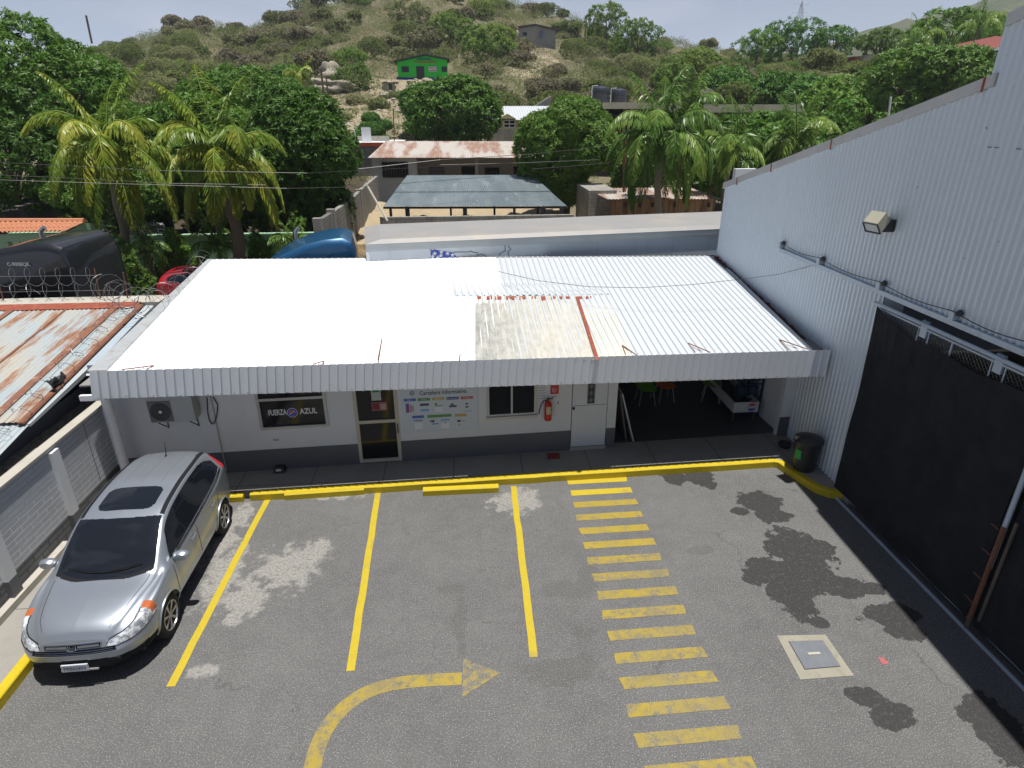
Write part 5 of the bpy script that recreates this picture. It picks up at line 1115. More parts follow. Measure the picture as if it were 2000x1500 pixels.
tbl = make_tractor('truck', 'blue semi truck tractor with a sloping roof at the left end of the white trailer', (-5.0, 19.3, 0), math.radians(187), M['truck_blue'], 2.1, 3.7); tbl.scale = (.82, 1, 1)
# trailer
A_, B_ = Vector((-2.6, 17.1, 0)), Vector((7.9, 18.65, 0)); d_ = (B_-A_).normalized(); ang = math.atan2(d_.y, d_.x)
tl = thing('trailer', 'long white box trailer with grey roof and blue starry picture behind the office', 'trailer', (A_.x, A_.y, 0), ang)
TWt = M['trailer'] = simple('trailer_panel', (.50, .56, .62), .45, .1, vs=1.2, dirt=(.40, .43, .46), dirt_a=.5, dirt_s=.8, bump=.15, bs=1.5)
H_ = 3.88; LT = 14.6; WTm = 2.75
MB().box(0, LT, 0, WTm, 1.1, H_-.16).build('box_body', TWt, tl, local=True)
M['trailer_roof'] = simple('trailer_roof', (.27, .265, .26), .6, .1, vs=1, dirt=(.38, .33, .26), dirt_a=.5, dirt_s=.7)
mb = MB(); e = .09; mb.hexa([(-.03, -.03, H_-.10), (LT, -.03, H_-.10), (LT, WTm+.03, H_-.10), (-.03, WTm+.03, H_-.10)], [(e+.3, e, H_), (LT, e, H_), (LT, WTm-e, H_), (e+.3, WTm-e, H_)]); mb.build('roof', M['trailer_roof'], tl, local=True)
mb = MB(); mb.box(-.035, LT, -.035, 0.001, H_-.30, H_-.22); mb.box(-.03, LT, -.028, 0.001, H_-.22, H_-.101); mb.box(-.035, -.001, 0, WTm, H_-.30, H_-.1); mb.build('top_rail', simple('trailer_rail', (.34, .37, .39), .4, .5), tl, local=True)
mb = MB()
for k in range(12): mb.box(1.2*k+.6, 1.2*k+.612, -.004, -.0005, 1.1, H_-.3)
mb.build('panel_seam', M['alu'], tl, local=True)
MB().box(-.035, .05, -.012, .3, 1.1, H_-.31).build('corner_post', M['white_metal'], tl, local=True)
def tloc(px, py):     # point on the camera-facing side of the trailer
    b = d_.y/d_.x; P = atP(px, py, A_.y-b*A_.x, b); return (Vector((P[0], P[1], 0))-A_).dot(d_), P[2]
mb = MB(); fp = [tloc(*q) for q in ((839, 502), (841, 489), (850, 488), (885, 493), (892, 502))]; fp = [(fp[0][0], 2.6)]+[(a, z) for a, z in fp[1:]]+[(fp[4][0]+.6, 2.6)]
mb.add([(a, -.006, z) for a, z in fp], [tuple(range(len(fp)))]); fg = mb.build('blue_flag_picture', simple('flag_blue', (.02, .06, .36), .5), tl, local=True)
mb = MB()
for (sx_, sy_) in ((849, 495), (862, 492), (874, 495), (884, 498), (861, 499), (845, 501), (855, 503)):
    a, z = tloc(sx_, sy_); pts = []
    for k in range(10): f = math.pi/2+k*math.pi/5; rr = .07 if k % 2 == 0 else .03; pts.append((a+rr*math.cos(f), -.008, z+rr*math.sin(f)))
    mb.add(pts, [tuple(range(10))])
mb.build('stars', white_ink, fg, local=True)
mb = MB()
for line in (((886, 492.5), (917, 492), (919, 490), (926, 493), (934, 494), (931, 499), (940, 496), (946, 499), (950, 502)), ((975, 502), (976, 495), (987, 490), (986, 480), (991, 478), (998, 487), (992, 492), (994, 501)), ((840, 488), (846, 485), (850, 487))):
    mb.tube([(tloc(*q)[0], -.006, tloc(*q)[1]) for q in line], .009, 4)
mb.build('outline_drawing', M['dark_metal'], tl, local=True)
for x in (9.5, 10.9): 
    for y in (.25, WTm-.25): mb = MB(); mb.lathe([(0, -.14), (.3, -.14), (.5, -.12), (.5, .12), (.3, .14), (0, .1)], (x, y, .5), 20, axis='Y'); mb.build('wheel', M['rubber'], tl, 40, local=True)
for y in (.5, WTm-.5): MB().box(1.9, 2.02, y-.06, y+.06, 0, 1.1).build('landing_leg', M['dark_metal'], tl, local=True)

# ------------------------------------------------------------------ neighbour with the rusty roof
nb = thing('neighbour_shed', 'low neighbouring building with a rusty corrugated roof beyond the left wall', 'building', (-11, 12, 0))
t = NT('rusty_galvanised_roof'); st = t.co((2.2, .35, 1)); pos = t.co((1, .6, 1)); n1 = t.noise(1.5, st, 9, .68); n2 = t.noise(.5, pos, 5, .6); n3 = t.noise(7, st, 6, .7)
c = t.mix(t.rng(n2, .38, .6), (.32, .375, .40), (.40, .36, .30)); c = t.mix(t.rng(n1, .50, .60, 0, .9), c, (.27, .125, .055)); c = t.mix(t.math('MULTIPLY', t.rng(n1, .60, .66), t.rng(n3, .35, .55)), c, (.15, .045, .025)); c = t.mix(t.rng(n3, .55, .75, 0, .45), c, (.46, .43, .36))
M['rust_roof'] = t.fin(c, .7, .15, .3)
ze = lambda y: 2.13+.148*(y-9.2)
mb = MB(); XE = -7.46
corr4(mb, [(-17, 9.95, ze(9.95)), (XE, 9.95, ze(9.95)), (XE, 14.5, ze(14.5)), (-17, 14.5, ze(14.5))], 96, .016, 'sine', 3, .003, dn=(0, 0, 1)); mb.build('roof', M['rust_roof'], nb)
mb = MB(); corr4(mb, [(-17, 7.2, ze(7.2)-.12), (XE+.02, 7.2, ze(7.2)-.12), (XE+.02, 10.1, ze(10.1)-.06), (-17, 10.1, ze(10.1)-.06)], 96, .016, 'sine', 2, .003, dn=(0, 0, 1)); o = mb.build('roof', simple('galvanised_sheet', (.36, .41, .43), .5, .3, dirt=(.4, .34, .26), dirt_a=.5, dirt_s=2), nb); o['label'] = 'lower pale galvanised roof sheets'
mb = MB()
for (x, w) in ((-8.05, .16), (-9.1, .05), (-10.3, .14)): mb.hexa([(x-w/2, 10.0, ze(10)+.02), (x+w/2, 10.0, ze(10)+.02), (x+w/2, 14.45, ze(14.45)+.02), (x-w/2, 14.45, ze(14.45)+.02)], [(x-w/2, 10.0, ze(10)+.028), (x+w/2, 10.0, ze(10)+.028), (x+w/2, 14.45, ze(14.45)+.028), (x-w/2, 14.45, ze(14.45)+.028)])
mb.build('rust_seam', simple('brown_rust', (.20, .085, .05), .85, var=.35, vs=6, dirt=(.34, .28, .22), dirt_a=.8, dirt_s=3), nb)
mb = MB(); mb.hexa([(-17, 14.42, ze(14.42)+.02), (XE-.1, 14.42, ze(14.42)+.02), (XE-.1, 14.70, ze(14.7)+.04), (-17, 14.7, ze(14.7)+.04)], [(-17, 14.42, ze(14.42)+.03), (XE-.1, 14.42, ze(14.42)+.03), (XE-.1, 14.70, ze(14.7)+.05), (-17, 14.7, ze(14.7)+.05)], 0)
mb.hexa([(-17, 14.7, 2.2), (XE+.3, 14.7, 2.2), (XE+.3, 15.3, 2.2), (-17, 15.3, 2.2)], [(-17, 14.7, ze(14.7)+.03), (XE+.3, 14.7, ze(14.7)+.03), (XE+.3, 15.3, ze(14.7)+.03), (-17, 15.3, ze(14.7)+.03)], 1)
mb.build('ridge_capping', [M['redrust'], M['concrete_light']], nb)
MB().box(-17, -7.72, 7.0, 14.9, 0, 2.0).build('wall', simple('navy_shadowed_wall', (.05, .065, .10), .7), nb)  # navy tone is the roof edge's shadow put into the wall colour
mb = MB(); mb.hexa([(XE-.2, 7.2, 1.65), (XE-.16, 7.2, 1.65), (XE-.16, 14.9, ze(14.9)-.35), (XE-.2, 14.9, ze(14.9)-.35)], [(XE-.2, 7.2, ze(7.2)-.14), (XE-.16, 7.2, ze(7.2)-.14), (XE-.16, 14.9, ze(14.9)-.02), (XE-.2, 14.9, ze(14.9)-.02)]); mb.build('eaves_board', simple('shadowed_blue_board', (.05, .065, .11), .6), nb)  # shadow below the roof edge painted into the board's dark blue
mb = MB(); mb.hexa([(XE-.12, 9.9, ze(9.9)+.0), (XE+.0, 9.9, ze(9.9)+.0), (XE+.0, 14.6, ze(14.6)+.0), (XE-.12, 14.6, ze(14.6))], [(XE-.10, 9.9, ze(9.9)+.03), (XE-.02, 9.9, ze(9.9)+.03), (XE-.02, 14.6, ze(14.6)+.03), (XE-.10, 14.6, ze(14.6)+.03)]); mb.build('verge_strip', M['rusty'], nb)
t = NT('gravelly_dirt'); c = t.mix(t.rng(t.noise(14, None, 7, .7), .35, .65), (.10, .09, .07), (.33, .30, .24)); t.bump(t.noise(20, None, 5), .8, .03); MB().box(-7.75, -7.2, 5, 12.0, 1.2, 1.72).build('gutter_fill', t.fin(c, .95), nb)
mb = MB(); mb.hexa([(-7.50, 9.97, ze(10)-.10), (-7.42, 9.97, ze(10)-.10), (-7.28, 14.9, ze(14.9)-.22), (-7.46, 14.9, ze(14.9)-.22)], [(-7.50, 9.97, ze(10)-.04), (-7.42, 9.97, ze(10)-.05), (-7.28, 14.9, ze(14.9)-.06), (-7.46, 14.9, ze(14.9)-.04)]); mb.build('side_flashing', simple('pale_flashing', (.42, .46, .48), .5, .2, dirt=(.3, .25, .2), dirt_a=.4), nb)
# rags on the wire
for (px, py, s) in ((115, 750, .22), (140, 745, .15)):
    p = atX(px, py, -7.5); mb = MB(); n_ = 7; vs = []
    for j in range(n_):
        for i in range(n_): vs.append((p[0]+RNG.normal(0, .03), p[1]+(i/(n_-1)-.5)*s*2.2, p[2]+(j/(n_-1)-.5)*s*1.3+RNG.normal(0, .02)))
    mb.add(vs, [(j*n_+i, j*n_+i+1, (j+1)*n_+i+1, (j+1)*n_+i) for j in range(n_-1) for i in range(n_-1)]); solo(mb, 'rag', M['black_plastic'], 'torn black rag caught in the razor wire, '+('the larger one' if s > .2 else 'the smaller one to its right'), 'rag', tuple(p))
# razor wire
def razor(label, path, R1, pitch, ph=0.0, flat=1.0, wob=.0):
    P = [Vector(p) for p in path]; seg = [(P[i+1]-P[i]).length for i in range(len(P)-1)]; tot = sum(seg); n = int(tot/pitch*18); mb = MB(); pts = []; brb = []
    for k in range(n+1):
        s = tot*k/n; i = 0
        while i < len(seg)-1 and s > seg[i]: s -= seg[i]; i += 1
        c = P[i]+(P[i+1]-P[i])*(s/seg[i]); d = (P[i+1]-P[i]).normalized(); a = Vector((0, 0, 1)); b = d.cross(a).normalized(); f = ph+2*math.pi*k/18
        rr = R1*(1+wob*math.sin(k*.13)); q = c+a*math.cos(f)*rr*flat+b*math.sin(f)*rr; pts.append(q); brb.append((q, d))
    mb.tube(pts, .005, 4, cap=False)
    for k in range(0, len(pts)-1, 4): q = pts[k]; d = brb[k][1]; t_ = (pts[k+1]-q).normalized(); u = d.cross(t_).normalized(); mb.add([q+u*.016, q+t_*.02, q-u*.016, q-t_*.02], [(0, 1, 2, 3)])
    mb.tube([P[i]+Vector((0, 0, R1*.1)) for i in range(len(P))], .004, 3)
    return solo(mb, 'razor_wire', M['wire'], label, 'razor wire', tuple(P[0]))
zt_ = ze(14.7)+.05
razor('upper roll of razor wire along the ridge of the rusty roof', [(-17, 15.2, zt_+.55), (-8.7, 15.2, zt_+.50)], .21, .34, .3)
razor('lower roll of razor wire along the ridge of the rusty roof', [(-17, 15.1, zt_+.2), (-8.3, 15.1, zt_+.16)], .2, .36, 1.0)
razor('loose coil of razor wire climbing along the left edge of the white office roof', [(-8.5, 15.1, zt_+.3), tuple(onroof(335, 600, .25)+Vector((-.55, 0, 0))), tuple(Vector(atX(372, 545, -7.15))), tuple(Vector(atX(403, 500, -7.1)))], .27, .36, .0, wob=.25)
razor('thin open coil of razor wire along the right edge of the rusty roof', [(-7.75, 14.4, ze(14.4)+.2), (-7.7, 11.9, ze(11.9)+.12), (-7.65, 9.2, ze(9.2)+.1), (-7.6, 7.5, ze(7.5)+.02)], .2, .5, .0, .6, wob=.2)
mb = MB()
for (x, y, z0, dz) in ((-10.9, 15.15, zt_, .75), (-8.7, 15.15, zt_, .7), (-8.05, 15.1, zt_, .6)): mb.tube([(x, y, z0-.1), (x+.05, y, z0+dz)], .016, 5)
solo(mb, 'wire_stakes', M['rusty'], 'rusty iron stakes holding the razor wire on the ridge of the rusty roof', 'stakes', (-10.9, 15.15, zt_))
# ------------------------------------------------------------------ foliage
def leafmat(name, c1, c2, c3=None, rough=.5, trans=.25, scale=.9):
    t = NT(name); pos = t.n('ShaderNodeNewGeometry').outputs['Position']; oi = t.n('ShaderNodeObjectInfo')
    n1 = t.noise(scale, pos, 3); n2 = t.noise(9, pos, 3, .7)
    c = t.mix(t.rng(n2, .35, .65), c1, c2)
    if c3: c = t.mix(t.rng(t.math('ADD', n1, t.math('MULTIPLY', t.math('SUBTRACT', oi.outputs['Random'], .5), .35)), .45, .68, 0, .85), c, c3)
    hsv = t.n('ShaderNodeHueSaturation'); t.l(c, hsv.inputs['Color']); t.l(t.rng(oi.outputs['Random'], 0, 1, .8, 1.2), hsv.inputs['Value']); c = hsv.outputs['Color']
    t.fin(c, rough, 0, .3)
    tr = t.n('ShaderNodeBsdfTranslucent'); t.l(c, tr.inputs['Color']); mx = t.n('ShaderNodeMixShader'); mx.inputs[0].default_value = trans
    t.l(t.b.outputs[0], mx.inputs[1]); t.l(tr.outputs[0], mx.inputs[2]); t.l(mx.outputs[0], t.out.inputs['Surface']); return t.mat
M['mango'] = leafmat('dark_mango_leaves', (.045, .115, .015), (.115, .235, .032), (.10, .195, .024), .5, .28)
M['mango_l'] = leafmat('light_mango_leaves', (.085, .18, .025), (.16, .29, .048), (.16, .25, .038), .5, .3)
M['bright'] = leafmat('bright_green_leaves', (.06, .18, .018), (.13, .28, .045), (.14, .24, .03), .55, .3)
M['olive'] = leafmat('olive_scrub_leaves', (.13, .18, .05), (.215, .265, .085), (.25, .245, .13), .85, .5, .12)
M['dry'] = leafmat('dry_scrub_leaves', (.22, .205, .125), (.32, .29, .19), (.19, .22, .085), .9, .5, .12)
M['greensc'] = leafmat('green_scrub_leaves', (.11, .21, .035), (.20, .31, .065), (.21, .26, .065), .75, .45, .15)
M['palm_y'] = leafmat('yellow_green_fronds', (.12, .22, .028), (.23, .32, .045), (.34, .35, .05), .38, .4, 1.2)
M['palm_g'] = leafmat('green_fronds', (.075, .17, .03), (.17, .29, .06), (.22, .31, .06), .35, .4, 1.0)
M['twig'] = simple('dry_twigs', (.20, .165, .12), .9)
def quads_from(base, d, w, L, n):
    """kite leaves: base points, directions, widths"""
    side = np.cross(d, n); side /= np.linalg.norm(side, axis=1)[:, None]+1e-9
    mid = base+d*L[:, None]*.45
    V = np.stack([base, mid+side*w[:, None]/2, base+d*L[:, None], mid-side*w[:, None]/2], 1).reshape(-1, 3)
    return V, np.arange(len(V)).reshape(-1, 4)
def unit(a): return a/(np.linalg.norm(a, axis=-1)[..., None]+1e-9)
def crown(blobs, ncl, leaf, lw_, per, rng, droop=.35, inner=.12, tuft=0):
    blobs = np.array(blobs, float); area = (blobs[:, 3]*blobs[:, 4]+blobs[:, 3]*blobs[:, 5]+blobs[:, 4]*blobs[:, 5]); pr = area/area.sum()
    P = []; Nn = []
    need = ncl
    while need > 0:
        k = rng.choice(len(blobs), need*2, p=pr); u = unit(rng.normal(size=(len(k), 3))); b = blobs[k]
        p = b[:, :3]+u*b[:, 3:]*(1-inner*rng.random(len(k))[:, None]**.6*1.0); n = unit(u/b[:, 3:])
        q = (p[:, None, :]-blobs[None, :, :3])/blobs[None, :, 3:]; ins = ((q**2).sum(2) < .80).sum(1)
        ok = (ins <= (0 if False else 0)) | (rng.random(len(k)) < .05); ok &= (n[:, 2] > -.75) | (rng.random(len(k)) < .4)
        P.append(p[ok]); Nn.append(n[ok]); need -= ok.sum()
    P = np.concatenate(P)[:ncl]; Nn = np.concatenate(Nn)[:ncl]
    if tuft:                                     # leaf whorls gathered in tufts with gaps between them
        m_ = max(1, ncl//tuft); P, Nn = P[:m_], Nn[:m_]; P = np.repeat(P, tuft, 0); Nn = np.repeat(Nn, tuft, 0)
        o_ = unit(rng.normal(size=P.shape)+Nn*1.1)*leaf*rng.uniform(.5, 1.25, (len(P), 1)); P = P+o_; Nn = unit(Nn*.6+unit(o_))
    n = np.repeat(unit(Nn+rng.normal(0, .35, Nn.shape)+np.array([0, 0, .35])), per, 0); c = np.repeat(P, per, 0)
    t_ = unit(np.cross(n, rng.normal(size=n.shape))); d = unit(n*rng.uniform(.05, .7, (len(n), 1))+t_-np.array([0, 0, droop])*rng.uniform(.3, 1.3, (len(n), 1)))
    L = leaf*rng.uniform(.7, 1.3, len(n)); w = lw_*rng.uniform(.7, 1.3, len(n)); nn = unit(n+rng.normal(0, .4, n.shape))
    return quads_from(c, d, w, L, nn)
def lump(cx, cy, cz, rx, ry, rz, k, rng, fr=.36):
    out = [(cx, cy, cz, rx*.62, ry*.62, rz*.62)]
    for i in range(k):
        u = unit(rng.normal(size=3)); u[2] = abs(u[2])*1.0 if rng.random() < .72 else u[2]; u = unit(u); s = fr*rng.uniform(.5, 1.3)
        out.append((cx+u[0]*rx*(1-s*.75), cy+u[1]*ry*(1-s*.75), cz+u[2]*rz*(1-s*.75), rx*s, ry*s, rz*s*.9))
    return out
def trunk(pts, r0, r1, limbs, mat, parent, rng):
    mb = MB(); n = len(pts); mb.tube(pts, [r0+(r1-r0)*i/(n-1) for i in range(n)], 9)
    top = Vector(pts[-1]); 
    for (q, r) in limbs:
        q = Vector(q); st = Vector(pts[-2])*.4+top*.6; m = st*.5+q*.5+Vector((rng.normal(0, .12), rng.normal(0, .12), .15)); mb.tube([st, m, q], [r, r*.7, r*.3], 6)
    return mb.build('trunk', mat, parent, 60)
def tree(name, label, cat, x, y, z0, blobs, ncl, leaf, lw_, per, mat, tr=.25, group=None, droop=.35, seed=1, twigs=0, bark='bark'):
    rng = np.random.default_rng(seed); r = thing(name, label, cat, (x, y, z0), 0, group); b0 = np.array(blobs[0])
    V, Q = crown(blobs, ncl, leaf, lw_, per, rng, droop, .12, 6 if leaf > .18 and name != 'cypress_shrub' else 0); arr_obj('crown', V, Q, mat, r)
    zc = b0[2]-b0[5]*.35; li = [tuple(np.array(b[:3])*.8+b0[:3]*.2) for b in blobs[1:9]]
    trunk([(x, y, z0-.3), (x+.1, y, (z0+zc)/2), (b0[0]*.6+x*.4, b0[1]*.6+y*.4, zc)], tr, tr*.6, [(q, tr*.42) for q in li], M[bark], r, rng)
    return r
R1 = np.random.default_rng(11)
def P3(px, py, y): return atY(px, py, y)
def big(label, px, py, y, rx, rz, n, seed, mat='mango', k=34, leaf=.30, lw_=.085, per=7, z0=0, name='mango_tree', cat='tree', ry=None, fr=.34, group=None, droop=.4):
    c = P3(px, py, y); rng = np.random.default_rng(seed)
    if y < 40: n = int(n*2.1); leaf *= .74; lw_ *= .74
    return tree(name, label, cat, c[0], c[1], z0 if z0 is not None else hz(c[0], c[1]), lump(c[0], c[1], c[2], rx, ry or rx*.85, rz, k, rng, fr), n, leaf, lw_, per, M[mat], .28, group, droop, seed)
big('tall dark mango tree at the far left rising above the hill skyline', 84, 208, 37, 4.3, 3.85, 5200, 1, k=46)
big('dark mango tree at the left edge behind the left palm', 0, 335, 33, 4.6, 3.9, 4200, 2, k=40)
big('dark green leafy tree between the two yellow palms', 300, 315, 36, 3.8, 3.0, 3800, 3, mat='mango', k=38, leaf=.24)
big('low light green tree hanging over the tin shed behind the black truck', 215, 395, 30.5, 2.6, 1.9, 2000, 4, mat='mango_l', k=22, leaf=.2, lw_=.07)
big('dark mango tree behind the right yellow palm', 490, 262, 38, 4.3, 3.1, 4600, 5, k=44)
big('broad dark mango tree right of the yellow palm, beside the block wall', 588, 328, 31.5, 2.6, 3.4, 4400, 6, k=44)
big('shaded mango tree low behind the right yellow palm', 400, 330, 34, 3.6, 3.2, 3000, 7, k=32)
big('round dark mango tree behind the rusty roofed house', 886, 229, 58, 3.75, 3.0, 5600, 8, k=50, z0=None, leaf=.34, lw_=.11)
big('fresh green mango tree overhanging the metal roofed shelter', 1107, 300, 37.5, 2.8, 2.85, 6400, 9, mat='mango_l', k=44, leaf=.27, lw_=.075)
big('small bright tree at the left of the round mango tree', 825, 205, 64, 1.9, 1.8, 900, 10, mat='bright', k=14, z0=None)
big('pine like conical bright green shrub on the terrace left of the round mango', 726, 256, 60, 1.95, 1.5, 3600, 12, mat='bright', k=5, z0=None, leaf=.17, lw_=.05, fr=.5, name='shrub', cat='shrub')
# clumps of broadleaf trees on the right slope
for (px, py, y, rx, rz, sd, lb) in ((60, 425, 37, 2.6, 1.5, 61, 'shaded bush under the mango tree at the far left'), (270, 428, 36, 2.4, 1.5, 62, 'shaded bush behind the green wall between the yellow palms'), (370, 425, 38, 2.6, 1.6, 63, 'shaded bush behind the trunk of the right yellow palm'), (470, 428, 39, 2.6, 1.7, 64, 'shaded bush right of the right yellow palm trunk'), (560, 432, 36, 2.2, 1.4, 65, 'shaded bush under the broad mango tree'), (640, 415, 41, 2.0, 1.5, 66, 'shaded bush against the stepped block wall')):
    big(lb, px, py, y, rx, rz, 900, sd, k=18, leaf=.26, name='bush', cat='bush')
def slope(label, px, py, y, rx, rz, n, seed, mat='bright', **kw): return big(label, px, py, y, rx, rz, n, seed, mat=mat, z0=None, leaf=kw.pop('leaf', .4), lw_=.14, per=6, name=kw.pop('name', 'broadleaf_tree'), k=26, **kw)
for (px, py, y, rx, rz, n, sd, mt_, lb) in (
    (1350, 150, 88, 4.6, 3.2, 1900, 21, 'greensc', 'green tree on the slope above the satellite dish'),
    (1245, 85, 125, 4.4, 3.6, 1400, 22, 'greensc', 'round green tree standing on the hill ridge right of the grey house'),
    (1185, 45, 140, 4.0, 3.4, 1200, 23, 'greensc', 'tree on the ridge just left of the round ridge tree'),
    (1550, 85, 120, 6.0, 3.8, 2000, 24, 'bright', 'large bright green tree on the skyline under the pylon'),
    (1480, 95, 118, 4.0, 2.6, 1000, 25, 'bright', 'green tree on the skyline left of the pylon'),
    (1630, 92, 116, 4.4, 2.8, 1200, 26, 'bright', 'bright tree on the skyline right of the pylon'),
    (1420, 180, 74, 3.0, 2.3, 1300, 27, 'bright', 'rounded green tree directly behind the satellite dish'),
    (1490, 190, 72, 3.6, 2.3, 1500, 28, 'bright', 'bright green tree right of the satellite dish'),
    (1560, 195, 70, 3.6, 2.2, 1500, 29, 'bright', 'bright green tree above the right end of the concrete slab'),
    (1640, 205, 64, 3.6, 2.3, 1600, 30, 'bright', 'bright green tree just above the warehouse roof edge'),
    (1690, 225, 58, 2.8, 1.8, 1200, 31, 'bright', 'small bright tree touching the warehouse roof edge'),
    (1770, 160, 58, 4.0, 2.5, 2400, 32, 'mango_l', 'broad green tree below the hillside palm on the right'),
    (1860, 150, 56, 3.2, 2.1, 1600, 33, 'mango_l', 'green tree in front of the house with the red roof'),
    (1850, 75, 84, 4.4, 3.1, 1500, 34, 'mango', 'dark tree between the two hillside palms'),
    (1935, 85, 84, 4.0, 2.7, 1500, 35, 'bright', 'bright tree behind the house with the red roof'),
    (1720, 95, 98, 3.4, 2.4, 1000, 36, 'greensc', 'tree behind the ruined block walls on the right slope'),
    (1500, 262, 47, 2.6, 1.2, 1500, 37, 'mango', 'dark tree in front of the concrete slab roof'),
    (1600, 290, 46, 3.0, 1.9, 1900, 38, 'mango', 'shaded tree behind the farthest right coconut palm'),
    (1430, 295, 44, 2.4, 1.7, 1500, 39, 'mango', 'shaded tree filling the gap behind the middle coconut palm'),
    (1340, 290, 44, 2.4, 1.8, 1500, 40, 'mango', 'shaded tree behind the tall coconut palm'),
    (1510, 315, 40, 3.4, 2.2, 1700, 41, 'mango', 'low dark tree behind the corner of the warehouse'),
    (1390, 330, 39, 2.0, 1.6, 1000, 42, 'mango', 'dark bush over the roof of the brown shed'),
    (1240, 350, 41, 1.6, 1.6, 800, 43, 'mango_l', 'small green tree between the shelter and the brown shed'),
    (690, 165, 92, 2.2, 2.6, 900, 44, 'greensc', 'small green tree left of the green shop'),
    (560, 155, 96, 3.0, 1.6, 900, 45, 'bright', 'bright bush behind the small hillside palm'),
    (960, 95, 112, 4.2, 3.4, 1700, 46, 'greensc', 'spreading green tree left of the grey hillside house'),
    (880, 60, 122, 4.0, 2.6, 1200, 47, 'greensc', 'green tree above the green shop'),
    (800, 30, 140, 3.8, 2.6, 1000, 48, 'olive', 'olive tree high on the hill above the green shop')):
    slope(lb, px, py, y, rx, rz, n, sd, mt_)
for (px, py, y, sd, lb) in ((640, 215, 84, 71, 'small dry bush on the sandy slope right of the two wooden poles'), (700, 200, 86, 72, 'small dry bush below the grey hut on the sandy slope'), (735, 205, 82, 73, 'olive bush in the middle of the sandy slope'), (775, 195, 88, 74, 'small olive bush just under the green shop'), (668, 235, 76, 75, 'low dry bush at the foot of the sandy slope')):
    big(lb, px, py, y, 1.3, .8, 500, sd, mat='olive', k=10, z0=None, leaf=.28, lw_=.07, per=5, name='bush', cat='bush')
# hill scrub: six kinds of bush, each standing bush a thing
def bush_proto(kind, seed, mat, rx, rz, nl, ntw, sparse):
    rng = np.random.default_rng(seed)
    r = thing('hill_shrub', 'dry olive brown shrub among many alike covering the hillside', 'shrub', (0, 0, -50), 0, 'dry shrubs covering the hill')
    b = lump(0, 0, rz*.55, rx, rx, rz*.6, 9, rng, .42); V, Q = crown(b, nl*2, .26, .075, 4, rng, .05, .5 if sparse else .3); V = V+rng.normal(0, .10 if sparse else .04, V.shape); arr_obj('crown', V, Q, mat, r, local=True)
    mb = MB()
    for k in range(ntw):
        a = rng.uniform(0, 6.28); e = rng.uniform(.25, 1.0); q = Vector((math.cos(a)*rx*e, math.sin(a)*rx*e, rz*(1.15-.45*e)*rng.uniform(.7, 1.1))); mb.tube([(0, 0, -.3), (q.x*.35, q.y*.35, q.z*.5), q], [.05, .03, .008], 3, cap=False)
    mb.build('stem', M['twig'], r, local=True); return r
protos = [bush_proto(0, 101, M['dry'], 2.6, 2.6, 300, 22, True), bush_proto(1, 102, M['olive'], 2.8, 2.9, 520, 14, False), bush_proto(2, 103, M['dry'], 2.0, 2.2, 260, 20, True), bush_proto(3, 104, M['olive'], 2.3, 2.2, 420, 14, True), bush_proto(4, 105, M['greensc'], 2.4, 2.6, 520, 10, False), bush_proto(5, 106, M['dry'], 2.9, 2.0, 380, 24, True)]
rng = np.random.default_rng(5)
used = 0; spots = []
tries = 0
def bare(x, y):                                   # clearings: the cut bank, the path, round the houses
    if abs(x+5) < 7.5 and 84 < y < 107: return True
    if -22 < x < 1 and 60 < y < 93 and not (-30 < x < -22): return rng.random() < .86
    if abs(x-15) < 6 and 118 < y < 138: return True
    if 1 < x < 22 and 100 < y < 119: return rng.random() < .45
    return False
while len(spots) < 300 and tries < 20000:
    tries += 1; y = rng.uniform(70, 186)**1.0; x = rng.uniform(-.62, .66)*y*1.0+.08*y
    if y > 100 and x > 22+y*.2 and rng.random() < .4: continue
    if bare(x, y) or (y < 84 and x > -10 and rng.random() < .5): continue
    if any((x-a)**2+(y-b)**2 < (3.0)**2 for a, b in spots): continue
    spots.append((x, y))
spots.sort(key=lambda q: q[1])
w = [.18, .24, .14, .18, .16, .10]
for i, (x, y) in enumerate(spots):
    greenish = .5+.5*math.sin(x*.06+y*.045)
    ww = np.array(w)*np.array([1.3-greenish, .5+greenish, 1.3-greenish, .5+greenish, (greenish**2)*2.2+(.8 if x > 35 else 0), 1.3-greenish]); ww /= ww.sum()
    k = rng.choice(6, p=ww); s = rng.uniform(.7, 1.25); r = dup(protos[k], (x, y, hz(x, y)-.1), rng.uniform(0, 6.28), (s, s, s*rng.uniform(.85, 1.2)))
    r['label'] = ('broad dry brown twiggy shrub on the hillside', 'tall olive green shrub on the hillside', 'small dry brown shrub on the hillside', 'low olive green shrub on the hillside', 'leafy green shrub among the dry shrubs of the hillside', 'low spreading dry brown shrub on the hillside')[k]
for p in protos:
    for ch in list(p.children): bpy.data.objects.remove(ch)
    bpy.data.objects.remove(p)
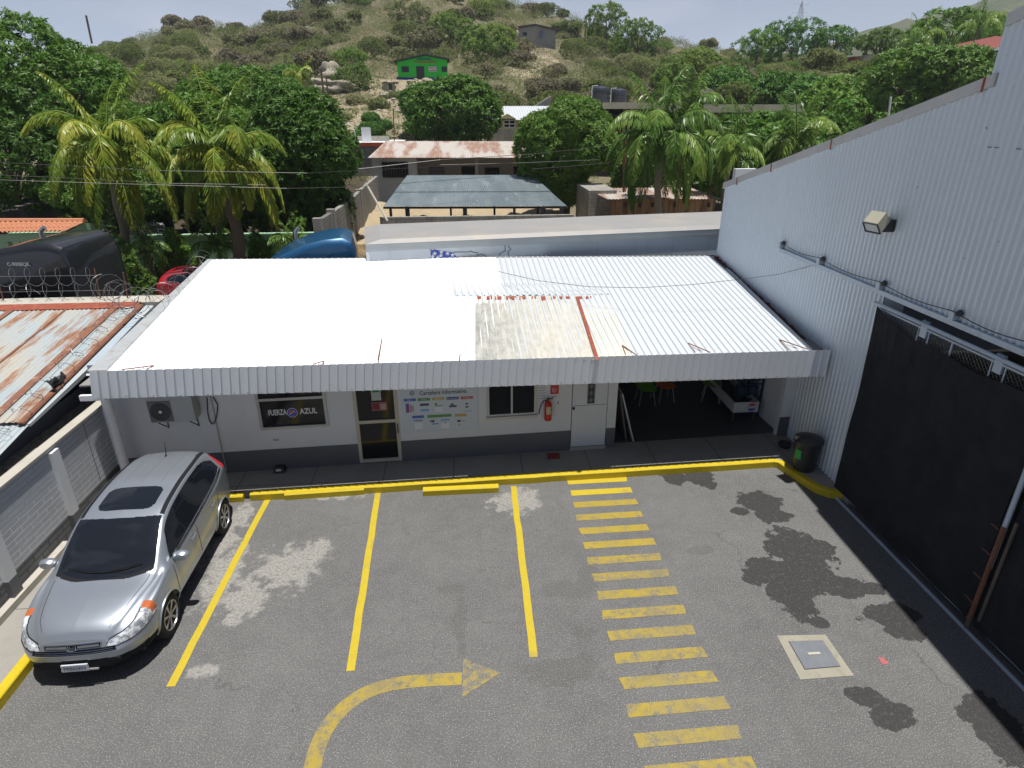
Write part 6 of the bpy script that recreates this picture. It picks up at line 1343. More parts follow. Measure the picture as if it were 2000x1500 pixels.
# the rest of the scrub and grass as one mass
rng = np.random.default_rng(9)
def mass(name, n, ymin, ymax, L0, w0, mat, up, clump, hgt, green=None):
    y = ymin+(ymax-ymin)*rng.random(n*3)**.8; x = (rng.uniform(-.66, .72, n*3)+.08)*y
    keep = np.array([not (abs(a+5) < 5.5 and 84 < b < 106) and not (abs(a-15) < 5 and 119 < b < 136) and not (-22 < a < 1 and 62 < b < 88 and clump > 10) for a, b in zip(x, y)]); x, y = x[keep][:n], y[keep][:n]; n = len(x)
    xr = np.repeat(x, clump)+rng.normal(0, 1.05 if clump > 8 else .12, n*clump); yr = np.repeat(y, clump)+rng.normal(0, .9 if clump > 8 else .12, n*clump)
    if clump > 10:                               # each clump a small dome of twiggy leaves
        rr_ = np.hypot(xr-np.repeat(x, clump), yr-np.repeat(y, clump)); sz_ = np.repeat(rng.uniform(.5, 1.25, n), clump); dome = np.clip(1-(rr_/2.4)**2, 0, 1)**.5*sz_*(.45+.55*rng.random(len(xr))); z = hfun(xr, yr)+dome*hgt
    else: z = hfun(xr, yr)+rng.random(len(xr))**1.3*hgt-.05
    d = unit(rng.normal(size=(len(xr), 3))*np.array([1, 1, .5])+np.array([0, 0, up])); L = L0*rng.uniform(.5, 1.4, len(xr)); w = w0*rng.uniform(.6, 1.4, len(xr))
    V, Q = quads_from(np.stack([xr, yr, z], 1), d, w, L, unit(rng.normal(size=d.shape))); o = arr_obj(name, V, Q, mat); o['kind'] = 'stuff'; o['label'] = {'hill_scrub': 'dense dry scrub covering the hillside between the bigger shrubs', 'hill_scrub_green': 'green low scrub on the hillside', 'dry_grass': 'dry grass and weeds on the sandy slope'}[name]; o['category'] = 'vegetation'; return o
mass('hill_scrub', 2600, 86, 192, .32, .085, M['dry'], .9, 84, 2.0)
mass('hill_scrub_green', 2700, 80, 192, .32, .10, M['olive'], .9, 84, 2.2)
mass('dry_grass', 15000, 47, 112, .36, .06, M['olive'], 1.1, 6, .05)
sc = np.random.default_rng(31); stone = MB()
for k in range(260):
    x, y = sc.uniform(-22, 4), sc.uniform(60, 97); z = hz(x, y); r_ = sc.uniform(.06, .32)*(1 if sc.random() < .8 else 1.8)
    stone.lathe([(0, -r_*.5), (r_*.9, -r_*.3), (r_, r_*.1), (r_*.6, r_*.55), (0, r_*.6)], (x, y, z), 6)
so_ = stone.build('loose_stones', simple('loose_stone', (.33, .29, .22), .95, var=.3, vs=2), kind='stuff', smooth=20); so_['label'] = 'loose pale stones scattered over the sandy slope below the green shop'; so_['category'] = 'stones'
# cacti and bare poles
def pole(label, px, py0, py1, y, r=.09, name='utility_pole', cat='pole', mat='bark', lean=0):
    a = atY(px, py0, y); b = atY(px+lean, py1, y); o = MB().tube([(b[0], b[1], b[2]-.5), (a[0], a[1], a[2])], r, 8); return solo(o, name, M[mat], label, cat, (b[0], b[1], b[2]))
pole('leaning wooden pole on the skyline at the upper left', 168, 30, 78, 120, .16, lean=10)
pole('wooden pole at the foot of the rocks left of the green shop', 627, 135, 190, 66, .09, lean=6)
pole('shorter wooden pole just right of the first pole below the rocks', 637, 150, 190, 67, .07, lean=4)
pole('thin steel rod pole standing left of the round mango tree', 768, 212, 290, 53, .04, mat='rusty', lean=2)
pole('white plastic pipe poking up above the warehouse roof edge', 1740, 190, 225, 40, .06, mat='white_paint', name='pipe', cat='pipe', lean=-3)
pole('tall brown pole standing between the brown shed and the coconut palm', 1220, 255, 400, 33, .09, mat='rusty')
for (px, py, y, s, lb) in ((1146, 60, 142, 1.0, 'columnar cactus on the hill right of the grey house'), (460, 18, 165, 1.0, 'clump of columnar cacti on the upper left skyline')):
    c = atY(px, py, y); z0 = hz(c[0], c[1]); mb = MB()
    for k in range(9): a = RNG.uniform(-1.2, 1.2); mb.tube([(c[0], c[1], z0), (c[0]+a, c[1]+RNG.normal(0, .3), z0+1.2), (c[0]+a*1.1, c[1], z0+RNG.uniform(2.4, 4.6))], [.18, .16, .1], 6)
    solo(mb, 'cactus', M['greensc'], lb, 'cactus', (c[0], c[1], z0))
# rocks
def rock(label, px, py, y, sx, sy, sz, seed):
    c = atY(px, py, y); c[2] = hz(c[0], c[1])+.25*sz; rg = np.random.default_rng(seed); mb = MB(); n, m = 30, 18; vs = []
    for j in range(m+1):
        for i in range(n):
            th, ph = 2*math.pi*i/n, math.pi*j/m; d = np.array([math.sin(ph)*math.cos(th), math.sin(ph)*math.sin(th), math.cos(ph)]); k = 1+.22*math.sin(d[0]*4+seed)+.2*math.sin(d[1]*5+d[2]*4+seed*2)+.08*math.sin(d[0]*13+d[2]*9)+rg.normal(0, .04); vs.append((c[0]+d[0]*sx*k, c[1]+d[1]*sy*k, c[2]+d[2]*sz*k))
    mb.add(vs, [(j*n+i, (j+1)*n+i, (j+1)*n+(i+1) % n, j*n+(i+1) % n) for j in range(m) for i in range(n)]); t_ = solo(mb, 'boulder', M['rock'], label, 'rock', tuple(c), smooth=60)
M['rock'] = simple('pale_rock', (.28, .25, .20), .95, var=.4, vs=3, bump=1.0, bs=2.5, dirt=(.22, .2, .16), dirt_a=.6)
rock('big pale boulder on the hill left of the green shop', 658, 128, 97, 2.6, 2.2, 1.5, 3); rock('smaller pale boulder below the big one', 640, 165, 90, 2.6, 1.8, 1.0, 4)
# ------------------------------------------------------------------ palms
def frond_mesh(rng, L, e0, droop, nl, ll, mat, width=.055):
    n = 14; pts = []; p = np.zeros(3); d = np.array([math.cos(e0), 0, math.sin(e0)]); st = L/n
    for i in range(n+1):
        pts.append(p.copy()); d = unit(d+np.array([0, 0, -droop*(i/n+.25)*.22])); p = p+d*st
    pts = np.array(pts); base = []; dr = []; LL = []; WW = []
    for sg in (-1, 1):
        for k in range(nl):
            f = .12+.88*k/(nl-1); i = min(n-1, int(f*n)); q = pts[i]+(pts[i+1]-pts[i])*(f*n-i); tan = unit(pts[i+1]-pts[i]); side = np.array([0, sg, 0.0])
            ln = ll*math.sin(math.pi*min(1, .18+f*.80))**.7; dd = unit(side*1.0+tan*(.45+f*.6)+np.array([0, 0, -.55-.5*rng.random()])+rng.normal(0, .10, 3))
            base.append(q); dr.append(dd); LL.append(ln*rng.uniform(.85, 1.1)); WW.append(width*rng.uniform(.8, 1.2))
    base, dr, LL, WW = map(np.array, (base, dr, LL, WW)); nrm = unit(np.cross(dr, np.array([0, 0, 1.0]))); nrm = unit(np.cross(nrm, dr)+rng.normal(0, .3, dr.shape))
    # two-segment leaflets: a straight half and a hanging half
    V1, Q1 = quads_from(base, dr, WW, LL*.62, nrm); b2 = base+dr*(LL*.5)[:, None]; d2 = unit(dr+np.array([0, 0, -.75])); V2, Q2 = quads_from(b2, d2, WW*.9, LL*.6, nrm)
    mb = MB(); mb.tube([tuple(q) for q in pts], [.035*(1-.8*i/n)+.006 for i in range(n+1)], 5)
    Vt = np.array(mb.v); Qt = np.array([f for f in mb.f if len(f) == 4]); V = np.concatenate([V1, V2, Vt]); Q = np.concatenate([Q1, Q2+len(V1), Qt+len(V1)+len(V2)])
    return V, Q
def palm(label, px, py, y, z0, L, nf, mat, seed, trunk_px=None, name='coconut_palm', bark='palm_bark', tr=.16, ll=.78, hang=.5, cat='palm', nl=64, group=None, width=.075, top=None):
    rng = np.random.default_rng(seed); c = atY(px, py, y); z0 = hz(c[0], c[1]) if z0 is None else z0; bx = c[0] if trunk_px is None else atY(trunk_px, 400, y)[0]
    r = thing(name, label, cat, (bx, c[1], z0), 0, group); Wm = WM[r.name].inverted()
    mb = MB(); n = 12; pts = [(bx+(c[0]-bx)*(i/n)**1.5+.06*math.sin(i*1.3), c[1], z0-.2+(c[2]-.1-z0+.2)*i/n) for i in range(n+1)]; mb.tube(pts, [tr*(1.25-.45*i/n) for i in range(n+1)], 9); mb.build('trunk', M[bark], r, 60)
    kinds = [(1.35, .7), (1.05, 1.3), (.75, 1.7), (.45, 2.0), (.1, 2.1), (-.5, 1.6)]; ms = []
    for (e0, dp) in kinds:
        V, Q = frond_mesh(rng, L*(1.0 if e0 > -.2 else .85), e0, dp, nl, ll, mat, width); o = arr_obj('frond', V, Q, mat, r, local=True); ms.append(o)
    loc = Wm @ Vector((c[0], c[1], c[2])); first = [True]*6; az0 = rng.uniform(0, 6.28)
    for k in range(nf):
        f = k/nf; ki = min(5, int(f*5+(rng.random()*.9))) if hang > 0 else min(4, int(f*5)); o = ms[ki] if first[ki] else ms[ki].copy()
        if not first[ki]: COL.objects.link(o); o.parent = r
        first[ki] = False; o.location = loc; s = rng.uniform(.85, 1.1); o.scale = (s, s, s); o.rotation_euler = (rng.normal(0, .12), rng.normal(0, .1), az0+k*2.399+rng.normal(0, .15))
    for i in range(6):
        if first[i]: bpy.data.objects.remove(ms[i])
    return r
palm('yellow green coconut palm at the left in front of the dark mango trees', 212, 292, 27, 0, 3.7, 27, M['palm_y'], 201, trunk_px=222)
palm('yellow green coconut palm left of the broad mango, with yellowing lower fronds', 436, 310, 26, 0, 3.4, 28, M['palm_y'], 202, trunk_px=452, tr=.22, bark='bark')
palm('tall green coconut palm standing in front of the brown shed', 1290, 275, 29.5, 0, 3.8, 26, M['palm_g'], 203, trunk_px=1288, ll=.9, width=.085)
palm('green coconut palm right behind the tallest one, half hidden', 1425, 300, 32, 0, 3.0, 18, M['palm_g'], 204)
palm('green coconut palm just behind the warehouse roof edge', 1555, 275, 36, 0, 3.2, 18, M['palm_g'], 205)
palm('coconut palm crown peeking up left of the middle palm', 1350, 215, 39, 0, 2.8, 16, M['palm_g'], 210)
palm('small yellowish palm on the hillside beside the boulders', 585, 148, 74, None, 2.4, 16, M['palm_y'], 206, nl=24, ll=.6, width=.1)
palm('coconut palm on the right slope above the ruined walls', 1790, 85, 72, None, 3.9, 18, M['palm_g'], 207, nl=28, ll=.8, width=.11)
palm('coconut palm on the skyline at the upper right', 1912, 48, 74, None, 3.9, 18, M['palm_g'], 208, nl=28, ll=.8, width=.11)
# ------------------------------------------------------------------ green wall and its garden
gw = simple('green_wall_paint', (.27, .43, .28), .8, var=.08, vs=1.5, dirt=(.30, .40, .30), dirt_a=.5, dirt_s=1)
mb = MB(); mb.box(-24, -6.4, 29, 29.2, 0, 2.03, 0); mb.box(-24, -6.4, 28.95, 29.25, 2.031, 2.10, 0); mb.box(-24, -6.4, 28.7, 28.99, 0, .12, 1)
solo(mb, 'boundary_wall', [gw, M['concrete_light']], 'long pale green boundary wall behind the garden palms and shrubs', 'wall', (-15, 29, 0))
def gpalm(label, px, py, y, L, nf, seed): return palm(label, px, py, y, 0, L, nf, M['palm_g'], seed, name='garden_palm', tr=.07, ll=.42, hang=0, nl=24, group='small palms in front of the green wall', width=.06)
gpalm('small feathery palm with slanting trunk before the green wall, beside the black truck', 290, 492, 26.5, 1.6, 16, 301); gpalm('bushy small palm in front of the green wall below the right yellow palm', 425, 480, 27, 1.9, 20, 302); gpalm('small palm fronds above the nose of the blue truck', 575, 478, 26, 1.4, 14, 303); gpalm('small palm peeking over the cab of the black truck', 130, 470, 26.5, 1.1, 14, 304)
def garden(label, px, pytop, pybot, y, rx, seed, mat='bright'):
    t_ = atY(px, pytop, y); b = atY(px, pybot, y); z1 = t_[2]; rg = np.random.default_rng(seed); h = z1
    bl_ = [(b[0], y, h*.3, rx, rx, h*.33)]+[(b[0]+rg.normal(0, rx*.15), y+rg.normal(0, rx*.15), h*f, rx*(1.15-f)*1.05, rx*(1.15-f)*1.05, h*.17) for f in (.2, .35, .5, .65, .8, .9)]
    return tree('cypress_shrub', label, 'shrub', b[0], y, 0, bl_, 1500, .17, .05, 5, M[mat], .06, 'clipped conical shrubs in front of the green wall', -.6, seed)
garden('conical bright shrub in front of the green wall between the two small palms', 353, 457, 545, 27.5, .95, 311); garden('conical bright shrub right of the bushy small palm, behind the roof edge', 508, 464, 505, 27.5, .9, 312); garden('dark rounded shrub against the tail of the black truck', 240, 468, 555, 25.0, 1.15, 313, 'mango_l')
# tiled gateway
g = thing('tiled_gateway', 'green and yellow gateway with an orange tiled roof behind the black truck', 'gateway', (-16, 24, 0)); orange = NT('clay_tile'); c = orange.mix(orange.noise(5, None, 5), (.40, .165, .09), (.50, .23, .13)); TILE = orange.fin(c, .7, 0, .3)
e0 = Vector(atY(-60, 458, 23.2)); e1 = Vector(atY(122, 455, 23.2)); r0 = Vector(atY(-60, 434, 24.6)); r1 = Vector((e1.x+.05, 24.6, atY(140, 434, 24.6)[2])); mb = MB()
for k in range(3): 
    a, b = k/3, (k+1)/3+.04; lift = Vector((0, 0, .05-.012*k)); corr4(mb, [e0*(1-a)+r0*a+lift, e1*(1-a)+r1*a+lift, e1*(1-b)+r1*b+lift*.3, e0*(1-b)+r0*b+lift*.3], 22, .06, 'sine', 1, .02, dn=(0, 0, 1))
mb.tube([r0+Vector((0, 0, .05)), r1+Vector((0, 0, .05))], .09, 8); mb.build('roof', TILE, g)
mb = MB(); mb.box(e0.x, e1.x-.1, 23.35, 23.55, e1.z-.28, e1.z-.04); mb.box(e0.x, e1.x-.1, 23.35, 25.4, e1.z-.30, e1.z-.281); mb.build('beam', gw, g)
mb = MB(); xg = e1.x; mb.hexa([(xg-.1, 23.3, e1.z-.3), (xg-.1, 25.9, e1.z-.3), (xg-.1, 25.9, e1.z-.1), (xg-.1, 24.6, r1.z-.03), (xg-.1, 23.3, e1.z-.05)], [(xg, 23.3, e1.z-.3), (xg, 25.9, e1.z-.3), (xg, 25.9, e1.z-.1), (xg, 24.6, r1.z-.03), (xg, 23.3, e1.z-.05)]); mb.build('gable_wall', gw, g)
p = atY(18, 490, 23.5); MB().box(p[0]-.28, p[0]+.12, 23.38, 23.6, 0, e1.z-.3).build('column', gw, g); MB().box(p[0]-.7, p[0]-.3, 23.3, 23.5, 0, e1.z-.9).build('column', simple('yellow_wall_paint', (.62, .42, .02), .7), g)
MB().box(p[0]+.12, e1.x, 23.7, 23.75, .1, 1.9).build('metal_gate', simple('oxblood_paint', (.13, .03, .03), .5), g)
mb = MB()
for k in range(9): x = p[0]+.3+k*.28; mb.tube([(x, 23.72, 1.9), (x, 23.72, e1.z-.3)], .02, 4)
mb.build('gate_bars', M['dark_metal'], g)
# tin shed and dark wall among the trees
mb = MB(); a = atY(0, 415, 31.5); b = atY(150, 392, 33.5); mb.hexa([(a[0]-3, 31.5, 0), (a[0], 31.3, 0), (b[0], 33.5, 0), (b[0]-3, 33.7, 0)], [(a[0]-3, 31.5, a[2]), (a[0], 31.3, a[2]), (b[0], 33.5, b[2]), (b[0]-3, 33.7, b[2])]); solo(mb, 'old_wall', simple('dark_mossy_render', (.10, .09, .085), .95, var=.3, bump=.5, bs=8, dirt=(.2, .18, .16), dirt_a=.5), 'dark weathered wall under the trees behind the tiled gateway', 'wall', (a[0], 31.3, 0))
mb = MB(); a = atY(150, 440, 31); corr4(mb, [atY(165, 448, 30.5), atY(330, 462, 30.5), atY(320, 436, 33), atY(150, 428, 33)], 22, .03, 'sine', 1, .004, dn=(0, 0, 1)); sh = thing('tin_shed', 'small tin roofed shed in the shade behind the green wall', 'shed', (-15, 31, 0)); mb.build('roof', M['alu'], sh); q0, q1 = atY(165, 448, 30.6), atY(330, 462, 30.6); MB().box(q0[0]+.1, q1[0]-.1, 30.7, 33, 0, min(q0[2], q1[2])-.05).build('wall', M['dark_metal'], sh)
# ------------------------------------------------------------------ block walls and the metal roofed shelter
bw = thing('stepped_block_wall', 'long stepped grey block wall running back from the blue truck to the rusty roofed house', 'wall', (-7.3, 33, 0))
pr = [(620, 432, 25.2), (646, 414, 27.5), (680, 392, 31.5), (700, 374, 36), (735, 343, 45)]; mb = MB(); T_ = [atY(*q) for q in pr]
for i in range(len(T_)-1):
    a, b = T_[i], T_[i+1]; z = (a[2]*.35+b[2]*.65); mb.hexa([(a[0]-.1, a[1], 0), (a[0]+.1, a[1], 0), (b[0]+.1, b[1], 0), (b[0]-.1, b[1], 0)], [(a[0]-.1, a[1], z), (a[0]+.1, a[1], z), (b[0]+.1, b[1], z), (b[0]-.1, b[1], z)])
mb.build('wall_panel', M['grey_block'], bw); mb = MB()
for a in T_[:4]: mb.box(a[0]-.16, a[0]+.16, a[1]-.14, a[1]+.14, 0, a[2]+.12)
mb.build('pillar', M['concrete'], bw)
sh = thing('shelter', 'open shelter with a long blue grey corrugated metal roof on thin posts', 'shelter', (0.5, 34, 0)); Fz = 2.95
A0, A1 = Vector(atZ(748, 404, Fz)), Vector(atZ(1108, 403, Fz)); B0 = Vector(atY(795, 344, 38.2)); B1 = Vector(atY(1040, 343, 38.2)); M_ = NT('galvanised_blue_sheet'); st = M_.co((1.2, .25, 1)); c = M_.mix(M_.rng(M_.noise(1.0, st, 5, .6), .4, .6), (.22, .27, .29), (.29, .34, .36)); c = M_.mix(M_.rng(M_.noise(2.4, st, 3, .5), .63, .66, 0, .6), c, (.42, .46, .47)); SHM = M_.fin(c, .42, .55, .5)
mb = MB(); C0_, C1_ = A0*.58+B0*.42, A1*.58+B1*.42; up_ = Vector((0, 0, .03)); corr4(mb, [A0, A1, C1_, C0_], 74, .03, 'sine', 1, .004, dn=(0, 0, 1)); corr4(mb, [C0_*.98+A0*.02+up_, C1_*.98+A1*.02+up_, B1+up_, B0+up_], 74, .03, 'sine', 1, .004, dn=(0, 0, 1)); mb.build('roof', SHM, sh)
for px in (762, 795, 908, 1005, 1062, 1098): p = atZ(px, 408, Fz-.1); w = .06 if px in (762, 1005) else .10; MB().box(p[0]-w, p[0]+w, p[1]+.15-w, p[1]+.15+w, 0, Fz-.02).build('post', M['dark_metal'], sh)
for x in np.linspace(A0.x+.5, A1.x-.5, 4): MB().box(x-.06, x+.06, B0.y-.3, B0.y-.18, 0, B0.z-.05).build('post', M['dark_metal'], sh)
MB().tube([A0+Vector((0, .1, -.06)), A1+Vector((0, .1, -.06))], .05, 4).build('eaves_beam', M['dark_metal'], sh)
p0, p1 = atY(742, 424, 29.2), atY(1120, 423, 29.2); solo(MB().box(p0[0], p1[0], 29.1, 29.3, 0, 1.95 if False else p0[2]), 'low_block_wall', M['grey_block_x'], 'low grey block wall between the white trailer and the metal roofed shelter', 'wall', (p0[0], 29.2, 0))
sand = simple('sandy_soil', (.34, .27, .17), .95, var=.2, bump=.5, bs=12, dirt=(.24, .2, .13), dirt_a=.6); mb = MB(); n_, m2 = 40, 20; X0, X1, Y0, Y1 = -6.2, 6.5, 29.35, 44; vs = [(X0+(X1-X0)*i/n_, Y0+(Y1-Y0)*j/m2, 1.15+.10*math.sin(i*.7+j)+RNG.normal(0, .05)+.035*j*.5) for j in range(m2+1) for i in range(n_+1)]; mb.add(vs, [(j*(n_+1)+i, j*(n_+1)+i+1, (j+1)*(n_+1)+i+1, (j+1)*(n_+1)+i) for j in range(m2) for i in range(n_)]); mb.build('shelter_ground', sand, kind='structure', smooth=60)
for (px, py, y, sx, lb, sd) in ((858, 415, 32, 1.1, 'heap of dry brown litter under the metal roof shelter', 1), (710, 430, 28.5, .9, 'heap of brown dirt and rubble beside the block wall behind the blue truck', 2), (800, 413, 33, .7, 'small heap of leaves behind the second shelter post', 3)):
    c = atY(px, py, y); rg = np.random.default_rng(sd); mb = MB(); n_ = 18; vs = []
    for j in range(n_):
        for i in range(n_): u, v = (i/(n_-1)-.5)*2, (j/(n_-1)-.5)*2; vs.append((c[0]+u*sx*1.5, c[1]+v*sx, 1.0+max(0, 1-(u*u+v*v))*.62+rg.normal(0, .07)))
    mb.add(vs, [(j*n_+i, j*n_+i+1, (j+1)*n_+i+1, (j+1)*n_+i) for j in range(n_-1) for i in range(n_-1)]); solo(mb, 'heap', simple('brown_litter_'+str(sd), (.20, .145, .08), .95, var=.5, vs=9), lb, 'heap', (c[0], c[1], 1.0))
mb = MB(); mb.tube([atY(717, 362, 30.2), atY(757, 432, 28.6)], .05, 6); solo(mb, 'leaning_pole', M['concrete_light'], 'pale wooden pole leaning beside the left corner of the metal roofed shelter', 'pole', tuple(atY(757, 432, 28.6)))
# ------------------------------------------------------------------ houses behind
hs = thing('rusty_roof_house', 'long low grey house with barred windows and a rusty tin roof behind the shelter', 'house', (-1, 47, 0)); hw_ = simple('stained_white_wall', (.42, .43, .44), .85, var=.1, dirt=(.22, .21, .2), dirt_a=.6, dirt_s=.8); hg = simple('beige_grey_wall', (.27, .25, .225), .85, var=.08, dirt=(.18, .17, .16), dirt_a=.5, dirt_s=.7)
hl = atY(725, 307, 47); zt2 = hl[2]; x0 = hl[0]; x1 = atY(813, 310, 47)[0]; x2 = x0+15
MB().box(x0, x1, 47, 52, 0, zt2-.05).build('wall', hw_, hs); MB().box(x1+.01, x2, 49.2, 52, 0, zt2-.05).build('wall', hg, hs)
mt2 = NT('streaked_rusty_sheets'); st = mt2.co((1.0, .12, 1)); c = mt2.mix(mt2.rng(mt2.noise(1.1, st, 3, .5), .44, .56), (.42, .39, .36), (.28, .17, .13)); c = mt2.mix(mt2.rng(mt2.noise(3, mt2.co((1, .3, 1)), 7, .7), .45, .7, 0, .6), c, (.44, .41, .37)); RR = mt2.fin(c, .8, .1, .2)
mb = MB(); corr4(mb, [(x0-.2, 46.6, zt2-.02), (x2+.3, 46.6, zt2-.12), (x2+.3, 52.2, zt2+.75), (x0+.5, 52.2, zt2+.85)], 90, .03, 'sine', 1, .01, dn=(0, 0, 1)); mb.build('roof', RR, hs)
def winp(name, parent, pxa, pya, pxb, pyb, y, mat, bars=0, fr=None):
    a, b = atY(pxa, pya, y), atY(pxb, pyb, y); w = MB().box(a[0], b[0], y-.03, y-.004, min(a[2], b[2]), max(a[2], b[2])).build(name, mat, parent)
    if bars:
        mb = MB()
        for k in range(bars+1): x = a[0]+(b[0]-a[0])*k/bars; mb.tube([(x, y-.06, b[2]), (x, y-.06, a[2])], .018, 4)
        for z in (a[2], b[2], (a[2]+b[2])/2): mb.tube([(a[0], y-.06, z), (b[0], y-.06, z)], .022, 4)
        mb.build('window_bars', fr or M['dark_metal'], w)
    return w
dk = M['glass_dark']
winp('window', hs, 746, 317, 798, 346, 47, dk, 9); winp('window', hs, 838, 327, 868, 343, 49.2, simple('grey_shutter', (.16, .16, .19), .6), 6); winp('door', hs, 901, 325, 928, 350, 49.2, dk); winp('window', hs, 947, 328, 975, 343, 49.2, dk, 5); winp('window', hs, 1003, 325, 1024, 345, 49.2, dk)
p = atY(931, 330, 47.2); MB().box(p[0]-.12, p[0]+.12, 47.0, 47.25, 0, zt2-.12).build('veranda_post', M['concrete'], hs)
# left: grey block wall with white slab roof terrace above
tr = thing('terrace_house', 'grey block building with white flat roof and orange edge left of the rusty roofed house', 'house', (-11, 52, 0)); a = atY(650, 283, 52); b = atY(785, 283, 52)
MB().box(a[0]-3, b[0], 52, 58, 0, a[2]).build('wall', M['grey_block_x'], tr); MB().box(a[0]-3, b[0]-.1, 52.3, 58, a[2]+.0, a[2]+.14).build('slab', M['white_metal'], tr); c_ = atY(700, 280, 51.9); MB().box(c_[0], b[0]-.2, 51.9, 52.0, a[2]-.12, a[2]+.16).build('orange_edge', simple('orange_red_paint', (.42, .08, .03), .7), tr)
y_ = 55; mb = MB(); l0, l1 = atY(655, 266, y_), atY(760, 266, y_); mb.box(l0[0], l1[0], y_, y_+.15, a[2]+.14, l0[2]); 
mb.build('parapet', M['concrete_light'], tr)
mb = MB(); q = atY(715, 258, 53.5); mb.box(q[0]-.35, q[0]+.35, 53.4, 53.6, a[2]+.14, q[2]+.35); mb.build('roof_box', M['white_metal'], tr)
mb = MB(); q = atY(682, 262, 53); mb.tube([(q[0]+.75*math.cos(f)*.6, 53, q[2]+.0+.75*math.sin(f)) for f in np.linspace(-.4, 3.6, 16)], .025, 5); solo(mb, 'hoop', M['white_metal'], 'white hoop frame on the flat roof terrace', 'hoop', tuple(q))
# yellow house
yh = thing('yellow_house', 'small yellow house with white sheet roof and white window behind the mango trees', 'house', (5.5, 65, 4)); ye = simple('pale_yellow_wall', (.50, .46, .22), .8); a = atY(958, 234, 65); b = atY(1046, 234, 65); g0 = atY(960, 246, 65)
MB().box(a[0], b[0]+3, 65, 70, hz(5, 65)-1, a[2]).build('wall', ye, yh); mb = MB(); corr4(mb, [(a[0]-.3, 64.5, a[2]-.02), (b[0]+3.3, 64.5, a[2]-.02), (b[0]+3.3, 70, a[2]+1.25), (a[0]-.3, 70, a[2]+1.25)], 30, .04, 'trap', 1, .01, dn=(0, 0, 1)); mb.build('roof', M['roof_sheet'], yh)
mb = MB(); g1, g2, g3 = atY(973, 232, 64.6), atY(1008, 232, 64.6), atY(991, 222, 64.6); mb.hexa([(g1[0], 64.4, g1[2]), (g2[0], 64.4, g2[2]), (g3[0], 64.4, g3[2])], [(g1[0], 66.5, g1[2]), (g2[0], 66.5, g2[2]), (g3[0], 66.5, g3[2])]); mb.build('gablet', ye, yh)
w = winp('window', yh, 985, 236, 1005, 248, 65, dk); mb = MB(); a_, b_ = atY(984, 235, 64.95), atY(1006, 249, 64.95)
for z in (a_[2], (a_[2]+b_[2])/2, b_[2]): mb.box(a_[0], b_[0], 64.9, 64.96, z-.05, z+.05)
for x in (a_[0], (a_[0]+b_[0])/2, b_[0]): mb.box(x-.05, x+.05, 64.88, 64.96, b_[2], a_[2])
mb.build('window_frame', M['white_metal'], w)
p0, p1 = atY(950, 252, 62), atY(1060, 252, 62); solo(MB().box(p0[0], p1[0]+2, 62, 62.3, 2, p0[2]), 'retaining_wall', M['grey_block_x'], 'grey block retaining wall just below the yellow house', 'wall', (p0[0], 62, 2))
mb = MB(); q = [atY(1040, 210, 72), atY(1077, 187, 72), atY(1077, 215, 72)]; mb.hexa([(p[0], 72, p[2]) for p in q], [(p[0], 73, p[2]) for p in q]); solo(mb, 'roof_panel', M['concrete'], 'grey triangular roof end with a white edge above the fresh green mango', 'roof', tuple(q[0]))
# concrete slab house with tanks
sl = thing('slab_roof_house', 'two storey yellowish house with an overhanging concrete slab roof behind the coconut palm', 'house', (14, 53, 0)); c1 = simple('stained_cream_slab', (.50, .45, .33), .85, var=.12, dirt=(.28, .24, .18), dirt_a=.6); a = atY(1150, 200, 51); b = atY(1250, 212, 51)
MB().box(a[0], 17.0, 51, 57, b[2]-.02, a[2]+.0).build('slab', c1, sl); wa = atY(1168, 232, 53); wb = atY(1222, 232, 53); yw = simple('weathered_yellow_wall', (.38, .33, .17), .85, dirt=(.25, .22, .15), dirt_a=.5)
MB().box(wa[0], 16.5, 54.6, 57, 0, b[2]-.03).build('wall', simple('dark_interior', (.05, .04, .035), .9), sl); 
for px in (1170, 1218): q = atY(px, 250, 53); MB().box(q[0]-.13, q[0]+.13, 52.9, 53.15, 0, b[2]-.03).build('column', yw, sl)
l0, l1 = atY(1168, 245, 53), atY(1220, 272, 53); lt = brickmat('clay_lattice', (.33, .13, .07), (.27, .10, .05), (.02, .015, .01), .32, .22, 'X', None, .05); MB().box(l0[0], l1[0], 52.95, 53.05, l1[2], l0[2]).build('clay_lattice', lt, sl); MB().box(l0[0], l1[0], 52.9, 53.3, 0, l1[2]-.01).build('lower_wall', yw, sl); q = atY(1150, 222, 51); q2 = atY(1215, 228, 51); MB().box(q[0], q2[0], 51.2, 54, q2[2], q2[2]+.12).build('awning', M['dark_metal'], sl)
for (px, pt, lb) in ((1173, 166, 'black plastic water tank on the slab roof, the taller left one'), (1209, 171, 'black plastic water tank on the slab roof, the lower right one')):
    c = atY(px, 190, 53); zt3 = atY(px, pt, 53)[2]; z0 = a[2]+.002; h = zt3-z0; R_ = .66 if px < 1200 else .62; tk = thing('water_tank', lb, 'water tank', (c[0], 53, z0)); mb = MB(); prof = [(0, 0), (R_, 0), (R_*1.0, h*.18), (R_*.97, h*.2), (R_, h*.22), (R_, h*.42), (R_*.97, h*.44), (R_, h*.46), (R_, h*.74), (R_*.9, h*.84), (R_*.4, h*.93), (R_*.36, h), (0, h)]; mb.lathe(prof, (c[0], 53, z0), 22); mb.build('tank_body', simple('tank_plastic', (.03, .035, .05), .45), tk, 40); mb = MB(); mb.tube([(c[0]-R_-.06, 52.9, z0), (c[0]-R_-.06, 52.9, z0+h*.95), (c[0]-R_*.4, 52.9, z0+h*.95)], .035, 5); mb.build('inlet_pipe', M['white_metal'], tk)
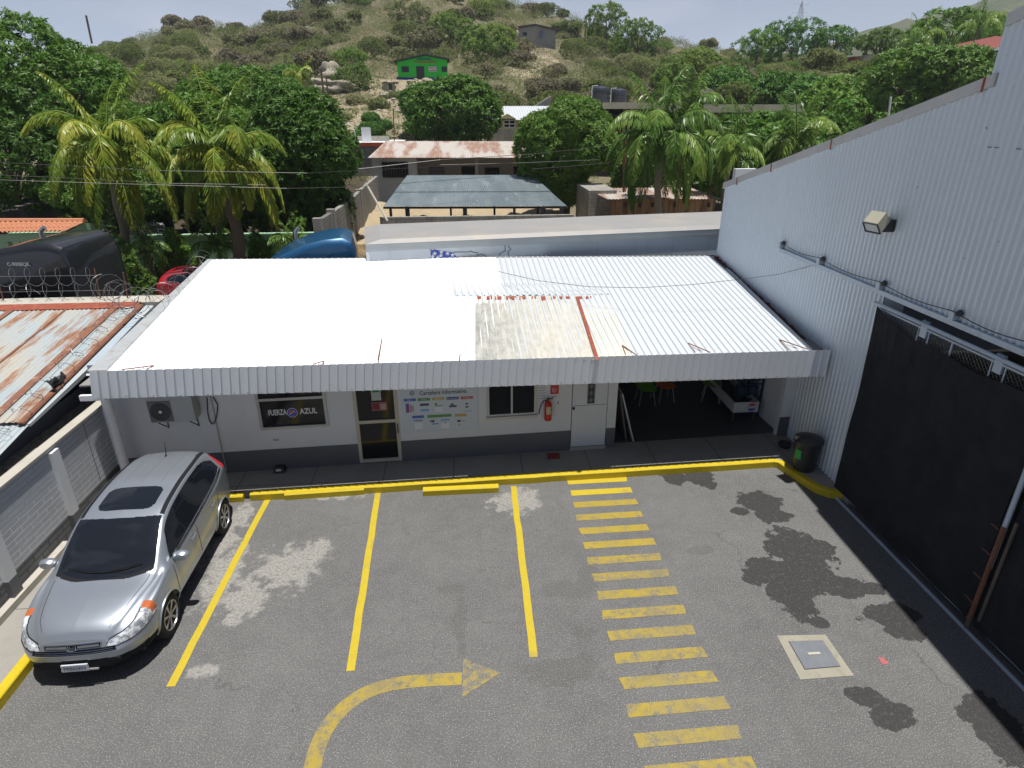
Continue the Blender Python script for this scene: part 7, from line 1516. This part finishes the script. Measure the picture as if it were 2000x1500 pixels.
sl2 = thing('slab_terrace', 'long thin cream concrete roof slab seen above the palms', 'slab roof', (22, 52, 0)); a = atY(1305, 204, 50); b = atY(1570, 207, 50); MB().box(a[0], b[0], 50, 57, a[2]-.55, a[2]).build('slab', c1, sl2); MB().box(a[0]+.8, b[0]-.8, 52, 57, 0, a[2]-.56).build('wall', M['grey_block_x'], sl2)
c = Vector(atY(1383, 188, 50.6)); mb = MB(); n_ = 20; Rd = .72; vs = [(0, 0, 0)]; T = Matrix.Translation(c) @ Matrix.Rotation(math.radians(-38), 4, 'Z') @ Matrix.Rotation(math.radians(118), 4, 'X')
for r_ in (.33, .66, 1): vs += [(Rd*r_*math.cos(2*math.pi*k/n_), Rd*r_*math.sin(2*math.pi*k/n_), .16*r_*r_) for k in range(n_)]
fs = [(0, 1+k, 1+(k+1) % n_) for k in range(n_)]+[(1+j*n_+k, 1+(j+1)*n_+k, 1+(j+1)*n_+(k+1) % n_, 1+j*n_+(k+1) % n_) for j in range(2) for k in range(n_)]; sd_ = thing('satellite_dish', 'grey satellite dish on the long concrete slab roof', 'satellite dish', (c.x, c.y, a[2])); mb.add([tuple(T @ Vector(v)) for v in vs], fs); mb.build('dish', M['alu'], sd_, 60); MB().tube([(c.x, c.y, a[2]), (c.x, c.y, c.z)], .04, 6).build('mast', M['alu'], sd_); MB().tube([tuple(T @ Vector((0, -Rd, .16))), tuple(T @ Vector((0, -.1, .75)))], .02, 5).build('feed_arm', M['dark_metal'], sd_)
# brown shed behind the trailer
bs_ = thing('brown_shed', 'low shed of rough brown boards with a rusty tin roof under the tall coconut palm', 'shed', (11, 33, 0)); brn = NT('rough_brown_boards'); st = brn.co((3, 3, .25)); c = brn.mix(brn.rng(brn.noise(2.2, st, 7, .7), .4, .62), (.16, .085, .05), (.36, .24, .13)); BR = brn.fin(c, .9)
a, b = atY(1205, 388, 31), atY(1400, 388, 31); MB().box(a[0], b[0], 31.2, 34, 0, a[2]).build('board_wall', BR, bs_); mb = MB(); corr4(mb, [(a[0]-.5, 30.7, a[2]-.0), (b[0]+.2, 30.7, a[2]-.05), (b[0]-.2, 34.4, a[2]+.12), (a[0]-.9, 34.4, a[2]+.12)], 34, .03, 'sine', 1, .006, dn=(0, 0, 1)); mb.build('roof', RR, bs_)
mb = MB()
for px in (1222, 1250, 1275, 1292, 1318, 1385): q = atY(px, 405, 31.1); mb.box(q[0]-.06, q[0]+.06, 31.15, 31.19, q[2], q[2]+.22)
mb.build('vent_hole', M['black_plastic'], bs_)
a2 = atY(1150, 372, 32.5); b2 = atY(1204, 372, 32.5); solo(MB().box(a2[0], b2[0]+.0, 32.4, 36, 0, a2[2]), 'side_shed', M['grey_block_x'], 'shaded grey block shed between the shelter and the brown board shed', 'shed', (a2[0], 32.4, 0))
q = atY(1438, 330, 24); solo(MB().box(q[0], q[0]+.8, 24, 24.25, 4.2, q[2]), 'roof_cabinet', M['white_metal'], 'small white metal box behind the far corner of the warehouse', 'box', (q[0], 24, 3.6))
# green shop
gs = thing('green_shop', 'bright green hillside shop with blue base, dark door and a red sign', 'shop', (-5, 100, hz(-5, 100))); gp = simple('bright_green_paint', (.03, .62, .05), .7, var=.06); a, b = atY(778, 157, 99), atY(874, 157, 99); zb_ = a[2]; zl_ = atY(778, 121, 99)[2]; zr_ = atY(874, 117, 99)[2]; zk = atY(826, 109, 99)[2]; xm = atY(830, 109, 99)[0]
mb = MB(); mb.hexa([(a[0], 99, zb_-1.5), (b[0], 99, zb_-1.5), (b[0], 99, zr_), (xm, 99, zk), (a[0], 99, zl_)], [(a[0], 104, zb_-1.5), (b[0], 104, zb_-1.5), (b[0], 104, zr_), (xm, 104, zk), (a[0], 104, zl_)]); mb.build('wall', gp, gs)
MB().box(a[0], b[0], 98.97, 98.995, zb_-1.5, atY(800, 151, 99)[2]).build('blue_base', simple('blue_base_paint', (.03, .05, .30), .7), gs)
mb = MB(); e = .25; dkr = simple('dark_tin_roof', (.05, .045, .05), .7)
mb.hexa([(a[0]-.5, 98, zl_-.05), (xm, 98, zk+.05), (xm, 104.5, zk+.05), (a[0]-.5, 104.5, zl_-.05)], [(a[0]-.5, 98, zl_+.1), (xm, 98, zk+e), (xm, 104.5, zk+e), (a[0]-.5, 104.5, zl_+.1)]); mb.hexa([(xm, 98, zk+.05), (b[0]+.4, 98, zr_-.0), (b[0]+.4, 104.5, zr_), (xm, 104.5, zk+.05)], [(xm, 98, zk+e), (b[0]+.4, 98, zr_+.15), (b[0]+.4, 104.5, zr_+.15), (xm, 104.5, zk+e)]); mb.build('roof', dkr, gs)
winp('window', gs, 784, 129.5, 799, 141, 98.97, dk); winp('door', gs, 812.5, 129.5, 829.5, 156.5, 98.97, simple('dark_door', (.035, .035, .05), .6)); winp('window', gs, 862.5, 130, 873, 140.5, 98.97, dk)
s_ = winp('shop_sign', gs, 836.5, 129.5, 853, 140, 98.9, M['white_paint']); q0, q1 = atY(837.3, 130.5, 98.8), atY(852.3, 139, 98.8); mb = MB(); mb.box(q0[0], q1[0], 98.84, 98.868, q1[2], q0[2]); mb.build('red_field', simple('sign_red', (.33, .05, .06), .6), s_); mb = MB(); put_text(mb, '600', ((q0[0]+q1[0])/2, 98.83, (q0[2]+q1[2])/2), (1, 0, 0), (0, 0, 1), .62, bold=.03, sx=1.15); mb.build('sign_lettering', white_ink, s_)
q0, q1 = atY(808, 119.6, 98.9), atY(852, 122.8, 98.9); MB().box(q0[0], q1[0], 98.93, 98.96, q1[2], q0[2]).build('painted_lettering_band', simple('faded_orange_lettering', (.30, .16, .05), .8, var=.7, vs=5), gs); q0, q1 = atY(815, 113.8, 98.9), atY(842, 117, 98.9); MB().box(q0[0], q1[0], 98.93, 98.96, q1[2], q0[2]).build('painted_lettering_band', simple('teal_lettering', (.03, .20, .18), .8, var=.5, vs=5), gs)
q = atY(748, 180, 92); q1 = atY(769, 162, 92); oh = thing('outhouse', 'tiny grey sheet metal hut with a dark open door below the green shop', 'hut', ((q[0]+q1[0])/2, 92.5, q[2])); MB().box(q[0], q1[0], 92, 93.6, q[2]-.6, q1[2]).build('wall', M['concrete'], oh); MB().box(q[0]-.1, q1[0]+.15, 91.9, 93.8, q1[2]+.001, q1[2]+.08).build('roof', M['dark_metal'], oh); qq = atY(759, 165, 91.9); MB().box(qq[0], q1[0]-.25, 91.95, 91.99, q[2]-.4, q1[2]-.1).build('doorway', M['black_plastic'], oh)
# grey house on the hill
gh = thing('hillside_house', 'plain grey house high on the hill with a small dark window and blue shutter', 'house', (15, 130, hz(15, 130))); a, b = atY(1013, 90, 129), atY(1087, 90, 129); zt4 = atY(1013, 55, 129)[2]; zm = atY(1045, 50, 129)[2]; gm = simple('grey_render', (.34, .33, .31), .9, var=.08, dirt=(.25, .24, .22), dirt_a=.5, dirt_s=.6)
mb = MB(); xr_ = atY(1072, 58, 129)[0]; mb.hexa([(a[0], 129, a[2]-2), (b[0], 130.5, a[2]-2), (b[0], 130.5, zt4-.1), (xr_, 129.2, zm-.25), (atY(1045, 50, 129)[0], 129, zm), (a[0], 129, zt4)], [(a[0], 136, a[2]-2), (b[0], 136, a[2]-2), (b[0], 136, zt4-.1), (xr_, 136, zm-.25), (atY(1045, 50, 129)[0], 136, zm), (a[0], 136, zt4)]); mb.build('wall', gm, gh)
mb = MB(); xk = atY(1045, 50, 129)[0]; mb.hexa([(a[0]-.6, 128.4, zt4+.0), (xk, 128.4, zm+.02), (xk, 136.5, zm+.02), (a[0]-.6, 136.5, zt4)], [(a[0]-.6, 128.4, zt4+.2), (xk, 128.4, zm+.24), (xk, 136.5, zm+.24), (a[0]-.6, 136.5, zt4+.2)]); mb.hexa([(xk, 128.4, zm+.02), (b[0]+.6, 129.6, zt4-.25), (b[0]+.6, 136.5, zt4-.25), (xk, 136.5, zm+.02)], [(xk, 128.4, zm+.24), (b[0]+.6, 129.6, zt4-.05), (b[0]+.6, 136.5, zt4-.05), (xk, 136.5, zm+.24)]); mb.build('roof', dkr, gh)
w = winp('window', gh, 1021, 63, 1029, 70, 128.98, dk); winp('window', gh, 1054, 60, 1064, 75, 128.9, simple('blue_grey_shutter', (.12, .14, .22), .6))
c = Vector(atY(1006, 65, 127.5)); mb = MB(); mb.lathe([(0, 0), (.5, .05), (.75, .15), (.5, .06), (0, .02)], c, 14, axis='Y'); solo(mb, 'satellite_dish', simple('pinkish_white', (.55, .4, .36), .5), 'small pinkish satellite dish beside the grey hillside house', 'satellite dish', (c.x, c.y, c.z-.7))
# red roofed house and ruins on the right slope
rh = thing('red_roof_house', 'green house with red sheet roof and pale veranda posts above the warehouse roof edge', 'house', (47, 60, 5)); a = Vector(atY(1838, 110, 60)); b = Vector(atY(1960, 88, 60)); redr = simple('red_sheet_roof', (.36, .13, .11), .6); gr = simple('dark_green_wall', (.05, .10, .085), .8)
mb = MB(); corr4(mb, [a, b+Vector((3, 0, .35)), b+Vector((3, 5, 1.2)), a+Vector((.5, 5, .55))], 34, .05, 'trap', 1, .05, dn=(0, 0, 1)); mb.build('roof', redr, rh); mb = MB(); mb.hexa([(a.x+1, 62, 3), (b.x+3, 62, 3), (b.x+3, 64, 3), (a.x+1, 64, 3)], [(a.x+1, 62, a.z+.1), (b.x+3, 62, b.z+.5), (b.x+3, 64, b.z+.5), (a.x+1, 64, a.z+.1)]); mb.build('wall', gr, rh)
mb = MB(); mb.hexa([a+Vector((0, -.03, -.25)), b+Vector((3, -.03, .1)), b+Vector((3, .05, .1)), a+Vector((0, .05, -.25))], [a+Vector((0, -.03, -.02)), b+Vector((3, -.03, .33)), b+Vector((3, .05, .33)), a+Vector((0, .05, -.02))]); mb.build('eaves_board', M['white_metal'], rh)
for px in (1878, 1908): q = atY(px, 120, 60.3); MB().box(q[0]-.13, q[0]+.13, 60.2, 60.45, 3, atY(px, 105, 60.3)[2]-.1).build('post', simple('pale_blue_post', (.35, .45, .52), .6), rh)
for (pa, pb, pt, pbm, y, mt_, lb) in ((1670, 1688, 110, 140, 88, 'redrust', 'small rust brown wall at the left of the ruins on the right slope'), (1688, 1725, 108, 140, 87, 'concrete', 'roofless grey block ruin on the right slope'), (1735, 1782, 108, 122, 86, 'concrete_light', 'broken pale wall below the hillside palm'), (1690, 1712, 152, 200, 66, 'concrete', 'grey blockwork column of a ruin lower on the right slope')):
    a, b = atY(pa, pt, y), atY(pb, pbm, y); solo(MB().box(a[0], b[0], y, y+2.5, b[2]-3, a[2]), 'ruined_wall', M[mt_], lb, 'wall', (a[0], y, b[2]))
# pylon
q = atY(1567, 2, 320); q0 = atY(1566, 62, 320); pyl = thing('pylon', 'steel lattice power pylon on the skyline', 'pylon', (q[0], 320, q0[2]-6)); mb = MB(); zb2, zt5 = q0[2]-6, q[2]; cx_ = q[0]
for sx, sy in ((-1, -1), (1, -1), (1, 1), (-1, 1)): mb.tube([(cx_+sx*2.2, 320+sy*2.2, zb2), (cx_+sx*.5, 320+sy*.5, zt5-3), (cx_, 320, zt5)], .13, 4)
for k in range(9):
    z0, z1 = zb2+(zt5-3-zb2)*k/9, zb2+(zt5-3-zb2)*(k+1)/9; w0, w1 = 2.2-1.7*k/9, 2.2-1.7*(k+1)/9
    for s in (-1, 1): mb.tube([(cx_-s*w0, 320-2, z0), (cx_+s*w1, 320-2, z1)], .08, 3)
mb.build('lattice_mast', M['steel'], pyl); mb = MB()
for z in (zt5-1, zt5-4.5, zt5-8): mb.tube([(cx_-4, 320, z), (cx_+4, 320, z)], .12, 4)
mb.build('cross_arm', M['steel'], pyl)
# overhead cables
for (P_, r_, lb) in ((((-40, 315, 21), (300, 333, 21.5), (600, 338, 22.5), (760, 330, 25), (1000, 318, 29)), .009, 'upper overhead cable crossing in front of the palms'), (((-40, 350, 20), (200, 358, 21), (560, 368, 22.5), (700, 365, 24), (960, 345, 28)), .009, 'lower overhead cable crossing in front of the palms'), (((-40, 340, 22), (120, 347, 22.5), (330, 358, 23), (520, 361, 24)), .007, 'thin overhead cable between the upper and lower ones'), (((700, 330, 30), (860, 312, 31), (1040, 301, 33), (1180, 286, 35)), .016, 'insulated overhead cable crossing the front of the rusty roofed house'), (((860, 322, 31), (1020, 318, 32), (1170, 312, 33)), .014, 'overhead cable running into the fresh green mango'), (((1040, 330, 31), (1110, 325, 32), (1190, 318, 33)), .016, 'short overhead cable over the metal roofed shelter')):
    pts = [Vector(atY(*q)) for q in P_]; sm = []
    for i in range(len(pts)-1):
        for f in (0, .33, .66): sm.append(pts[i].lerp(pts[i+1], f))
    sm.append(pts[-1]); solo(MB().tube(sm, r_*.8, 4), 'overhead_cable', M['black_plastic'], lb, 'cable', tuple(sm[0]))
# ------------------------------------------------------------------ the air: thin haze that fades the far hill
hb_ = MB(); hb_.box(-420, 1560, -60, 1240, -8, 190); hzb = hb_.build('haze', simple('haze_air', (1, 1, 1)), kind='stuff')
hm = bpy.data.materials.new('haze_air'); hm.use_nodes = True; hn = hm.node_tree; hn.nodes.clear(); ho = hn.nodes.new('ShaderNodeOutputMaterial'); pv = hn.nodes.new('ShaderNodeVolumePrincipled')
pv.inputs['Color'].default_value = (.80, .87, 1.0, 1); pv.inputs['Density'].default_value = .0003; pv.inputs['Anisotropy'].default_value = .2; hn.links.new(pv.outputs[0], ho.inputs['Volume'])
hzb.data.materials.clear(); hzb.data.materials.append(hm); hzb['label'] = 'thin pale haze in the air over the far hill'; hzb['category'] = 'haze'
